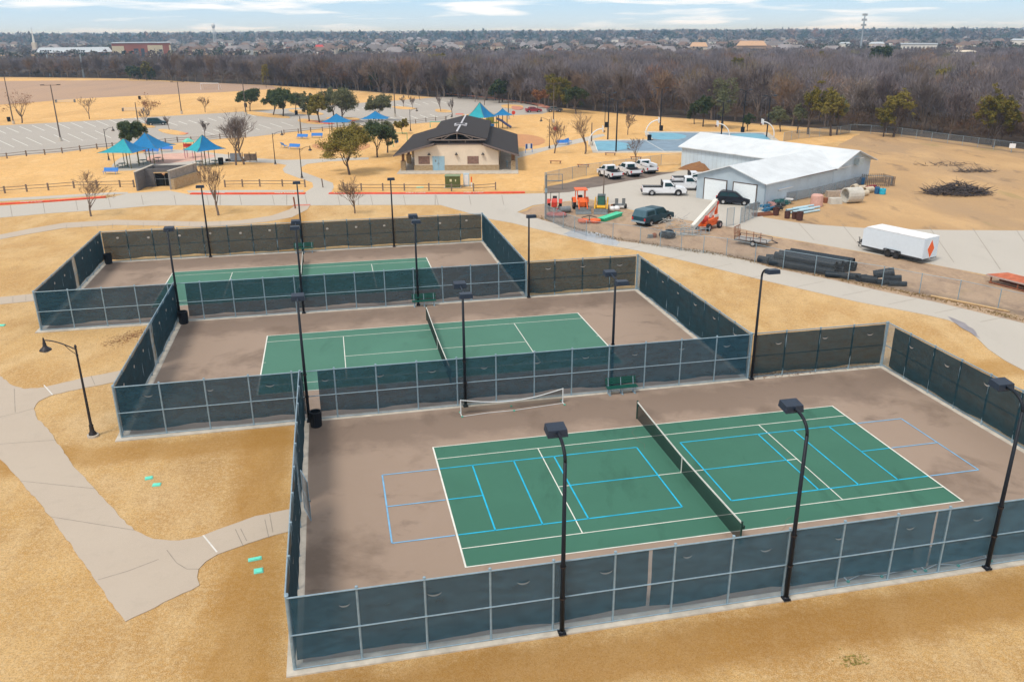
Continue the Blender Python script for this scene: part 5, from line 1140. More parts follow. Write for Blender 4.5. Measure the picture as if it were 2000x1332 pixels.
# open utility trailer
t = thing('utility_trailer', 'open rusty utility trailer with a mesh ramp, beside the driveway', 'trailer', vloc(1470, 478, .01), ang((1445, 480), (1495, 487)), None)
MB().box(-1.7, -.85, .5, 1.7, .85, .58).build('deck', mat('pale_deck', (.32, .31, .30), .8, var=.3, scale=2), t)
m = MB()
for y in (-.85, .85): m.tube([(-1.7, y, .85), (1.7, y, .85)], .03, 5); m.tube([(-1.7, y, .5), (1.7, y, .5)], .05, 5)
for x in (-1.7, 0, 1.7):
    for y in (-.85, .85): m.tube([(x, y, .5), (x, y, .85)], .03, 5)
m.tube([(1.7, -.85, .5), (2.6, 0, .5), (1.7, .85, .5)], .05, 5); m.build('frame', mat('black_steel', (.03, .03, .035), .5), t)
m = MB()
for i in range(5): m.tube([(-1.72, -.8 + .4 * i, .5), (-1.85, -.8 + .4 * i, 1.75)], .035, 5)
m.tube([(-1.72, -.8, 1.1), (-1.72, .8, 1.1)], .03, 5); m.tube([(-1.85, -.8, 1.75), (-1.85, .8, 1.75)], .04, 5); m.build('ramp', rust_m, t)
for i in range(4): MB().tube([(-1.2 + i * .75, -.86, .55), (-1.2 + i * .75, -.86, 1.55)], .035, 5).build('stake', rust_m, t)
for y in (-.98, .98): wheel(t, .35, y, .33, .2)
# small twin-wheel cart
t = thing('flatbed_cart', 'small grey two-wheeled cart behind the skid steer', 'cart', vloc(1211, 409, .03), .1)
MB().cb(0, .3, .5, 1.3, .8, .15).build('deck', galv_dark, t); MB().cb(-.45, .1, .95, .4, .1, .75).cb(.45, .1, .95, .4, .1, .75).build('side_gate', galv_dark, t)
for x in (-.75, .75):
    m = MB(); m.tube([(x - .12, .3, .3), (x + .12, .3, .3)], .3, 14); m.build('wheel', tyre_m, t)
MB().cb(0, -.12, .35, .9, .04, .18).build('plate', white_m, t)
# tractors
def tractor(loc, rz, label, paint, canopy=True, loader=True, tyre_r=.62, s=1.0):
    t = thing('tractor', label, 'tractor', loc, rz, 'compact tractors'); t.scale = (s,) * 3
    MB().side([(-.2, .7), (1.5, .62), (1.55, 1.15), (1.3, 1.35), (.35, 1.42), (.2, .9), (-.2, .9)][::-1], -.33, .33).build('bonnet', paint, t)
    MB().cb(-.1, 0, .62, 2.0, .4, .35).build('chassis', galv_dark, t)
    for y in (-1, 1):
        wheel(t, -.55, y * .68, tyre_r, .34); wheel(t, 1.15, y * .58, .38, .22)
        m = MB(); pts = [(-.55 + (tyre_r + .1) * math.cos(a), tyre_r + (tyre_r + .1) * math.sin(a)) for a in [math.radians(20 + 140 * i / 8) for i in range(9)]]
        for a, b in zip(pts[:-1], pts[1:]): m.add([(a[0], y * .5, a[1]), (b[0], y * .5, b[1]), (b[0], y * .9, b[1]), (a[0], y * .9, a[1])], [(0, 1, 2, 3)])
        m.build('mudguard', paint, t)
    MB().box(-.75, -.25, .95, -.3, .25, 1.1).box(-.85, -.25, 1.1, -.72, .25, 1.5).build('seat', bump_m, t)
    MB().tube([(.12, 0, 1.2), (-.1, 0, 1.45)], .03, 5).tube([(-.1 + .02 * math.cos(a), .2 * math.cos(a), 1.45 + .18 * math.sin(a)) for a in [2 * PI * i / 10 for i in range(11)]], .02, 4).build('steering_wheel', bump_m, t)
    if canopy:
        MB().tube([(-.9, -.5, .9), (-.85, -.5, 2.2), (.35, -.45, 2.25), (.45, -.42, 1.2)], .05, 6).tube([(-.9, .5, .9), (-.85, .5, 2.2), (.35, .45, 2.25), (.45, .42, 1.2)], .05, 6).build('frame', paint, t)
        MB().box(-1.05, -.68, 2.22, .6, .68, 2.32).build('roof', paint, t)
    else: MB().tube([(-.8, -.5, .9), (-.9, -.5, 1.9), (-.9, .5, 1.9), (-.8, .5, .9)], .045, 6).build('roll_bar', bump_m, t)
    if loader:
        for y in (-.45, .45): MB().tube([(.3, y, 1.25), (1.4, y, 1.3), (2.2, y, .5)], .07, 5).build('loader_arm', paint, t)
        MB().side([(2.1, .08), (2.7, .05), (2.2, .25), (2.15, .65), (2.05, .65)][::-1], -.85, .85).build('bucket', galv_dark, t)
    return t
tractor(vloc(1134, 410, .01), ang((1130, 402), (1128, 421)) + .15, 'orange tractor with an orange canopy roof, between red tractor and skid steer', orange_m, True, True, .62, 1.12)
tractor(vloc(1083, 410, .01), ang((1086, 400), (1083, 420)), 'small red tractor without a roof, beside the tall steel gate post', red_m, False, False, .55, 1.05)
t = thing('mower_deck', 'red mower deck with dark wheels in front of the red tractor', 'mower deck', vloc(1086, 424, .01), -.1, 'mower attachments')
MB().lathe([(.001, .2), (.75, .2), (.8, .35), (.6, .48), (.001, .5)], 12, (-.4, 0, 0)).lathe([(.001, .2), (.75, .2), (.8, .35), (.6, .48), (.001, .5)], 12, (.5, .1, 0)).build('deck', red_m, t); MB().tube([(0, .1, .5), (.1, .6, .9), (.2, 1.1, .7)], .05, 5).build('linkage', red_m, t)
for x in (-1.1, 1.15): MB().tube([(x, -.06, .18), (x, .06, .18)], .18, 10).build('wheel', tyre_m, t)
MB().cb(0, -.4, .22, 2.1, .2, .2).build('guard', bump_m, t)
t = thing('mower_deck', 'grey drum roller attachment right of the red mower deck', 'roller', vloc(1103, 416, .01), .4, 'mower attachments'); MB().tube([(-.7, 0, .4), (.7, 0, .4)], .4, 14).build('drum', galv_dark, t); MB().tube([(-.8, 0, .4), (-.8, .7, .5), (.8, .7, .5), (.8, 0, .4)], .05, 5).build('frame', galv, t)
t = thing('mower_deck', 'bright orange double mower deck nearest the chain link fence', 'mower deck', vloc(1151, 436, .01), .0, 'mower attachments')
for x in (-.68, .68): MB().lathe([(.001, .12), (.62, .12), (.68, .3), (.62, .42), (.3, .5), (.001, .5)], 12, (x, .1, 0)).build('deck', orange_m, t)
MB().tube([(-.9, .2, .6), (0, .4, .8), (.9, .2, .6)], .05, 5).tube([(0, -.3, .3), (0, .4, .8)], .05, 5).build('linkage', bump_m, t)
t = thing('skid_steer', 'yellow skid steer loader with a dark glazed cab', 'skid steer', vloc(1174, 414, .01), ang((1176, 400), (1172, 420)))
MB().side([(-1.1, .35), (.8, .35), (1.0, .7), (.5, .95), (-1.1, 1.25)][::-1], -.55, .55).build('body', yellow_m, t)
cabt = MB().side([(-.75, .9), (.55, .8), (.5, 2.05), (-.7, 2.1)][::-1], -.48, .48).build('cab', mat('dark_cab', (.02, .04, .035), .3), t); MB().add([(.57, -.4, .9), (.57, .4, .9), (.52, .4, 1.95), (.52, -.4, 1.95)], [(0, 1, 2, 3)]).build('cab_glass', mat('greenish_glass', (.04, .14, .11), .1), cabt)
for y in (-.75, .75):
    MB().tube([(-1.0, y, 1.0), (-.9, y, 1.6), (.6, y, 1.2), (1.25, y, .4)], .09, 6).build('lift_arm', yellow_m, t)
    for x in (-.6, .45): wheel(t, x, y, .36, .26, yellow_m)
MB().side([(1.2, .06), (1.8, .04), (1.35, .2), (1.3, .6), (1.2, .6)][::-1], -.85, .85).build('bucket', galv_dark, t)
t = thing('work_light_post', 'tan post with a flat lamp head behind the skid steer', 'light pole', vloc(1178, 400, .01)); MB().tube([(0, 0, 0), (0, 0, 4.4)], .09, 6).build('pole', wood_grey, t); MB().cb(-.45, 0, 4.45, 1.0, .4, .16).build('lamp_head', cap_m, t)
t = thing('green_trough', 'long bright green plastic bin on the grass between skid steer and teal pickup', 'trough', vloc(1193, 427, .01), ang((1176, 429), (1212, 417))); MB().side([(-2.1, .0), (1.9, .0), (2.1, .38), (-2.3, .38)][::-1], -.4, .4).build('trough', mat('bright_green_plastic', (.03, .50, .25), .5), t); MB().cb(-.1, 0, .40, 4.5, .95, .05).build('lid', mat('green_lid', (.05, .58, .32), .5), t)
t = thing('white_tank', 'white plastic sprayer tank behind the green bin', 'tank', vloc(1199, 414, .01), .3); MB().ball((-.3, 0, .42), .42, 12, 7, .8).ball((.35, 0, .42), .40, 12, 7, .8).build('tank', white_m, t, smooth=True); MB().cyl(-.3, 0, .72, .95, .12, n=8).build('cap', rust_m, t)
# boom lift
t = thing('boom_lift', 'orange boom lift with a folded white boom beside the yard gate', 'boom lift', vloc(1383, 447, .01), ang((1372, 452), (1398, 444)))
MB().cb(0, 0, .62, 2.9, 1.1, .34).build('chassis', orange_m, t)
for x in (-1.15, 1.15):
    for y in (-.75, .75): wheel(t, x, y, .42, .3, mat('pink_grey_rim', (.45, .35, .35), .5))
MB().side([(-1.3, .85), (.9, .85), (1.3, 1.0), (1.2, 1.35), (.2, 1.2), (-1.3, 1.1)][::-1], -.5, .5).build('turret', orange_m, t)
MB().ball((-1.15, -.1, 1.3), .45, 10, 7).build('counterweight', red_m, t, smooth=True)
bx = Vector((1.35, 0, 3.0)); ex = Vector((-3.5, -.1, .75)); dv = (ex - bx).normalized(); nv = Vector((dv.z, 0, -dv.x))
def beam(m, a, b, w, h):
    d = (b - a).normalized(); s_ = Vector((0, 1, 0)); u_ = d.cross(s_).normalized(); vs = []
    for p_ in (a, b):
        for sx, sz in ((-1, -1), (1, -1), (1, 1), (-1, 1)): vs.append(tuple(p_ + s_ * sx * w / 2 + u_ * sz * h / 2))
    return m.add(vs, [(0, 1, 2, 3)[::-1], (4, 5, 6, 7), (0, 4, 5, 1)[::-1], (1, 5, 6, 2)[::-1], (2, 6, 7, 3)[::-1], (3, 7, 4, 0)[::-1]])
cream_w = mat('boom_white', (.72, .70, .64), .45, var=.08, scale=2)
beam(MB(), bx, ex, .42, .46).build('main_boom', cream_w, t); beam(MB(), bx + Vector((-.1, 0, -.55)), ex + Vector((1.7, 0, .4)), .22, .16).build('lower_boom', orange_m, t)
beam(MB(), Vector((.2, 0, 1.2)), Vector((1.35, 0, 2.6)), .26, .2).build('riser', cream_w, t); beam(MB(), Vector((1.5, 0, 1.1)), bx, .30, .22).build('riser', orange_m, t); MB().cb(1.32, 0, 2.75, .35, .5, .4).build('link_block', red_m, t); MB().cb(.7, -.52, 1.45, .8, .08, .3).build('cover', cream_w, t)
mk = MB(); kx, kz = ex.x - .6, .2
for z in (.15, .6, 1.1): mk.tube([(kx - .4, -.9, z), (kx + .4, -.9, z), (kx + .4, .7, z), (kx - .4, .7, z), (kx - .4, -.9, z)], .025, 5)
for x in (-.4, .4):
    for y in (-.9, -.1, .7): mk.tube([(kx + x, y, .1), (kx + x, y, 1.1)], .025, 5)
mk.build('basket', mat('pale_steel_cage', (.5, .52, .52), .5, .3), t)
# scrap cages and dark tarpaulins near the boom lift
t = thing('wire_cage', 'tangle of pale wire frames left of the boom lift basket', 'wire frames', vloc(1316, 447, .01), .3); m = MB(); q = random.Random(3)
for k in range(46):
    a = Vector((q.uniform(-1.7, 1.7), q.uniform(-1, 1), q.uniform(0, 1.3))); b = a + Vector((q.uniform(-1, 1), q.uniform(-.6, .6), q.uniform(-.6, .6))); b.z = max(.03, b.z); m.tube([tuple(a), tuple(b)], .03, 4)
m.build('wire', mat('pale_wire', (.42, .42, .40), .6), t)
for px, py, s, l in ((1306, 466, .62, 'black bundled tarpaulin by the fence, right one'), (1294, 464, .42, 'black bundled tarpaulin by the fence, smaller left one')):
    t = thing('tarpaulin_bundle', l, 'bundle', vloc(px, py, 0), .2, 'dark bundles by the yard fence'); o = MB().ball((0, 0, s * .8), s, 14, 9, .85).ball((s * .7, .1, s * .55), s * .6, 10, 7, .9).build('cover', pipe_m, t, smooth=True)
t = thing('grey_steel_rack', 'low grey steel rack lying between the wire frames and the boom lift', 'rack', vloc(1352, 461, 0), .25); m = MB()
for x in (-2, -1, 0, 1, 2):
    for y in (0, .8): m.tube([(x, y, 0), (x, y, .7)], .035, 5)
for y in (0, .8): m.tube([(-2, y, .7), (2, y, .7)], .035, 5); m.tube([(-2, y, .2), (2, y, .2)], .035, 5)
m.build('frame', galv, t); t = thing('scrap_pump', 'small rusty pump on the bare soil below the teal pickup', 'pump', vloc(1270, 465, 0), .2); MB().cb(0, 0, .2, .5, .35, .35).build('motor', galv_dark, t); MB().lathe([(.001, 0), (.25, 0), (.28, .35), (.1, .5), (.001, .5)], 8, (.5, .1, 0)).build('pump', rust_m, t)
MB().tube([(-.4, 0, .06), (0, 0, .06), (.6, 0, .06)], .05, 5).build('skid', galv_dark, t)

# ------------------------------------------------------------------ black drain pipes
def pipe(a, b, r, label, z=0.0, group='black corrugated drain pipes', mt=None, parent_n='drain_pipe', cat='pipe', cor=True, thick=.9):
    a, b = Vector((*a, z + r)), Vector((*b, z + r)); L = (b - a).length; rz = math.atan2(b.y - a.y, b.x - a.x); t = thing(parent_n, label, cat, (a.x, a.y, z), rz, group)
    n = 16; m = MB(); k = max(2, int(L / .12)) if cor else 2; pts = [(L * i / k, 0, r) for i in range(k + 1)]; rr = [r * (1 - .035 * (i % 2)) for i in range(k + 1)] if cor else r
    m.tube(pts, rr, n, caps=False); m.tube([(L, 0, r), (0, 0, r)], r * thick, n, caps=False)
    for x in (0, L):
        o = len(m.v)
        for R_ in (r, r * thick):
            for j in range(n): an = 2 * PI * j / n; m.v.append((x, R_ * math.cos(an), r + R_ * math.sin(an)))
        for j in range(n): j2 = (j + 1) % n; m.f.append((o + j, o + j2, o + n + j2, o + n + j))
    m.build('barrel', mt or pipe_m, t); return t
pd = Vector(G(1628, 541)) - Vector(G(1497, 518)); pd.normalize(); pn = Vector((-pd.y, pd.x)); p0 = Vector(G(1490, 519))
def pq(s, o): v = p0 + pd * s + pn * o; return (v.x, v.y)
specs = [(0.4, 6.6, .0, 0), (.1, 6.3, .72, 0), (.3, 6.9, 1.44, 0), (.6, 7.0, 2.16, 0), (.9, 7.4, 2.9, 0), (1.2, 7.2, 3.62, 0), (.7, 6.5, .36, .60), (.8, 6.8, 1.08, .60), (1.1, 7.1, 1.8, .60), (1.3, 7.3, 2.54, .60)]
names = ['nearest the fence', 'second from the fence', 'third from the fence', 'fourth from the fence', 'fifth from the fence', 'farthest from the fence']
for i, (s0, s1, o, z) in enumerate(specs):
    pipe(pq(s0, o + .6), pq(s1, o + .6), .36, ('long black drain pipe on the ground, ' + names[i]) if z == 0 else ('long black drain pipe on the upper layer, ' + ['nearest the fence', 'second from the fence', 'third from the fence', 'farthest back'][i - 6]), z)
pipe(pq(-.9, .9), pq(.15, .9), .34, 'short black pipe stub at the left end of the pipe stack, near one'); pipe(pq(-.5, 1.7), pq(.1, 2.0), .36, 'short black pipe stub at the left end of the pipe stack, far one')
for px, py, L, a, r, l in ((1633, 543, 1.9, -.4, .28, 'short black pipe lying just right of the pipe stack'), (1668, 546, 1.0, -.3, .30, 'black pipe coupling right of the pipe stack, left one'), (1682, 549, .9, .2, .30, 'black pipe coupling beside the leaning pipe'), (1697, 552, 1.3, -.5, .33, 'black pipe piece below the leaning pipe'),
        (1724, 556, 1.1, -.2, .25, 'short thin black pipe between the leaning pipe and the last bundle'), (1738, 556, 1.5, .05, .22, 'black pipe in the rightmost bundle, lower left'), (1752, 559, 1.5, -.1, .22, 'black pipe in the rightmost bundle, lower right'), (1742, 552, 1.5, .0, .22, 'black pipe in the rightmost bundle, rear')):
    x, y = G(px, py); pipe((x - L / 2 * math.cos(a), y - L / 2 * math.sin(a)), (x + L / 2 * math.cos(a), y + L / 2 * math.sin(a)), r, l)
x, y = G(1742, 556); pipe((x - .8, y + .1), (x + .7, y + .05), .22, 'black pipe lying on top of the rightmost bundle', .42)
t = pipe((*[c for c in G(1706, 552)],), (G(1706, 552)[0] + 1.6, G(1706, 552)[1] - .5), .38, 'wide black pipe leaning on the scattered pieces', .35); t.rotation_euler = (0, -.25, t.rotation_euler[2])
# rusty low table at the right edge
t = thing('rusty_platform', 'rust red low flatbed platform at the right edge beside the driveway', 'platform', vloc(1930, 553, 0), ang((1930, 553), (2000, 571)))
MB().add([(-.3, 0, .75), (5.2, 0, .75), (5.6, 1.9, .8), (.4, 1.9, .8), (-.3, 0, .68), (5.2, 0, .68), (5.6, 1.9, .73), (.4, 1.9, .73)], [(0, 1, 2, 3), (7, 6, 5, 4), (0, 4, 5, 1), (1, 5, 6, 2), (2, 6, 7, 3), (3, 7, 4, 0)]).build('top', mat('rust_red_sheet', (.48, .13, .06), .85, var=.3, scale=1.5), t)
MB().box(-.3, -.04, .62, 5.2, 0, .74).build('edge_beam', mat('pale_rust', (.45, .35, .32), .8), t)
for x in (.1, 2.5, 4.8):
    for y in (.15, 1.6): MB().tube([(x, y, 0), (x, y, .7)], .07, 6).build('leg', rust_m, t)
MB().tube([(0, .1, .08), (5.2, .1, .08)], .07, 6).tube([(0, 1.6, .08), (5.2, 1.6, .08)], .07, 6).build('skid', rust_m, t)
# pale pole lying behind the fence
t = thing('fallen_pole', 'long pale timber pole lying along the fence at the lower right', 'pole', (*G(1818, 580), 0), 0); a, b = G(1818, 580), G(1972, 611); MB().tube([(0, 0, .1), ((b[0] - a[0]) * .5, (b[1] - a[1]) * .5 + .05, .1), (b[0] - a[0], b[1] - a[1], .1)], .08, 7).build('trunk', wood_new, t)
# junk by the shed wall
cp_m = mat('pale_concrete', (.52, .50, .45), .9, var=.15, scale=1.5)
def pp(px, py, L, a, r, l, mt=cp_m, z=0, nm='concrete_pipe', th=.82):
    x, y = G(px, py); pipe((x - L / 2 * math.cos(a), y - L / 2 * math.sin(a)), (x + L / 2 * math.cos(a), y + L / 2 * math.sin(a)), r, l, z, 'pale concrete pieces by the shed', mt, nm, 'pipe', False, th)
pp(1663, 396, 2.2, .25, 1.0, 'large pale concrete pipe with its open end to the left')
beige = mat('beige_clay', (.58, .50, .38), .85, var=.15, scale=2)
pp(1685, 383, 1.7, .55, .38, 'beige pipe piece right of the large concrete pipe, nearest', beige); pp(1695, 377, 1.6, .5, .42, 'beige pipe piece right of the large concrete pipe, farther', beige); pp(1668, 372, 1.3, .9, .42, 'beige pipe piece behind the large concrete pipe', beige); pp(1682, 371, 1.2, .3, .3, 'short beige pipe beyond the concrete pipe', beige)
def block_(px, py, sx, sy, sz, rz, l, mt, nm='concrete_block', cat='block', grp='pale concrete pieces by the shed'):
    t = thing(nm, l, cat, vloc(px, py, 0), rz, grp); o = MB().add([(-sx / 2, -sy / 2, 0), (sx / 2, -sy / 2, 0), (sx / 2, sy / 2, 0), (-sx / 2, sy / 2, 0), (-sx * .45, -sy * .42, sz), (sx * .47, -sy * .42, sz), (sx * .47, sy * .42, sz), (-sx * .45, sy * .42, sz)], [(3, 2, 1, 0), (4, 5, 6, 7), (0, 1, 5, 4), (1, 2, 6, 5), (2, 3, 7, 6), (3, 0, 4, 7)]).build('block', mt, t); return t
block_(1630, 398, 1.6, 1.0, .75, .1, 'pale grey concrete block left of the large concrete pipe', cp_m); block_(1625, 385, 1.7, 1.0, .8, .0, 'brownish concrete block behind the pale grey block', mat('brown_concrete', (.38, .31, .25), .9, var=.2))
block_(1614, 396, .9, .9, .6, 0, 'rusty brown box between pink tank and pale block', rust_m, 'rusty_box', 'box'); block_(1645, 377, 1.4, .9, .35, .2, 'low pinkish slab left of the large concrete pipe', mat('pink_slab', (.42, .34, .31), .9), 'concrete_slab', 'slab')
t = thing('pink_tank', 'faded pink plastic tank beside the pale blue pipes', 'tank', vloc(1594, 403, 0), .3); MB().lathe([(.001, 0), (.72, .0), (.78, .1), (.75, 1.35), (.6, 1.5), (.001, 1.52)], 12).build('tank', mat('faded_pink', (.62, .36, .30), .8, var=.1), t)
lb = mat('pale_blue_pvc', (.45, .62, .70), .4, var=.08); q = random.Random(11)
for k in range(9):
    px = 1556 + (k % 3) * 12; py = 410 + (k // 3) * 3.2; x, y = G(px, py); a = .55 + q.uniform(-.06, .06)
    pipe((x - 1.9 * math.cos(a), y - 1.9 * math.sin(a)), (x + 1.9 * math.cos(a), y + 1.9 * math.sin(a)), .13, 'pale blue plastic pipe in the loose heap behind the rusty drums', .02 + .22 * (k % 2), 'pale blue plastic pipes', lb, 'plastic_pipe', 'pipe', False)
for px, py, s, l in ((1515, 421, .85, 'rusty drum at the left end of the driveway edge'), (1537, 427, .75, 'rusty drum in front of the pale blue pipes, second from left'), (1551, 428, .7, 'dark rusty drum behind the rightmost drum'), (1561, 431, .9, 'rusty drum rightmost on the driveway edge')):
    dup(b0, (*G(px, py), 0), 0, l, (1.15 * s + .1, 1.15 * s + .1, 1.25 * s), 'rusty drums by the driveway')
    d_ = [o for o in bpy.data.objects if o.get('label') == l][0]
    for c in d_.children:
        if c.name.startswith('drum'):
            c.data = c.data.copy(); c.data.materials[0] = mat('rusty_drum', (.085, .035, .03), .8, var=.3, scale=6)
def drum(px, py, mt, l, r=.32, h=.95):
    t = thing('plastic_drum', l, 'drum', vloc(px, py, 0), 0, 'coloured drums by the shed'); MB().lathe([(.001, 0), (r * .9, 0), (r, .08), (r, h * .45), (r * .95, h * .5), (r, h * .55), (r, h - .08), (r * .9, h), (.001, h)], 14).build('barrel', mt, t); MB().lathe([(.001, h), (r * .3, h), (r * .3, h + .04), (.001, h + .04)], 8).build('cap', bump_m, t)
dkb = mat('deep_blue_plastic', (.015, .10, .24), .5); drum(1683, 361, dkb, 'deep blue drum against the shed gable wall', .36, 1.0); drum(1712, 379, dkb, 'deep blue drum beside the turquoise drum'); drum(1723, 380, mat('turquoise_drum', (.02, .40, .58), .5), 'turquoise drum rightmost by the pallet pen', .42, .8)
t = thing('red_machine', 'dark red dismantled machine left of the deep blue drum', 'machine', vloc(1704, 374, 0), .4); m = MB(); q = random.Random(5)
for k in range(9): m.cb(q.uniform(-.8, .8), q.uniform(-.4, .4), q.uniform(.15, .7), q.uniform(.3, .8), q.uniform(.2, .5), q.uniform(.15, .5))
m.build('frame', mat('dark_red_paint_worn', (.25, .02, .03), .6, var=.3), t); MB().tube([(-.9, -.3, .3), (-.9, .3, .3)], .28, 12).build('wheel', tyre_m, t)
t = thing('pallet_pen', 'weathered pallet pen at the end of the shed', 'pen', vloc(1690, 366, 0), .15); 
for (x0, y0, x1, y1) in ((0, 0, 4.4, 0), (0, 3, 4.4, 3), (4.4, 0, 4.4, 3)):
    m = MB(); L = math.hypot(x1 - x0, y1 - y0); k = int(L / .28)
    for i in range(k + 1): f = i / k; x, y = x0 + (x1 - x0) * f, y0 + (y1 - y0) * f; m.box(x - .05, y - .02, 0, x + .05, y + .02, 1.35)
    for z in (.3, 1.1): m.tube([(x0, y0, z), (x1, y1, z)], .04, 4)
    m.build('pallet_side', wood_grey, t)
q = random.Random(21)
jm = [mat('junk_blue', (.03, .16, .30), .6), mat('junk_teal', (.03, .13, .13), .6), mat('junk_grey', (.18, .19, .20), .7), mat('junk_dark', (.03, .035, .04), .7), white_m, mat('junk_pink', (.50, .28, .26), .7)]
jl = ['blue metal cabinet on its side', 'teal machine casing', 'grey steel frame pile', 'dark heap of parts', 'white appliance', 'pink plastic crate', 'blue tool crate', 'teal pallet of parts', 'grey sheet metal stack', 'dark cable reel heap', 'white plastic tub', 'pink bucket pile']
jp = [(1502, 411), (1512, 402), (1489, 405), (1524, 405), (1538, 398), (1479, 399), (1494, 416), (1530, 400), (1471, 410), (1516, 412), (1505, 399), (1508, 408)]
for k in range(12):
    t = thing('junk_item', jl[k] + ' in the scrap row beside the shed' if k < 6 else jl[k] + ' at the driveway end of the scrap row', 'scrap', vloc(*jp[k], 0), q.uniform(0, 3), 'scrap row beside the shed'); m = MB(); s = q.uniform(.7, 1.1)
    for i in range(5): m.cb(q.uniform(-.6, .6) * s, q.uniform(-.4, .4) * s, .15 + .22 * i * s * .6, q.uniform(.4, 1.1) * s, q.uniform(.25, .6) * s, q.uniform(.12, .35) * s)
    m.build('casing', jm[k % 6], t); m = MB()
    for i in range(5): a = (q.uniform(-.8, .8), q.uniform(-.5, .5), q.uniform(.1, .4)); m.tube([a, (a[0] + q.uniform(-.6, .6), a[1] + q.uniform(-.4, .4), a[2] + q.uniform(0, .8))], .03, 4)
    m.build('rods', galv_dark, t)
t = thing('white_awning', 'small white flat-topped canopy against the shed wall', 'canopy', vloc(1520, 396, 0), A1); MB().box(-1.7, -.9, 1.9, 1.7, .9, 2.0).build('top', white_m, t); m = MB()
for x in (-1, 1):
    for y in (-.6, .6): m.tube([(x * 1.5, y, 0), (x * 1.5, y, 1.9)], .04, 5)
m.build('legs', galv_dark, t)
t = thing('timber_stack', 'orange-brown timber stack at the driveway end of the scrap row', 'timber', vloc(1490, 421, 0), .3); m = MB()
for i in range(5): m.cb(0, -.4 + .2 * i, .1 + .03 * i, 2.6, .16, .16)
m.build('boards', rust_m, t)
# soil mound behind the shed corner
def mound(px, py, rx, ry, h, label, mt, seed=1, name='soil_mound'):
    q = random.Random(seed); x0, y0 = G(px, py); m = MB(); nr, na = 9, 26; m.v.append((x0, y0, h))
    ph = [q.uniform(0, 6) for _ in range(4)]
    for i in range(1, nr + 1):
        f = i / nr
        for j in range(na):
            a = 2 * PI * j / na; w = 1 + .12 * math.sin(3 * a + ph[0]) + .08 * math.sin(5 * a + ph[1]); z = h * (1 - f ** 1.4) + (.12 * h * math.sin(4 * a + 6 * f + ph[2]) * (1 - f)) - (.04 if f == 1 else 0) + q.uniform(-.03, .03) * h * (f < 1)
            m.v.append((x0 + rx * f * w * math.cos(a), y0 + ry * f * w * math.sin(a), z))
    for j in range(na): m.f.append((0, 1 + j, 1 + (j + 1) % na))
    for i in range(nr - 1):
        for j in range(na): a = 1 + i * na + j; b = 1 + i * na + (j + 1) % na; m.f.append((a, a + na, b + na, b))
    o = m.build(name, mt); tag(o, label, 'mound'); return o
mound(1372, 331, 3.9, 2.6, 1.35, 'reddish brown heap of soil between the pickups and the shed wing', sheet_mat('mound_soil', [(1, None, .4, .7, (.32, .17, .08), .8), (5, None, .5, .8, (.14, .07, .035), .6)], (.25, .12, .055), bump=1))
def brush(px, py, rx, ry, h, n, label, col=(.10, .075, .065), seed=2):
    q = random.Random(seed); x0, y0 = G(px, py); m = MB()
    for k in range(n):
        a = q.uniform(0, 2 * PI); r = q.random() ** .6; x, y = x0 + rx * r * math.cos(a), y0 + ry * r * math.sin(a); z = q.uniform(0, h * (1 - r * .8)); L = q.uniform(.5, 1.7); b = q.uniform(0, 2 * PI); e = q.uniform(-.15, .6)
        m.tube([(x, y, z), (x + L * math.cos(b), y + L * math.sin(b), max(.02, z + L * e))], [q.uniform(.02, .07), .012], 4, caps=False)
    o = m.build('brush_pile', mat('dead_brush_%d' % seed, col, .95, var=.3, scale=3)); tag(o, label, 'brush pile', 'piles of cut branches'); return o
brush(1868, 379, 4.4, 2.2, 1.7, 900, 'large dark pile of cut branches in the rough lot at right', (.085, .07, .07))
brush(1905, 336, 3.4, 1.0, .35, 110, 'low thin pile of dead branches beyond the large pile', (.14, .11, .09), 5)
brush(1845, 322, 5.5, 2.2, .12, 60, 'scattered twigs on the rough lot, beyond the brush piles', (.16, .12, .09), 6)
# concrete kerb pieces / posts by the yard gate
def cl_fence(pts, label, h=1.8, spacing=3.0, gate=False, grp='chain link yard fences', r=.035, rail=True, mesh=True):
    q_ = P(pts); t = thing('chain_link_fence', label, 'fence', (*q_[0], 0), 0, grp); ox, oy = q_[0]; acc = []
    for a, b in zip(q_[:-1], q_[1:]):
        L = math.hypot(b[0] - a[0], b[1] - a[1]); k = max(1, round(L / spacing))
        for i in range(k): acc.append((a[0] + (b[0] - a[0]) * i / k - ox, a[1] + (b[1] - a[1]) * i / k - oy))
    acc.append((q_[-1][0] - ox, q_[-1][1] - oy)); K = len(acc)
    for (x, y) in acc[:100]: MB().tube([(x, y, -.05), (x, y, h + .05)], r, 6).build('post', galv, t)
    m = MB()
    for a, b in zip(acc[:-1], acc[1:]): m.tube([(a[0], a[1], h), (b[0], b[1], h)], .02, 5, caps=False)
    m.build('top_rail', galv, t); m = MB()
    for a, b in zip(acc[:-1], acc[1:]): m.add([(a[0], a[1], .05), (b[0], b[1], .05), (b[0], b[1], h), (a[0], a[1], h)], [(0, 1, 2, 3)])
    m.build('mesh', link_far, t)
cl_fence([(1064, 428), (1100, 446), (1145, 462), (1250, 475), (1330, 490), (1418, 500), (1474, 512), (1529, 525), (1591, 536), (1656, 548), (1722, 559), (1795, 574), (1870, 588), (1948, 606), (2060, 632), (2300, 690)], 'chain link fence along the service road in front of the yard', 1.75)
cl_fence([(1064, 362), (1118, 350), (1145, 344), (1270, 327), (1291, 324), (1335, 322)], 'chain link fence behind the gravel and the white pickups', 1.8)
cl_fence([(1530, 277), (1560, 272), (1600, 268), (1640, 264), (1660, 260), (1700, 262), (1760, 268), (1850, 281), (1940, 293), (2010, 302), (2200, 335)], 'long chain link fence in front of the wood at upper right', 1.8, 4.0)
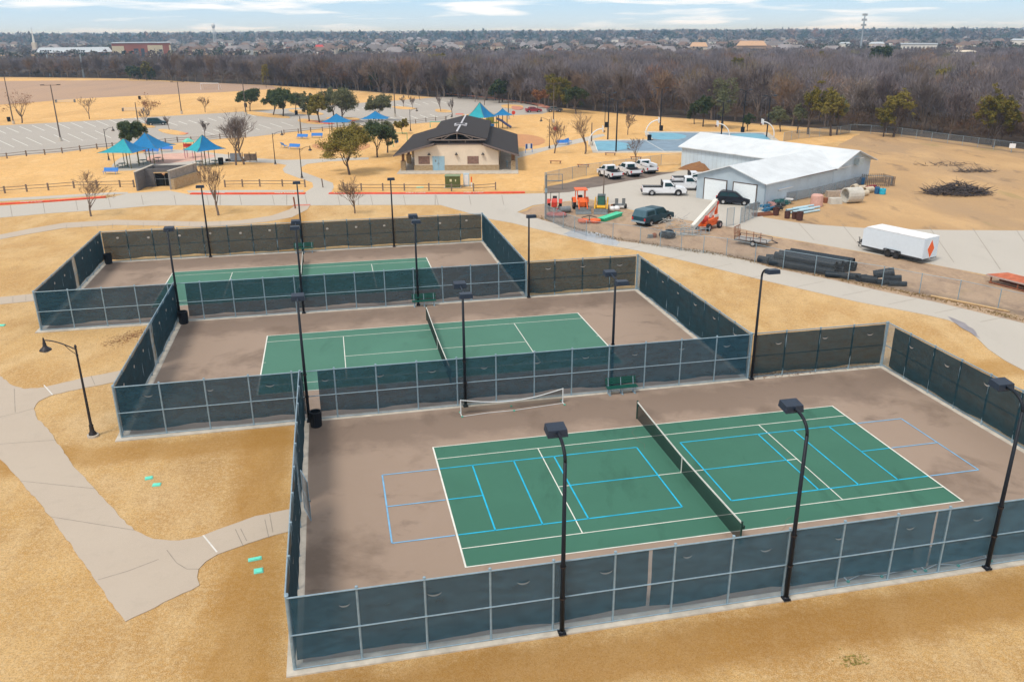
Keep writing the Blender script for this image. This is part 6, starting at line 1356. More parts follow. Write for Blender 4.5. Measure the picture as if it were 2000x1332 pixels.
cl_fence([(1480, 402), (1530, 397), (1580, 388), (1630, 375), (1688, 360), (1740, 363)], 'low chain link fence along the shed wall behind the scrap row', 1.3)
cl_fence([(1418, 443), (1432, 441)], 'silver mesh gate leaf standing beside the boom lift', 2.1, 1.2)
cl_fence([(1445, 438), (1478, 424)], 'chain link gate leaf swung open towards the shed', 1.9, 1.2)
t = thing('gate_post', 'tall grey steel gate post with a keypad box at the yard entrance', 'gate post', (*G(1066, 428), 0), 0); MB().tube([(0, 0, 0), (0, 0, 5.2)], .11, 8).build('pole', galv_dark, t); MB().cb(0, -.14, 3.4, .28, .2, .45).build('meter_box', galv, t); MB().tube([(0, 0, 5.2), (0, 0, 5.5)], .05, 6).build('cap', galv, t)
t = thing('cantilever_gate', 'grey steel sliding gate frame beside the tall gate post', 'gate', (*G(1068, 372), 0), .1); MB().tube([(0, 0, 0), (0, 0, 2.2), (2.2, 0, 2.2), (2.2, 0, 0)], .06, 6).tube([(0, 0, 1.3), (2.2, 0, 1.3)], .08, 6).build('frame', galv_dark, t)
t = thing('lot_sign', 'small white sign on the far chain link fence', 'sign', (*G(1975, 299), 0), -.6); MB().cb(0, -.06, 1.25, 1.0, .03, .8).build('panel', white_m, t); MB().cyl(0, 0, 0, 1.6, .03, n=5).build('post', galv, t)
# ------------------------------------------------------------------ trees
bark = mat('grey_brown_bark', (.17, .13, .105), .95, var=.3, scale=5)
bark_d = mat('dark_bark', (.085, .065, .055), .95, var=.3, scale=5)
def twig_mat(name, col, var=.3): return mat(name, col, .95, var=var, scale=.8, spec=.1)
tw_tan = twig_mat('tan_twigs', (.21, .145, .105)); tw_grey = twig_mat('grey_twigs', (.175, .145, .135)); tw_red = twig_mat('russet_leaves', (.30, .115, .055)); tw_purple = twig_mat('purple_grey_twigs', (.135, .11, .115))
def leaf_mat(name, a, b):
    m, nt, bs = nodes(name); P_ = pos(nt); f = noise(nt, P_, 1.1, 3, .6); g = noise(nt, P_, 14, 2, .5)
    c = ramp(nt, f, [(.35, a), (.65, b)]); g2 = ramp(nt, g, [(.3, .65), (.7, 1.25)]); c = mix(nt, 1.0, c, g2, 'MULTIPLY')
    nt.links.new(c, bs.inputs['Base Color']); bs.inputs['Roughness'].default_value = .7; bs.inputs['Specular IOR Level'].default_value = .15; MATS[name] = m; return m
oak_l = leaf_mat('oak_leaves_olive', (.17, .15, .030), (.29, .23, .055)); oak_d = leaf_mat('oak_leaves_dark', (.055, .085, .035), (.11, .14, .06)); oak_g = leaf_mat('oak_leaves_grey_green', (.11, .125, .065), (.19, .19, .10))
cedar = leaf_mat('cedar_leaves', (.030, .055, .024), (.085, .10, .035)); yellowg = leaf_mat('yellow_green_leaves', (.09, .095, .018), (.24, .18, .03)); russet = leaf_mat('russet_leaf', (.22, .09, .04), (.34, .16, .07))
def branches(seed, H=5.0, spread=.5, up=.6, levels=4, nfork=(3, 4), trunk=.30, r0=.12, twig=.02, keep=.8):
    """list of (p, q, r0, r1, level)"""
    q = random.Random(seed); out = []; tips = []
    def go(p, d, L, r, lv):
        k = 3; pts = [p]; dd = d.copy(); c = p.copy()
        for i in range(k):
            dd = (dd + Vector((q.gauss(0, .09), q.gauss(0, .09), q.gauss(0, .05) + .04 * up))).normalized(); c = c + dd * L / k; pts.append(c.copy())
        r1 = r * (.72 if lv == 0 else .5); rr = [r + (r1 - r) * i / k for i in range(k + 1)]; out.append((pts, rr, lv))
        if lv >= levels: tips.append((c, dd)); return
        n = q.randint(*nfork) + (lv == 0) * 3
        for j in range(n):
            t = 1.0 if j == 0 else q.uniform(.45 if lv else .75, 1.0); idx = min(k, max(1, round(t * k))); s = pts[idx]
            a = q.uniform(0, 2 * PI); e = spread * q.uniform(.55, 1.3); x = dd.cross(Vector((math.cos(a), math.sin(a), .3))).normalized()
            nd = (dd + x * e).normalized(); nd = (nd + Vector((0, 0, up * .30))).normalized()
            go(s, nd, L * q.uniform(.58, .82) if lv else (H - H * trunk) * q.uniform(.34, .46), rr[idx] * q.uniform(.5, .68), lv + 1)
    go(Vector((0, 0, -.1)), Vector((0, 0, 1)), H * trunk, r0, 0); return out, tips
def bare_tree(loc, seed, label, H, name='bare_tree', spread=.55, up=.6, levels=5, tw=None, cat='tree', group=None, leaves=None, r0=None, lean=0, nf=(2, 4), tmin=.013, trunk=.30, width=None):
    t = thing(name, label, cat, loc, seed * 1.3, group); br, tips = branches(seed, H, spread, up, levels, nf, trunk, r0 or H * .024)
    top = sorted(c.z for c, _ in tips)[int(len(tips) * .97)]; wid = sorted(math.hypot(c.x, c.y) for c, _ in tips)[int(len(tips) * .90)]; k = H / top; kx = k if width is None else width / 2 / wid
    def sc(p): return (p.x * kx, p.y * kx, p.z * k)
    mt, mc = MB(), MB()
    for pts, rr, lv in br:
        if lv <= 1: mt.tube([sc(p) for p in pts], [max(.03, r) for r in rr], 7, caps=False)
        else: mc.tube([sc(p) for p in pts[::(1 if lv < 4 else 3)]], [max(tmin, r) for r in rr][::(1 if lv < 4 else 3)], 3, caps=False)
    mt.build('trunk', bark, t); mc.build('crown', tw or tw_tan, t)
    if leaves:
        q = random.Random(seed + 99); m = MB(); lm, n, s, zmax = leaves
        for c, dd in tips:
            c = Vector(sc(c))
            if c.z > zmax * H and q.random() < .8: continue
            for i in range(n):
                p = c + Vector((q.gauss(0, .28), q.gauss(0, .28), q.gauss(0, .2))); leaf(m, p, s * q.uniform(.6, 1.4), q)
        m.build('leaves', lm, t)
    return t
def leaf(m, p, s, q):
    a = Vector((q.gauss(0, 1), q.gauss(0, 1), q.gauss(0, .7))).normalized(); b = a.cross(Vector((q.gauss(0, 1), q.gauss(0, 1), q.gauss(0, 1)))).normalized()
    o = len(m.v); m.v += [tuple(p - a * s), tuple(p + b * s * .6), tuple(p + a * s), tuple(p - b * s * .6)]; m.f.append((o, o + 1, o + 2, o + 3))
EV_ = 'evergreens at the edge of the wood'
def oak(loc, seed, label, H, Wd, lm, n=70, s=.12, cb=.32, name='live_oak', group='evergreen oaks', dens=1.0):
    t = thing(name, label, 'tree', loc, seed * .9, group); br, tips = branches(seed, H, .75, .35, 4, (3, 4), cb, H * .028); q = random.Random(seed)
    top = sorted(c.z for c, _ in tips)[int(len(tips) * .95)]; wid = sorted(math.hypot(c.x, c.y) for c, _ in tips)[int(len(tips) * .94)]; k = H * .93 / top; kx = Wd / 2 / wid
    def sc(p): return Vector((p.x * kx, p.y * kx, p.z * k))
    mt, mc, m = MB(), MB(), MB()
    for pts, rr, lv in br: (mt if lv < 2 else mc).tube([tuple(sc(p)) for p in pts], [max(.02, r) for r in rr], 7 if lv < 2 else 4, caps=False)
    mt.build('trunk', bark_d, t); mc.build('limbs', bark_d, t)
    q.shuffle(tips); use = tips[:int(len(tips) * (.8 if group == EV_ else .85))]
    for c, dd in use:
        c = sc(c); ev = group == EV_; R_ = q.uniform(.45, .85) * Wd / (9 if ev else 7); nn = int(n * q.uniform(.6, 1.5) * dens * 1.5)
        for i in range(nn):
            v = Vector((q.gauss(0, 1), q.gauss(0, 1), q.gauss(0, .7))); v = v.normalized() * (q.random() ** .5) * R_; p = c + v
            if p.z < H * cb * .75: continue
            leaf(m, p, s * (.75 if ev else 1) * q.uniform(.5, 1.2), q)
    m.build('crown', lm, t); return t
def HW(px, py, top, wpx):
    x, y = G(px, py); d = math.hypot(math.hypot(x, y), HC); return hgt(px, py, px, top), wpx / FOC * d
def bt(px, py, top, w, seed, label, **k):
    H, Wd = HW(px, py, top, w); return bare_tree((*G(px, py), 0), seed, label, H, width=Wd, group='bare winter trees in the park', **k)
bt(178, 423, 338, 84, 1, 'bare young tree on the grass strip below the drive, leftmost', spread=.7, levels=5)
bt(427, 421, 320, 66, 2, 'bare young tree on the grass strip left of the court floodlights', spread=.55, levels=5)
bt(693, 417, 350, 58, 3, 'small bare tree on the grass strip right of the red crossing', spread=.62, levels=5)
bt(461, 323, 228, 62, 4, 'bare twin tree beside the single canopy, left stem', spread=.5, levels=5, tw=tw_grey, nf=(3, 4))
bt(477, 322, 226, 66, 5, 'bare twin tree beside the single canopy, right stem', spread=.5, levels=5, tw=tw_grey, nf=(3, 4))
bt(43, 241, 176, 52, 6, 'reddish bare tree with lingering leaves at the left car park corner', spread=.75, levels=4, tw=tw_tan, leaves=(russet, 7, .13, .62))
bt(175, 233, 190, 34, 7, 'small tan bare tree on the lawn beyond the car park', levels=4, tmin=.03, tw=tw_tan)
bt(291, 227, 187, 42, 8, 'russet-leaved bare tree behind the dark parked SUV', levels=4, spread=.75, leaves=(russet, 8, .13, .7))
bt(284, 245, 212, 22, 9, 'thin grey sapling on the parking island by the dark SUV', levels=4, tmin=.03, tw=tw_grey)
bt(331, 255, 226, 18, 10, 'thin grey sapling right of the dark parked SUV', levels=4, tmin=.03, tw=tw_grey)
bt(401, 220, 189, 27, 11, 'small tan bare tree on the lawn below the soccer goal', levels=4, tmin=.03, tw=tw_tan)
bt(400, 268, 234, 24, 12, 'grey sapling above the single canopy', levels=4, tmin=.03, tw=tw_grey)
bt(1083, 300, 236, 48, 13, 'bare tree with a few red leaves right of the pavilion', spread=.72, levels=5)
bt(1143, 301, 219, 54, 14, 'taller bare tree at the left edge of the lower basketball court', spread=.6, levels=5)
bt(1226, 264, 219, 30, 15, 'small bare tree between the basketball courts and the wood', levels=4, tmin=.03)
bt(1242, 317, 271, 38, 16, 'grey bare tree behind the white pickups', spread=.65, levels=5, tw=tw_grey)
bt(748, 197, 165, 24, 17, 'thin bare tree behind the round oak in the car park', levels=4, tmin=.035, tw=tw_purple)
for k, (px, py, tp, w, l) in enumerate([(788, 209, 186, 12, 'far car park sapling above the lamp, left'), (806, 212, 189, 14, 'far car park sapling above the lamp, right'), (861, 219, 184, 17, 'bare sapling left of the pale brick kerb'), (884, 228, 190, 17, 'bare sapling at the tip of the brick kerb'), (820, 196, 168, 20, 'thin tree at the field edge behind the car park'), (798, 192, 158, 18, 'thin tree against the wood behind the car park'),
        (946, 206, 172, 26, 'grey bare tree above the large canopy'), (928, 200, 168, 20, 'grey bare tree against the wood left of the large canopy'), (1000, 203, 165, 22, 'thin grey tree at the brick roundabout')]):
    bt(px, py, tp, w, 30 + k, l, levels=3, tmin=.04, tw=tw_grey)
bt(1050, 212, 178, 28, 18, 'rust-red tree beside the dark red car', levels=4, leaves=(russet, 9, .22, 1.1), tw=tw_red, tmin=.03)
def ok(px, py, top, w, seed, label, lm, **k):
    H, Wd = HW(px, py, top, w); return oak((*G(px, py), 0), seed, label, H, Wd, lm, **k)
ok(683, 342, 252, 106, 51, 'big yellow-green oak left of the pavilion', oak_l, n=60, s=.14, cb=.28, dens=.9)
ok(737, 308, 240, 60, 52, 'dark green oak close to the pavilion roof', oak_d, n=60, s=.13, cb=.28)
ok(757, 299, 238, 36, 53, 'thin grey-green oak between the dark oak and the pavilion', oak_g, n=26, s=.13, cb=.3)
ok(489, 218, 175, 40, 54, 'dark round oak leftmost in the car park row', oak_d, s=.20, n=42, cb=.33)
ok(534, 226, 178, 42, 55, 'dark oak second from left in the car park row', oak_d, s=.20, n=42, cb=.33)
ok(553, 228, 175, 44, 56, 'dark oak third from left in the car park row', oak_d, s=.20, n=42, cb=.33)
ok(578, 222, 183, 34, 57, 'sparse grey-green oak fourth from left in the car park row', oak_g, s=.20, n=18, cb=.4)
ok(604, 238, 185, 30, 58, 'slim olive oak near the middle of the car park row', oak_g, s=.18, n=36, cb=.35)
ok(624, 240, 186, 38, 59, 'olive oak right of the slim one in the car park row', oak_l, s=.18, n=34, cb=.38)
ok(652, 233, 177, 44, 60, 'grey-green oak second from right in the car park row', oak_g, s=.18, n=40, cb=.35)
ok(669, 241, 176, 62, 61, 'widest grey-green oak at the red kerb of the car park', oak_g, s=.17, n=50, cb=.33)
ok(740, 237, 188, 46, 62, 'lone round oak left of the tall car park pole', oak_g, s=.17, n=42, cb=.33)
ok(251, 296, 239, 50, 97, 'dark evergreen rising behind the left pair of canopies', oak_d, s=.15, n=70, cb=.42)
ok(786, 262, 234, 24, 64, 'small russet-green shrub tree left of the pavilion roof', oak_l, s=.14, n=20, cb=.3, name='small_tree')
EV = 'evergreens at the edge of the wood'
ok(1088, 219, 150, 58, 65, 'large yellow-green evergreen at the wood edge by the red car', yellowg, s=.24, n=46, cb=.2, name='evergreen_tree', group=EV)
ok(1125, 223, 172, 46, 66, 'dark evergreen right of the large yellow-green one', cedar, s=.22, n=40, cb=.3, name='evergreen_tree', group=EV)
ok(1373, 248, 190, 42, 67, 'bright dark green evergreen on the lawn above the basketball courts', cedar, s=.22, n=46, cb=.25, name='evergreen_tree', group=EV)
ok(1356, 243, 202, 26, 68, 'smaller evergreen just left of the dark green one', cedar, s=.22, n=30, cb=.3, name='evergreen_tree', group=EV)
ok(1410, 251, 152, 56, 69, 'tall thin-crowned tree beside the shed light pole', oak_g, s=.22, n=16, cb=.35, name='evergreen_tree', group=EV)
ok(1459, 257, 224, 20, 70, 'small round dark green tree behind the upper basketball court', cedar, s=.20, n=40, cb=.3, name='evergreen_tree', group=EV)
ok(1524, 258, 212, 42, 71, 'dull green tree with a forked pale trunk above the shed', oak_g, s=.22, n=22, cb=.3, name='evergreen_tree', group=EV)
ok(1578, 263, 172, 44, 72, 'slender yellow-green tree above the shed, left of two tall ones', yellowg, s=.22, n=26, cb=.3, name='evergreen_tree', group=EV)
ok(1557, 261, 205, 26, 73, 'short slim tree between the forked tree and the slender one', oak_g, s=.22, n=18, cb=.35, name='evergreen_tree', group=EV)
ok(1622, 266, 178, 50, 74, 'taller yellow-green tree right of the slender one', oak_l, s=.22, n=30, cb=.3, name='evergreen_tree', group=EV)
ok(1634, 264, 190, 34, 75, 'thin olive tree rightmost of the lawn trees', oak_g, s=.22, n=18, cb=.35, name='evergreen_tree', group=EV)
ok(1940, 288, 186, 62, 76, 'big yellow-green tree in the wood near the right edge', yellowg, s=.22, n=36, cb=.2, name='evergreen_tree', group=EV)
ok(1745, 268, 178, 50, 77, 'olive tree at the front of the wood above the shed gable', oak_l, s=.22, n=20, cb=.3, name='evergreen_tree', group=EV)
ok(1725, 268, 212, 34, 78, 'lower olive tree left of the olive wood-edge tree', yellowg, s=.22, n=18, cb=.3, name='evergreen_tree', group=EV)
for k, (px, py, tp, w, l, lm) in enumerate([(254, 156, 131, 18, 'dark cedar at the field edge, leftmost of a clump', cedar), (270, 157, 132, 18, 'dark cedar at the field edge, second of a clump', cedar), (287, 158, 124, 18, 'brown-green cedar at the field edge, third of a clump', yellowg), (297, 158, 134, 14, 'dark cedar at the field edge, rightmost of a clump', cedar), (70, 149, 134, 12, 'small lone cedar at the far left field edge', cedar), (975, 202, 160, 36, 'dark evergreen at the wood edge above the canopies', cedar)]):
    ok(px, py, tp, w, 80 + k, l, lm, s=.4, n=22, cb=.12, name='cedar', group='cedars at the field edge')
# individual trees along the front of the wood, each its own
protos = []
for k in range(5):
    t = bare_tree((0, 0, 0), 200 + k, 'bare tree in the front row of the wood', 11.5, name='woodland_tree', spread=[.5, .6, .55, .65, .5][k], up=.75, levels=5, tw=[tw_purple, tw_grey, tw_purple, tw_tan, tw_grey][k], group='front row of the bare wood', tmin=.035, nf=(3, 4), trunk=.22, width=[8, 9, 7.5, 9, 8][k]); protos.append(t)
q = random.Random(77); row_pts = []
ep = P([(x, y) for x, y in FE if x >= -60])
for a, b in zip(ep[:-1], ep[1:]):
    L = math.hypot(b[0] - a[0], b[1] - a[1]); n = max(1, int(L / 5.2))
    for i in range(n): f = (i + q.random() * .8) / n; row_pts.append((a[0] + (b[0] - a[0]) * f, a[1] + (b[1] - a[1]) * f))
used = [False] * 5
for i, (x, y) in enumerate(row_pts[:110]):
    d = math.hypot(x, y); off = q.uniform(.5, 6); x, y = x * (1 + off / d), y * (1 + off / d); k = i % 5; s = q.uniform(.62, 1.05)
    if not used[k]: used[k] = True; o = protos[k]; o.location = (x, y, 0); o.scale = (s, s, s)
    else: dup(protos[k], (x, y, 0), q.uniform(0, 6), None, (s, s, s * q.uniform(.9, 1.15)))
# the mass of the wood: thousands of bare crowns nobody could count
FEX = sorted(P(FE + [(2700, 400), (3400, 520)]), key=lambda p: math.atan2(p[0], p[1])); fa = np.array([math.atan2(p[0], p[1]) for p in FEX]); fd = np.array([math.hypot(*p) for p in FEX])
def tone_mat(name, stops):
    m, nt, bs = nodes(name); at = N(nt, 'ShaderNodeAttribute', attribute_name='tone'); c = ramp(nt, at.outputs['Fac'], stops)
    g = noise(nt, pos(nt), .05, 3, .5); c = mix(nt, 1.0, c, ramp(nt, g, [(.35, .82), (.65, 1.15)]), 'MULTIPLY'); nt.links.new(c, bs.inputs['Base Color']); bs.inputs['Roughness'].default_value = .95; bs.inputs['Specular IOR Level'].default_value = .05; MATS[name] = m; return m
def set_tone(me, tone): a = me.attributes.new('tone', 'FLOAT', 'FACE'); a.data.foreach_set('value', tone.astype(np.float32))
def wood_mass(name, label, N_, dmin_off, dfar, ntw, mtl, seed, hgt_rng, size=1.0, wfac=1.0, keepf=None, d0=None, az=(-.86, .86), trunk=False):
    rg = np.random.default_rng(seed); pts = []
    A = rg.uniform(az[0], az[1], N_ * 3); near = np.interp(A, fa, fd) + dmin_off; near = near if d0 is None else np.maximum(near, d0)
    far = dfar if not callable(dfar) else dfar(A)
    Dd = np.sqrt(rg.uniform(0, 1, N_ * 3) * (far ** 2 - near ** 2).clip(1) + near ** 2); ok_ = far > near + 5; A, Dd = A[ok_][:N_], Dd[ok_][:N_]; n = len(A)
    cx, cy = Dd * np.sin(A), Dd * np.cos(A); H = rg.uniform(*hgt_rng, n); Rr = H * rg.uniform(.34, .52, n) * size
    # one cell = ntw slender slivers fanning up and out of each crown
    T = ntw; u = rg.uniform(0, 2 * np.pi, (n, T)); e = rg.uniform(.05, 1.0, (n, T)); rr = np.sqrt(rg.uniform(0, 1, (n, T)))
    el = np.arcsin(rg.uniform(-.35, 1, (n, T))); q_ = rg.uniform(.35, .95, (n, T)) ** .6
    bx = cx[:, None] + Rr[:, None] * q_ * np.cos(el) * np.cos(u); by = cy[:, None] + Rr[:, None] * q_ * np.cos(el) * np.sin(u); bz = H[:, None] * .60 + H[:, None] * .40 * q_ * np.sin(el)
    L = Rr[:, None] * rg.uniform(.18, .42, (n, T)); u2 = u + rg.normal(0, .6, (n, T)); e2_ = el * .8 + .25 + rg.normal(0, .35, (n, T))
    dx, dy, dz = np.cos(u2) * np.cos(e2_), np.sin(u2) * np.cos(e2_), np.sin(e2_)
    w = (.018 + .00012 * Dd[:, None]) * wfac * rg.uniform(.6, 1.5, (n, T)); pa = rg.uniform(0, 2 * np.pi, (n, T)); wx_, wy_ = np.cos(pa) * w, np.sin(pa) * w
    g = np.array([gz(v) for v in cy])[:, None]
    V = np.stack([np.stack([bx - wx_, by - wy_, bz + g], -1), np.stack([bx + wx_, by + wy_, bz + g], -1), np.stack([bx + dx * L, by + dy * L, bz + dz * L + g], -1)], 2).reshape(-1, 3)
    if trunk:
        tw_ = .13; s_ = np.stack([np.stack([cx - tw_, cy, 0 * cx], -1), np.stack([cx + tw_, cy, 0 * cx], -1), np.stack([cx + rg.normal(0, .6, n), cy, H * .8], -1)], 1).reshape(-1, 3); V = np.concatenate([V, s_])
    F = len(V) // 3; me = bpy.data.meshes.new(name); me.vertices.add(len(V)); me.vertices.foreach_set('co', V.astype(np.float32).ravel())
    me.loops.add(F * 3); me.loops.foreach_set('vertex_index', np.arange(F * 3, dtype=np.int32)); me.polygons.add(F); me.polygons.foreach_set('loop_start', np.arange(0, F * 3, 3, dtype=np.int32))
    tn = np.repeat(rg.uniform(0, 1, n), T); tn = np.concatenate([tn, rg.uniform(0, .3, F - len(tn))]) if F > len(tn) else tn; set_tone(me, tn)
    me.update(calc_edges=True); me.materials.append(mtl); o = bpy.data.objects.new(name, me); COL.objects.link(o); tag(o, label, 'woodland', None, 'stuff'); return o
def wood_mat(name, stops, sc):
    m, nt, bs = nodes(name); P_ = pos(nt); f = noise(nt, P_, sc, 3, .6); g = noise(nt, P_, .9, 2, .5)
    c = ramp(nt, f, stops); c = mix(nt, 1.0, c, ramp(nt, g, [(.3, .7), (.7, 1.25)]), 'MULTIPLY'); nt.links.new(c, bs.inputs['Base Color']); bs.inputs['Roughness'].default_value = .95; bs.inputs['Specular IOR Level'].default_value = .05; MATS[name] = m; return m
wm = wood_mat('bare_wood_twigs', [(.32, (.15, .125, .135)), (.44, (.26, .225, .24)), (.52, (.18, .15, .145)), (.62, (.29, .25, .255)), (.72, (.22, .13, .10))], .085)
wm2 = wood_mat('woodland_understorey', [(.35, (.10, .07, .05)), (.6, (.14, .095, .07)), (.72, (.20, .09, .045))], .08)
tones = [(0, (.095, .082, .085)), (.2, (.20, .18, .20)), (.4, (.145, .12, .12)), (.6, (.27, .24, .26)), (.78, (.18, .155, .165)), (.88, (.26, .22, .19)), (.95, (.27, .14, .085)), (1, (.19, .18, .09))]
wt = tone_mat('bare_wood_crowns', tones)
def far_edge(A): return np.interp(A, [-.86, -.58, -.45, -.33, -.15, 0, .2, .4, .6, .86], [640, 610, 600, 600, 680, 720, 740, 800, 860, 900])
wood_mass('bare_woodland', 'dense bare purple-grey winter woodland behind the park', 2900, 3, lambda A: np.minimum(far_edge(A), 400), 560, wt, 5, (6.5, 12.5), trunk=True, size=1.05)
wood_mass('bare_woodland_far', 'farther bare winter woodland running back to the suburbs', 3800, 3, far_edge, 260, wt, 6, (5.0, 9.0), wfac=1.3, d0=400, size=1.35)
wood_mass('woodland_understorey', 'brown undergrowth along the front of the bare wood', 900, -1, lambda A: np.interp(A, fa, fd) + 16, 200, wm2, 8, (2.0, 5.0), size=1.3)
# evergreens standing inside the wood
evp = []
for k, lm in enumerate((cedar, yellowg, oak_l)): evp.append(oak((0, 0, 0), 300 + k, 'x', 10, 7, lm, n=30, s=.32, cb=.2, name='woodland_evergreen', group='evergreens inside the wood'))
iw = [(1718, 128, 11.5, 1.9, 0, 'dark wide evergreen high in the wood at right'), (1702, 130, 9, 1.0, 0, 'smaller dark evergreen left of the wide one high in the wood'), (1907, 145, 9, 1.1, 0, 'dark evergreen deep in the wood near the right edge'), (1873, 150, 7.5, .7, 2, 'small olive evergreen deep in the wood near the right edge'),
      (1060, 150, 10, 1.2, 0, 'dark green pair in mid wood, left crown'), (1077, 152, 10, 1.2, 0, 'dark green pair in mid wood, right crown'), (1458, 134, 9, .8, 0, 'small dark evergreen in the upper wood right of centre'), (852, 146, 10.5, 1.6, 2, 'rusty green evergreen in mid wood above the car park'), (890, 148, 9, 1.1, 1, 'yellow-green crown right of the rusty green one'),
      (768, 155, 10, .9, 1, 'yellow-green crown in the wood left of the rusty one'), (781, 147, 9, .7, 0, 'small dark green crown above the car park pole'), (797, 155, 8.5, .6, 2, 'small olive crown in the wood near the car park pole'), (576, 144, 9.5, .8, 0, 'dark evergreen crown in the wood above the oaks'), (632, 143, 9, .6, 1, 'small yellow-green crown in the wood above the oaks'), (683, 140, 9, .6, 2, 'small olive crown in the wood, left of centre'),
      (1436, 170, 10.5, 1.2, 1, 'yellow-green crown in the wood above the upper basketball court'), (1890, 185, 10, .6, 1, 'thin yellow-green crown on the wooded slope at right'), (1137, 150, 9, .8, 2, 'dull olive crown in mid wood right of the dark pair'), (1425, 132, 8.5, .5, 1, 'small olive crown in the upper wood'), (980, 152, 9.5, 1.1, 0, 'dark crown in the wood above the large canopy'), (918, 156, 9, .9, 2, 'olive crown in the wood left of the dark one')]
iw += [(1600, 125, 9, .8, 1, 'yellow-green crown in the wood above the shed ridge'), (1660, 150, 9, .6, 2, 'olive crown in the wood below the telecom mast'), (1790, 165, 9, .8, 1, 'yellow-green crown in the wood under the dark wide evergreen'), (1830, 200, 9.5, 1.0, 2, 'olive crown in the wood left of the big yellow-green tree'), (1985, 175, 9, .7, 0, 'dark crown at the right edge of the wood'), (1560, 178, 8.5, .7, 1, 'yellow-green crown behind the shed lawn trees'), (1300, 175, 8.5, .7, 2, 'olive crown in the wood above the lower court lights'), (1210, 165, 8.5, .8, 0, 'dark crown in the wood behind the twin lights'), (730, 165, 8, .8, 0, 'dark crown in the wood above the widest oak'), (520, 158, 8, .6, 2, 'olive crown in the wood above the first oaks')]
for i, (px, py, h, w, k, l) in enumerate(iw):
    x, y = G(px, py + 14); d = math.hypot(x, y); loc = (x, y, 0); sc = (w * h / 10 * .8, w * h / 10 * .8, h / 10 * 1.12)
    if k in (0, 1, 2) and not evp[k].get('set'): evp[k].location = loc; evp[k].scale = sc; evp[k]['label'] = l; evp[k]['set'] = 1
    else: dup(evp[k], loc, i * 1.1, l, sc)
for e in evp:
    for k_ in ('set',):
        if k_ in e: del e[k_]
for o in bpy.data.objects:
    if 'set' in o: del o['set']

# ------------------------------------------------------------------ the town beyond
def far_at(px, dist): 
    x, y = G(px, 140); k = dist / math.hypot(x, y); return (x * k, y * k, gz(y * k))
roofs = [mat('roof_grey_brown', (.17, .155, .16), .9, var=.2, scale=.05), mat('roof_warm_grey', (.25, .23, .24), .9, var=.2, scale=.05), mat('roof_brown', (.17, .12, .10), .9, var=.2, scale=.05)]
walls = [mat('brick_tan', (.40, .29, .22), .9, var=.15, scale=.05), mat('brick_red', (.34, .17, .13), .9, var=.15, scale=.05), mat('siding_cream', (.58, .52, .44), .9, var=.1, scale=.05), mat('siding_white', (.72, .70, .66), .9, var=.1, scale=.05)]
win_d = mat('dark_windows', (.05, .06, .08), .3, var=0)
def house(k, L, Wd, e, rdg):
    t = thing('suburban_house', '', 'house', (0, 0, 0), 0, 'small houses of the far suburb')
    MB().box(-L / 2, -Wd / 2, -.2, L / 2, Wd / 2, e).build('wall', walls[k % 4], t); o = .5; rl = L / 2 - Wd * .35
    m = MB().add([(-L / 2 - o, -Wd / 2 - o, e), (L / 2 + o, -Wd / 2 - o, e), (L / 2 + o, Wd / 2 + o, e), (-L / 2 - o, Wd / 2 + o, e), (-rl, 0, rdg), (rl, 0, rdg)], [(0, 1, 5, 4), (1, 2, 5), (2, 3, 4, 5), (3, 0, 4), (3, 2, 1, 0)])
    m.add([(-L * .3, -Wd / 2 - 2.5, e), (-L * .02, -Wd / 2 - 2.5, e), (-L * .16, -Wd / 2 - 2.5, e + 2.4), (-L * .3, 0, e), (-L * .02, 0, e), (-L * .16, 0, e + 2.4)], [(0, 1, 2), (1, 4, 5, 2), (0, 2, 5, 3)]); m.build('roof', roofs[k % 3], t)
    MB().box(-L * .3 + .3, -Wd / 2 - 2.4, -.2, -L * .02 - .3, -Wd / 2, e).build('gable_wall', walls[(k + 2) % 4], t)
    m = MB()
    for x in (-L * .42, L * .1, L * .24, L * .4): m.box(x - .6, -Wd / 2 - .04, .9, x + .6, -Wd / 2, 2.3)
    m.build('window', win_d, t); return t
hp = [house(k, *a) for k, a in enumerate([(17, 12, 2.9, 7.6), (20, 13, 3.0, 8.2), (15, 11, 5.6, 9.8), (19, 13, 5.5, 10.2), (16, 12, 3.0, 7.2), (22, 12, 2.9, 7.8)])]
q = random.Random(404); n_h = 0; first = [True] * 6
lab_near = 'small far suburban house in the nearer streets beyond the wood'; lab_far = 'tiny hazy suburban house in the streets near the horizon'
bands = [(860, 1300, 100), (1300, 1900, 100), (1900, 3000, 80)]
for (d0_, d1_, cnt) in bands:
    for i in range(cnt):
        c = q.choice([(340, 600, .30), (600, 880, .18), (880, 1250, .22), (1250, 1560, .26), (1560, 2000, .06)]); 
        px = q.uniform(c[0], c[1]) if q.random() < .85 else q.uniform(-30, 2030)
        if px < 345 and d0_ < 1200: continue
        if px > 1560 and q.random() < .6: continue
        loc = far_at(px, q.uniform(d0_, d1_)); k = i % 6; rz = q.choice([0, .2, -.25, 1.57, 1.4, 3.14]) + q.uniform(-.1, .1)
        if d0_ < 1500: base_ = 1.0
        if first[k]: first[k] = False; o = hp[k]; o.location = loc; o.rotation_euler[2] = rz
        else: o = dup(hp[k], loc, rz)
        o['label'] = lab_near if d0_ < 1800 else lab_far; o['group'] = ('nearer suburban houses' if d0_ < 1800 else 'suburban houses near the horizon'); n_h += 1
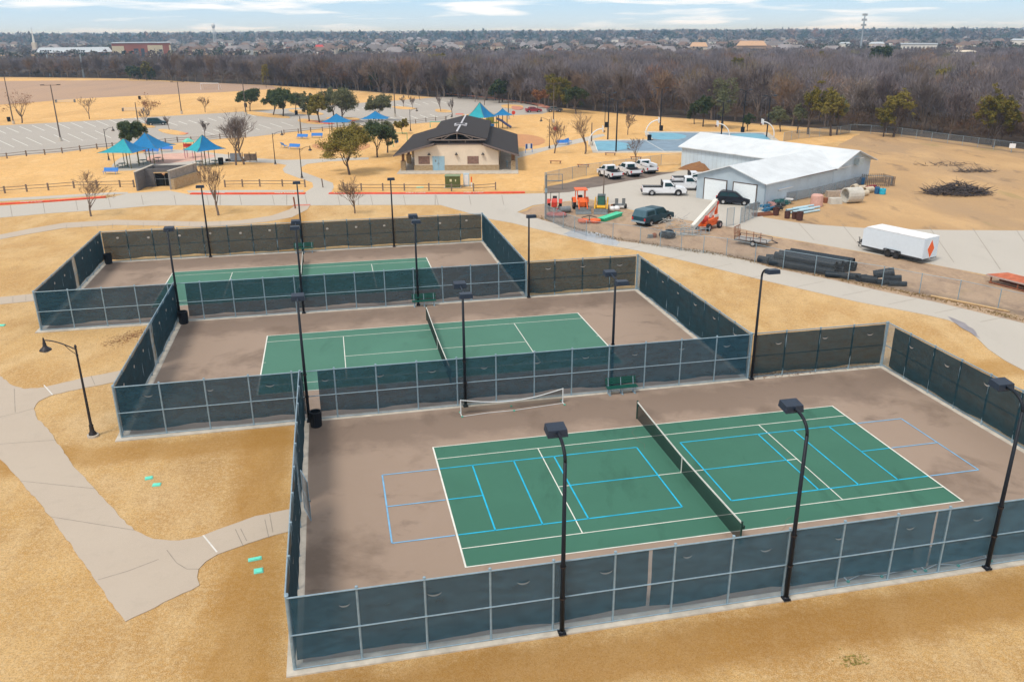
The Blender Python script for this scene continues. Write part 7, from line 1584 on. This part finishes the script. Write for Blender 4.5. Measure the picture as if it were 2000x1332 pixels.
# trees between the houses
sub_m = wood_mat('suburb_trees', [(.35, (.05, .055, .04)), (.5, (.09, .075, .065)), (.62, (.035, .05, .035)), (.75, (.13, .095, .075))], .02)
sub_t = tone_mat('suburb_tree_crowns', [(0, (.035, .05, .035)), (.3, (.06, .075, .045)), (.45, (.13, .105, .10)), (.6, (.17, .145, .145)), (.75, (.10, .085, .08)), (.9, (.20, .15, .13)), (1, (.14, .07, .045))])
def clumps(name, label, N_, d0_, d1_, T, seed, Hr, mtl, zexp=1.0, wf=1.0):
    rg = np.random.default_rng(seed); A = rg.uniform(-.72, .72, N_); Dd = rg.uniform(d0_ ** .5, d1_ ** .5, N_) ** 2; cx, cy = Dd * np.sin(A), Dd * np.cos(A); H = rg.uniform(*Hr, N_); R_ = H * rg.uniform(.4, .75, N_)
    v = rg.normal(0, 1, (N_, T, 3)); v /= np.linalg.norm(v, axis=2, keepdims=True); v *= rg.uniform(.3, 1, (N_, T, 1)) ** .4
    C = np.stack([cx[:, None] + v[..., 0] * R_[:, None], cy[:, None] + v[..., 1] * R_[:, None], H[:, None] * (.55 + .45 * v[..., 2]) + np.array([gz(y) for y in cy])[:, None]], -1)
    s = (R_ * .32 * wf)[:, None, None]; a = rg.normal(0, 1, (N_, T, 3)); b = rg.normal(0, 1, (N_, T, 3)); a /= np.linalg.norm(a, axis=2, keepdims=True); b /= np.linalg.norm(b, axis=2, keepdims=True)
    V = np.stack([C - a * s, C + a * s, C + b * s * 1.6], 2).reshape(-1, 3); F = len(V) // 3; me = bpy.data.meshes.new(name); me.vertices.add(len(V)); me.vertices.foreach_set('co', V.astype(np.float32).ravel()); me.loops.add(F * 3); me.loops.foreach_set('vertex_index', np.arange(F * 3, dtype=np.int32)); me.polygons.add(F); me.polygons.foreach_set('loop_start', np.arange(0, F * 3, 3, dtype=np.int32)); me.update(calc_edges=True); set_tone(me, np.repeat(rg.uniform(0, 1, N_), T))
    me.materials.append(mtl); o = bpy.data.objects.new(name, me); COL.objects.link(o); tag(o, label, 'trees', None, 'stuff')
clumps('suburb_trees', 'dark trees between the houses of the far suburb', 4200, 800, 2300, 30, 31, (3, 8), sub_t)
clumps('horizon_trees', 'blue-hazed belt of trees along the horizon', 8000, 2200, 6500, 14, 32, (9, 22), sub_t, wf=1.5)
# school with long pale roofs and red brick block, church spire
def far_box(px0, px1, dist, z0, z1, depth): a, b = far_at(px0, dist), far_at(px1, dist); return a, b
def far_build(name, label, cat, px0, px1, dist, h, roofz, wm_, rm, depth=30, pitch=0, win=None, hip=.15):
    a, b = far_at(px0, dist), far_at(px1, dist); L = math.hypot(b[0] - a[0], b[1] - a[1]); rz = math.atan2(b[1] - a[1], b[0] - a[0]); t = thing(name, label, cat, a, rz)
    MB().box(0, 0, -1, L, depth, h).build('wall', wm_, t); m = MB(); o = .6
    if roofz > h + .6: i = L * hip; m.add([(-o, -o, h), (L + o, -o, h), (L + o, depth + o, h), (-o, depth + o, h), (i, depth / 2, roofz), (L - i, depth / 2, roofz)], [(0, 1, 5, 4), (1, 2, 5), (2, 3, 4, 5), (3, 0, 4), (3, 2, 1, 0)])
    else: m.box(-o, -o, h, L + o, depth + o, h + .6)
    m.build('roof', rm, t)
    if win:
        for (x0, x1, z0, z1, mt) in win: MB().box(L * x0, -.15, z0, L * x1, 0, z1).build('window' if mt is win_d else 'wall_panel', mt, t)
    return t, L
rw = mat('pale_metal_roof_far', (.44, .49, .54), .5, var=.05, scale=.02); brick_r = mat('school_red_brick', (.36, .12, .08), .9, var=.1, scale=.05); cream_f = mat('school_cream', (.66, .57, .40), .9, var=.05, scale=.05)
far_build('school_wing', 'long low pale-roofed school wing at far left', 'building', 78, 226, 1000, 4.5, 9.0, walls[1], rw, 60, hip=.03, win=[(.02, .25, 1, 3.5, cream_f), (.3, .97, 1.4, 3.0, win_d)])
far_build('school_hall', 'red and cream brick school block right of the long pale roof', 'building', 226, 340, 960, 13.0, 13.2, brick_r, rw, 70, win=[(.0, .2, 0, 10.5, cream_f), (.36, .44, 0, 8, win_d), (.48, .54, 0, 8, win_d), (.60, .86, 0, 11, cream_f), (.79, .85, 3, 7, win_d), (.97, 1.0, 0, 11, cream_f)])
t, L = far_build('church', 'pale hip-roofed church at far left', 'church', 66, 124, 1200, 4, 7.5, walls[0], roofs[1], 40, hip=.45)
s0 = far_at(77, 1210); t = thing('church_spire', 'thin white church spire breaking the horizon at far left', 'spire', s0); MB().box(-2.2, -2.2, 0, 2.2, 2.2, 13).build('tower', walls[2], t); MB().lathe([(1.5, 13), (1.0, 18), (.3, 27), (.001, 28)], 8).build('steeple', walls[3], t); MB().tube([(0, 0, 27), (0, 0, 30)], .3, 5).build('finial', rw, t)
far_build('apartment_block', 'tan-roofed apartment block above the wood at right of centre', 'building', 1435, 1492, 820, 9, 13, walls[0], mat('terracotta_tan', (.50, .32, .20), .9), 20, hip=.1, win=[(.05, .95, 2, 3.5, win_d), (.05, .95, 5, 6.5, win_d)])
far_build('apartment_block', 'cream and orange apartment block left of the tan-roofed one', 'building', 1345, 1378, 900, 7, 11, walls[2], mat('terracotta_tan', (.50, .32, .20), .9), 20, hip=.1, win=[(.05, .95, 2, 3.5, win_d)])
far_build('grey_roof_hall', 'grey gabled hall left of the orange-roofed block', 'building', 1290, 1320, 760, 4, 9.5, mat('siding_cream', (.5, .5, .5)), roofs[1], 18, hip=.2)
far_build('commercial_hall', 'long white commercial hall with dark bays above the wood at right', 'building', 1752, 1822, 900, 9.0, 9.5, walls[3], rw, 40, win=[(.08 + .11 * i, .12 + .11 * i, 1.5, 7.0, win_d) for i in range(8)])
far_build('commercial_hall', 'pale yellow low building with a bright yard right of the white hall', 'building', 1842, 1900, 700, 6.5, 7.5, cream_f, mat('pale_cream_roof', (.70, .62, .50), .8), 40)
far_build('commercial_hall', 'pale green-roofed hall beneath the telecom mast', 'building', 1690, 1720, 1100, 7, 9, walls[2], rw, 25, win=[(.1, .9, 2, 4, win_d)])
far_build('commercial_hall', 'low white hall left of the telecom mast', 'building', 1632, 1660, 1200, 6, 7.5, walls[3], rw, 25)
far_build('white_hall', 'tiny white hall at the far right horizon', 'building', 1962, 1992, 1500, 7, 9, walls[3], rw, 25)
far_build('white_hall', 'long white warehouse low on the horizon left of centre', 'building', 738, 830, 3600, 20, 21, walls[3], rw, 60)
far_build('white_hall', 'small white warehouse on the horizon left of the long one', 'building', 636, 660, 3000, 12, 13, walls[3], rw, 60)
far_build('red_roof_house', 'white house with a bright red roof beyond the wood left of centre', 'house', 618, 637, 1050, 4, 9, walls[3], mat('bright_red_roof', (.5, .06, .05), .8), 14)
def tower(px, dist, H, label, kind):
    loc = far_at(px, dist); t = thing('telecom_mast' if kind else 'water_tower', label, 'tower', loc)
    if kind:
        m = MB(); MB().tube([(0, 0, 0), (0, 0, H)], [1.1, .5], 6).build('mast', steel_tall, t)
        for z in (H - 1, H - 6, H - 11): MB().lathe([(2.6, z - 1.3), (2.6, z + .7)], 9).build('antenna_ring', mat('antenna_grey', (.35, .38, .40), .6), t)
    else:
        for a in range(4): MB().tube([(3 * math.cos(a * PI / 2), 3 * math.sin(a * PI / 2), 0), (2 * math.cos(a * PI / 2), 2 * math.sin(a * PI / 2), H - 8)], .4, 5).build('leg', mat('pale_tower', (.60, .63, .66), .6), t)
        MB().lathe([(.001, H - 9), (2.4, H - 8), (3.8, H - 5), (3.8, H - 2), (2.4, H), (.001, H + 1)], 12).build('tank', mat('pale_tower', (.60, .63, .66), .6), t)
tower(1675, 1000, 38, 'telecom mast with antenna rings breaking the horizon at right', True)
tower(427, 1900, 40, 'pale water tower breaking the horizon at left', False)

# ------------------------------------------------------------------ weeds, leaf litter and tufts
def scatter(name, label, mt, pts, seed, s=.05, hh=.12, kind='stuff'):
    q = random.Random(seed); m = MB()
    for x, y, z in pts:
        for k in range(3):
            a = q.uniform(0, 2 * PI); dx, dy = math.cos(a) * s, math.sin(a) * s; h_ = hh * q.uniform(.5, 1.4); o = len(m.v)
            m.v += [(x - dx, y - dy, z), (x + dx, y + dy, z), (x + q.gauss(0, .05), y + q.gauss(0, .05), z + h_)]; m.f.append((o, o + 1, o + 2))
    o = m.build(name, mt); tag(o, label, 'grass tufts', None, kind)
q = random.Random(9); pts = []
while len(pts) < 10:
    px, py = q.uniform(-60, 2060), 560 + 790 * q.random() ** .8; x, y = G(px, py); u = (x - OX) * math.cos(TH) + (y - OY) * math.sin(TH); v = -(x - OX) * math.sin(TH) + (y - OY) * math.cos(TH)
    if -19 < u < 19 and -10.4 < v < 10.9 or -28.8 < u < 9.3 and 10 < v < 31.2 or -38.7 < u < -.4 and 30.2 < v: continue
    if v > 10 and u > 9: continue
    def inside(poly, X, Y):
        c = False; j = len(poly) - 1
        for i in range(len(poly)):
            if (poly[i][1] > Y) != (poly[j][1] > Y) and X < (poly[j][0] - poly[i][0]) * (Y - poly[i][1]) / (poly[j][1] - poly[i][1]) + poly[i][0]: c = not c
            j = i
        return c
    if not pts: fp = [[G(a, b) for a, b in pp_] for pp_ in ([(-260, 560), (0, 735), (48, 760), (85, 757), (165, 738), (236, 724), (240, 744), (165, 758), (105, 771), (66, 799), (92, 836), (140, 905), (230, 1005), (262, 1036), (300, 1053), (350, 1056), (390, 1049), (430, 1033), (500, 1008), (582, 992), (580, 1034), (520, 1050), (425, 1083), (388, 1112), (390, 1143), (245, 1214), (0, 897), (-300, 690)], [(-200, 590), (0, 581), (78, 573), (82, 587), (0, 595), (-200, 606)])]
    if any(inside(p_, x, y) for p_ in fp): continue
    pts.append((x, y, 0))
pts = []
for k in range(900):
    u, v = q.uniform(9.3, 18.3), q.uniform(10.5, 11.3)
    if u < 13 or q.random() < .3: pts.append((*CW(u, v - .35 + .5 * q.random()), .075))
for k in range(500): a = Vector(G(292, 645)).lerp(Vector(G(215, 672)), q.random()); pts.append((a.x + q.gauss(0, .6), a.y + q.gauss(0, .5), .02))
scatter('leaf_litter', 'red-brown leaf litter blown against the fences', mat('leaf_litter_brown', (.25, .11, .05), .95, var=.4, scale=5), pts, 3, .028, .03)
pts = []
for k in range(1800):
    f = q.random(); a = [(1040, 424), (1130, 452), (1200, 470), (1330, 490), (1400, 500), (1500, 520), (1620, 545), (1725, 565), (1850, 592), (2000, 628)]; i = min(8, int(f * 9)); g_ = f * 9 - i; px = a[i][0] + (a[i + 1][0] - a[i][0]) * g_; py = a[i][1] + (a[i + 1][1] - a[i][1]) * g_; x, y = G(px, py - 3); pts.append((x + q.gauss(0, .25), y + q.gauss(0, .35), 0))
scatter('verge_weeds', 'brown and green weeds along the foot of the yard fence', mat('verge_brown', (.27, .185, .08), .95, var=.4, scale=3), pts, 4, .05, .09)
pts = [(*G(1668, 1290), 0)]
for k in range(60): x, y = G(1668 + q.gauss(0, 14), 1290 + q.gauss(0, 6)); pts.append((x, y, 0))
scatter('green_weed_patch', 'small green weed patch in the grass below the near fence', mat('weed_green', (.30, .25, .07), .9, var=.3), pts, 5, .03, .05)

# ------------------------------------------------------------------ air
HAZE = True
if HAZE:
    m = bpy.data.materials.new('haze_air'); m.use_nodes = True; nt = m.node_tree; nt.nodes.clear(); o_ = N(nt, 'ShaderNodeOutputMaterial'); v = N(nt, 'ShaderNodeVolumePrincipled')
    v.inputs['Color'].default_value = (.42, .68, 1.0, 1); v.inputs['Absorption Color'].default_value = (1, 1, 1, 1); v.inputs['Density'].default_value = .00018; v.inputs['Anisotropy'].default_value = .2; nt.links.new(v.outputs[0], o_.inputs['Volume'])
    h = MB().box(-7200, -70, -1.2, 7200, 9100, 52).build('haze', m); h['kind'] = 'stuff'; h['label'] = 'thin blue air haze over the park and suburb'; h['category'] = 'haze'; h.display_type = 'WIRE'
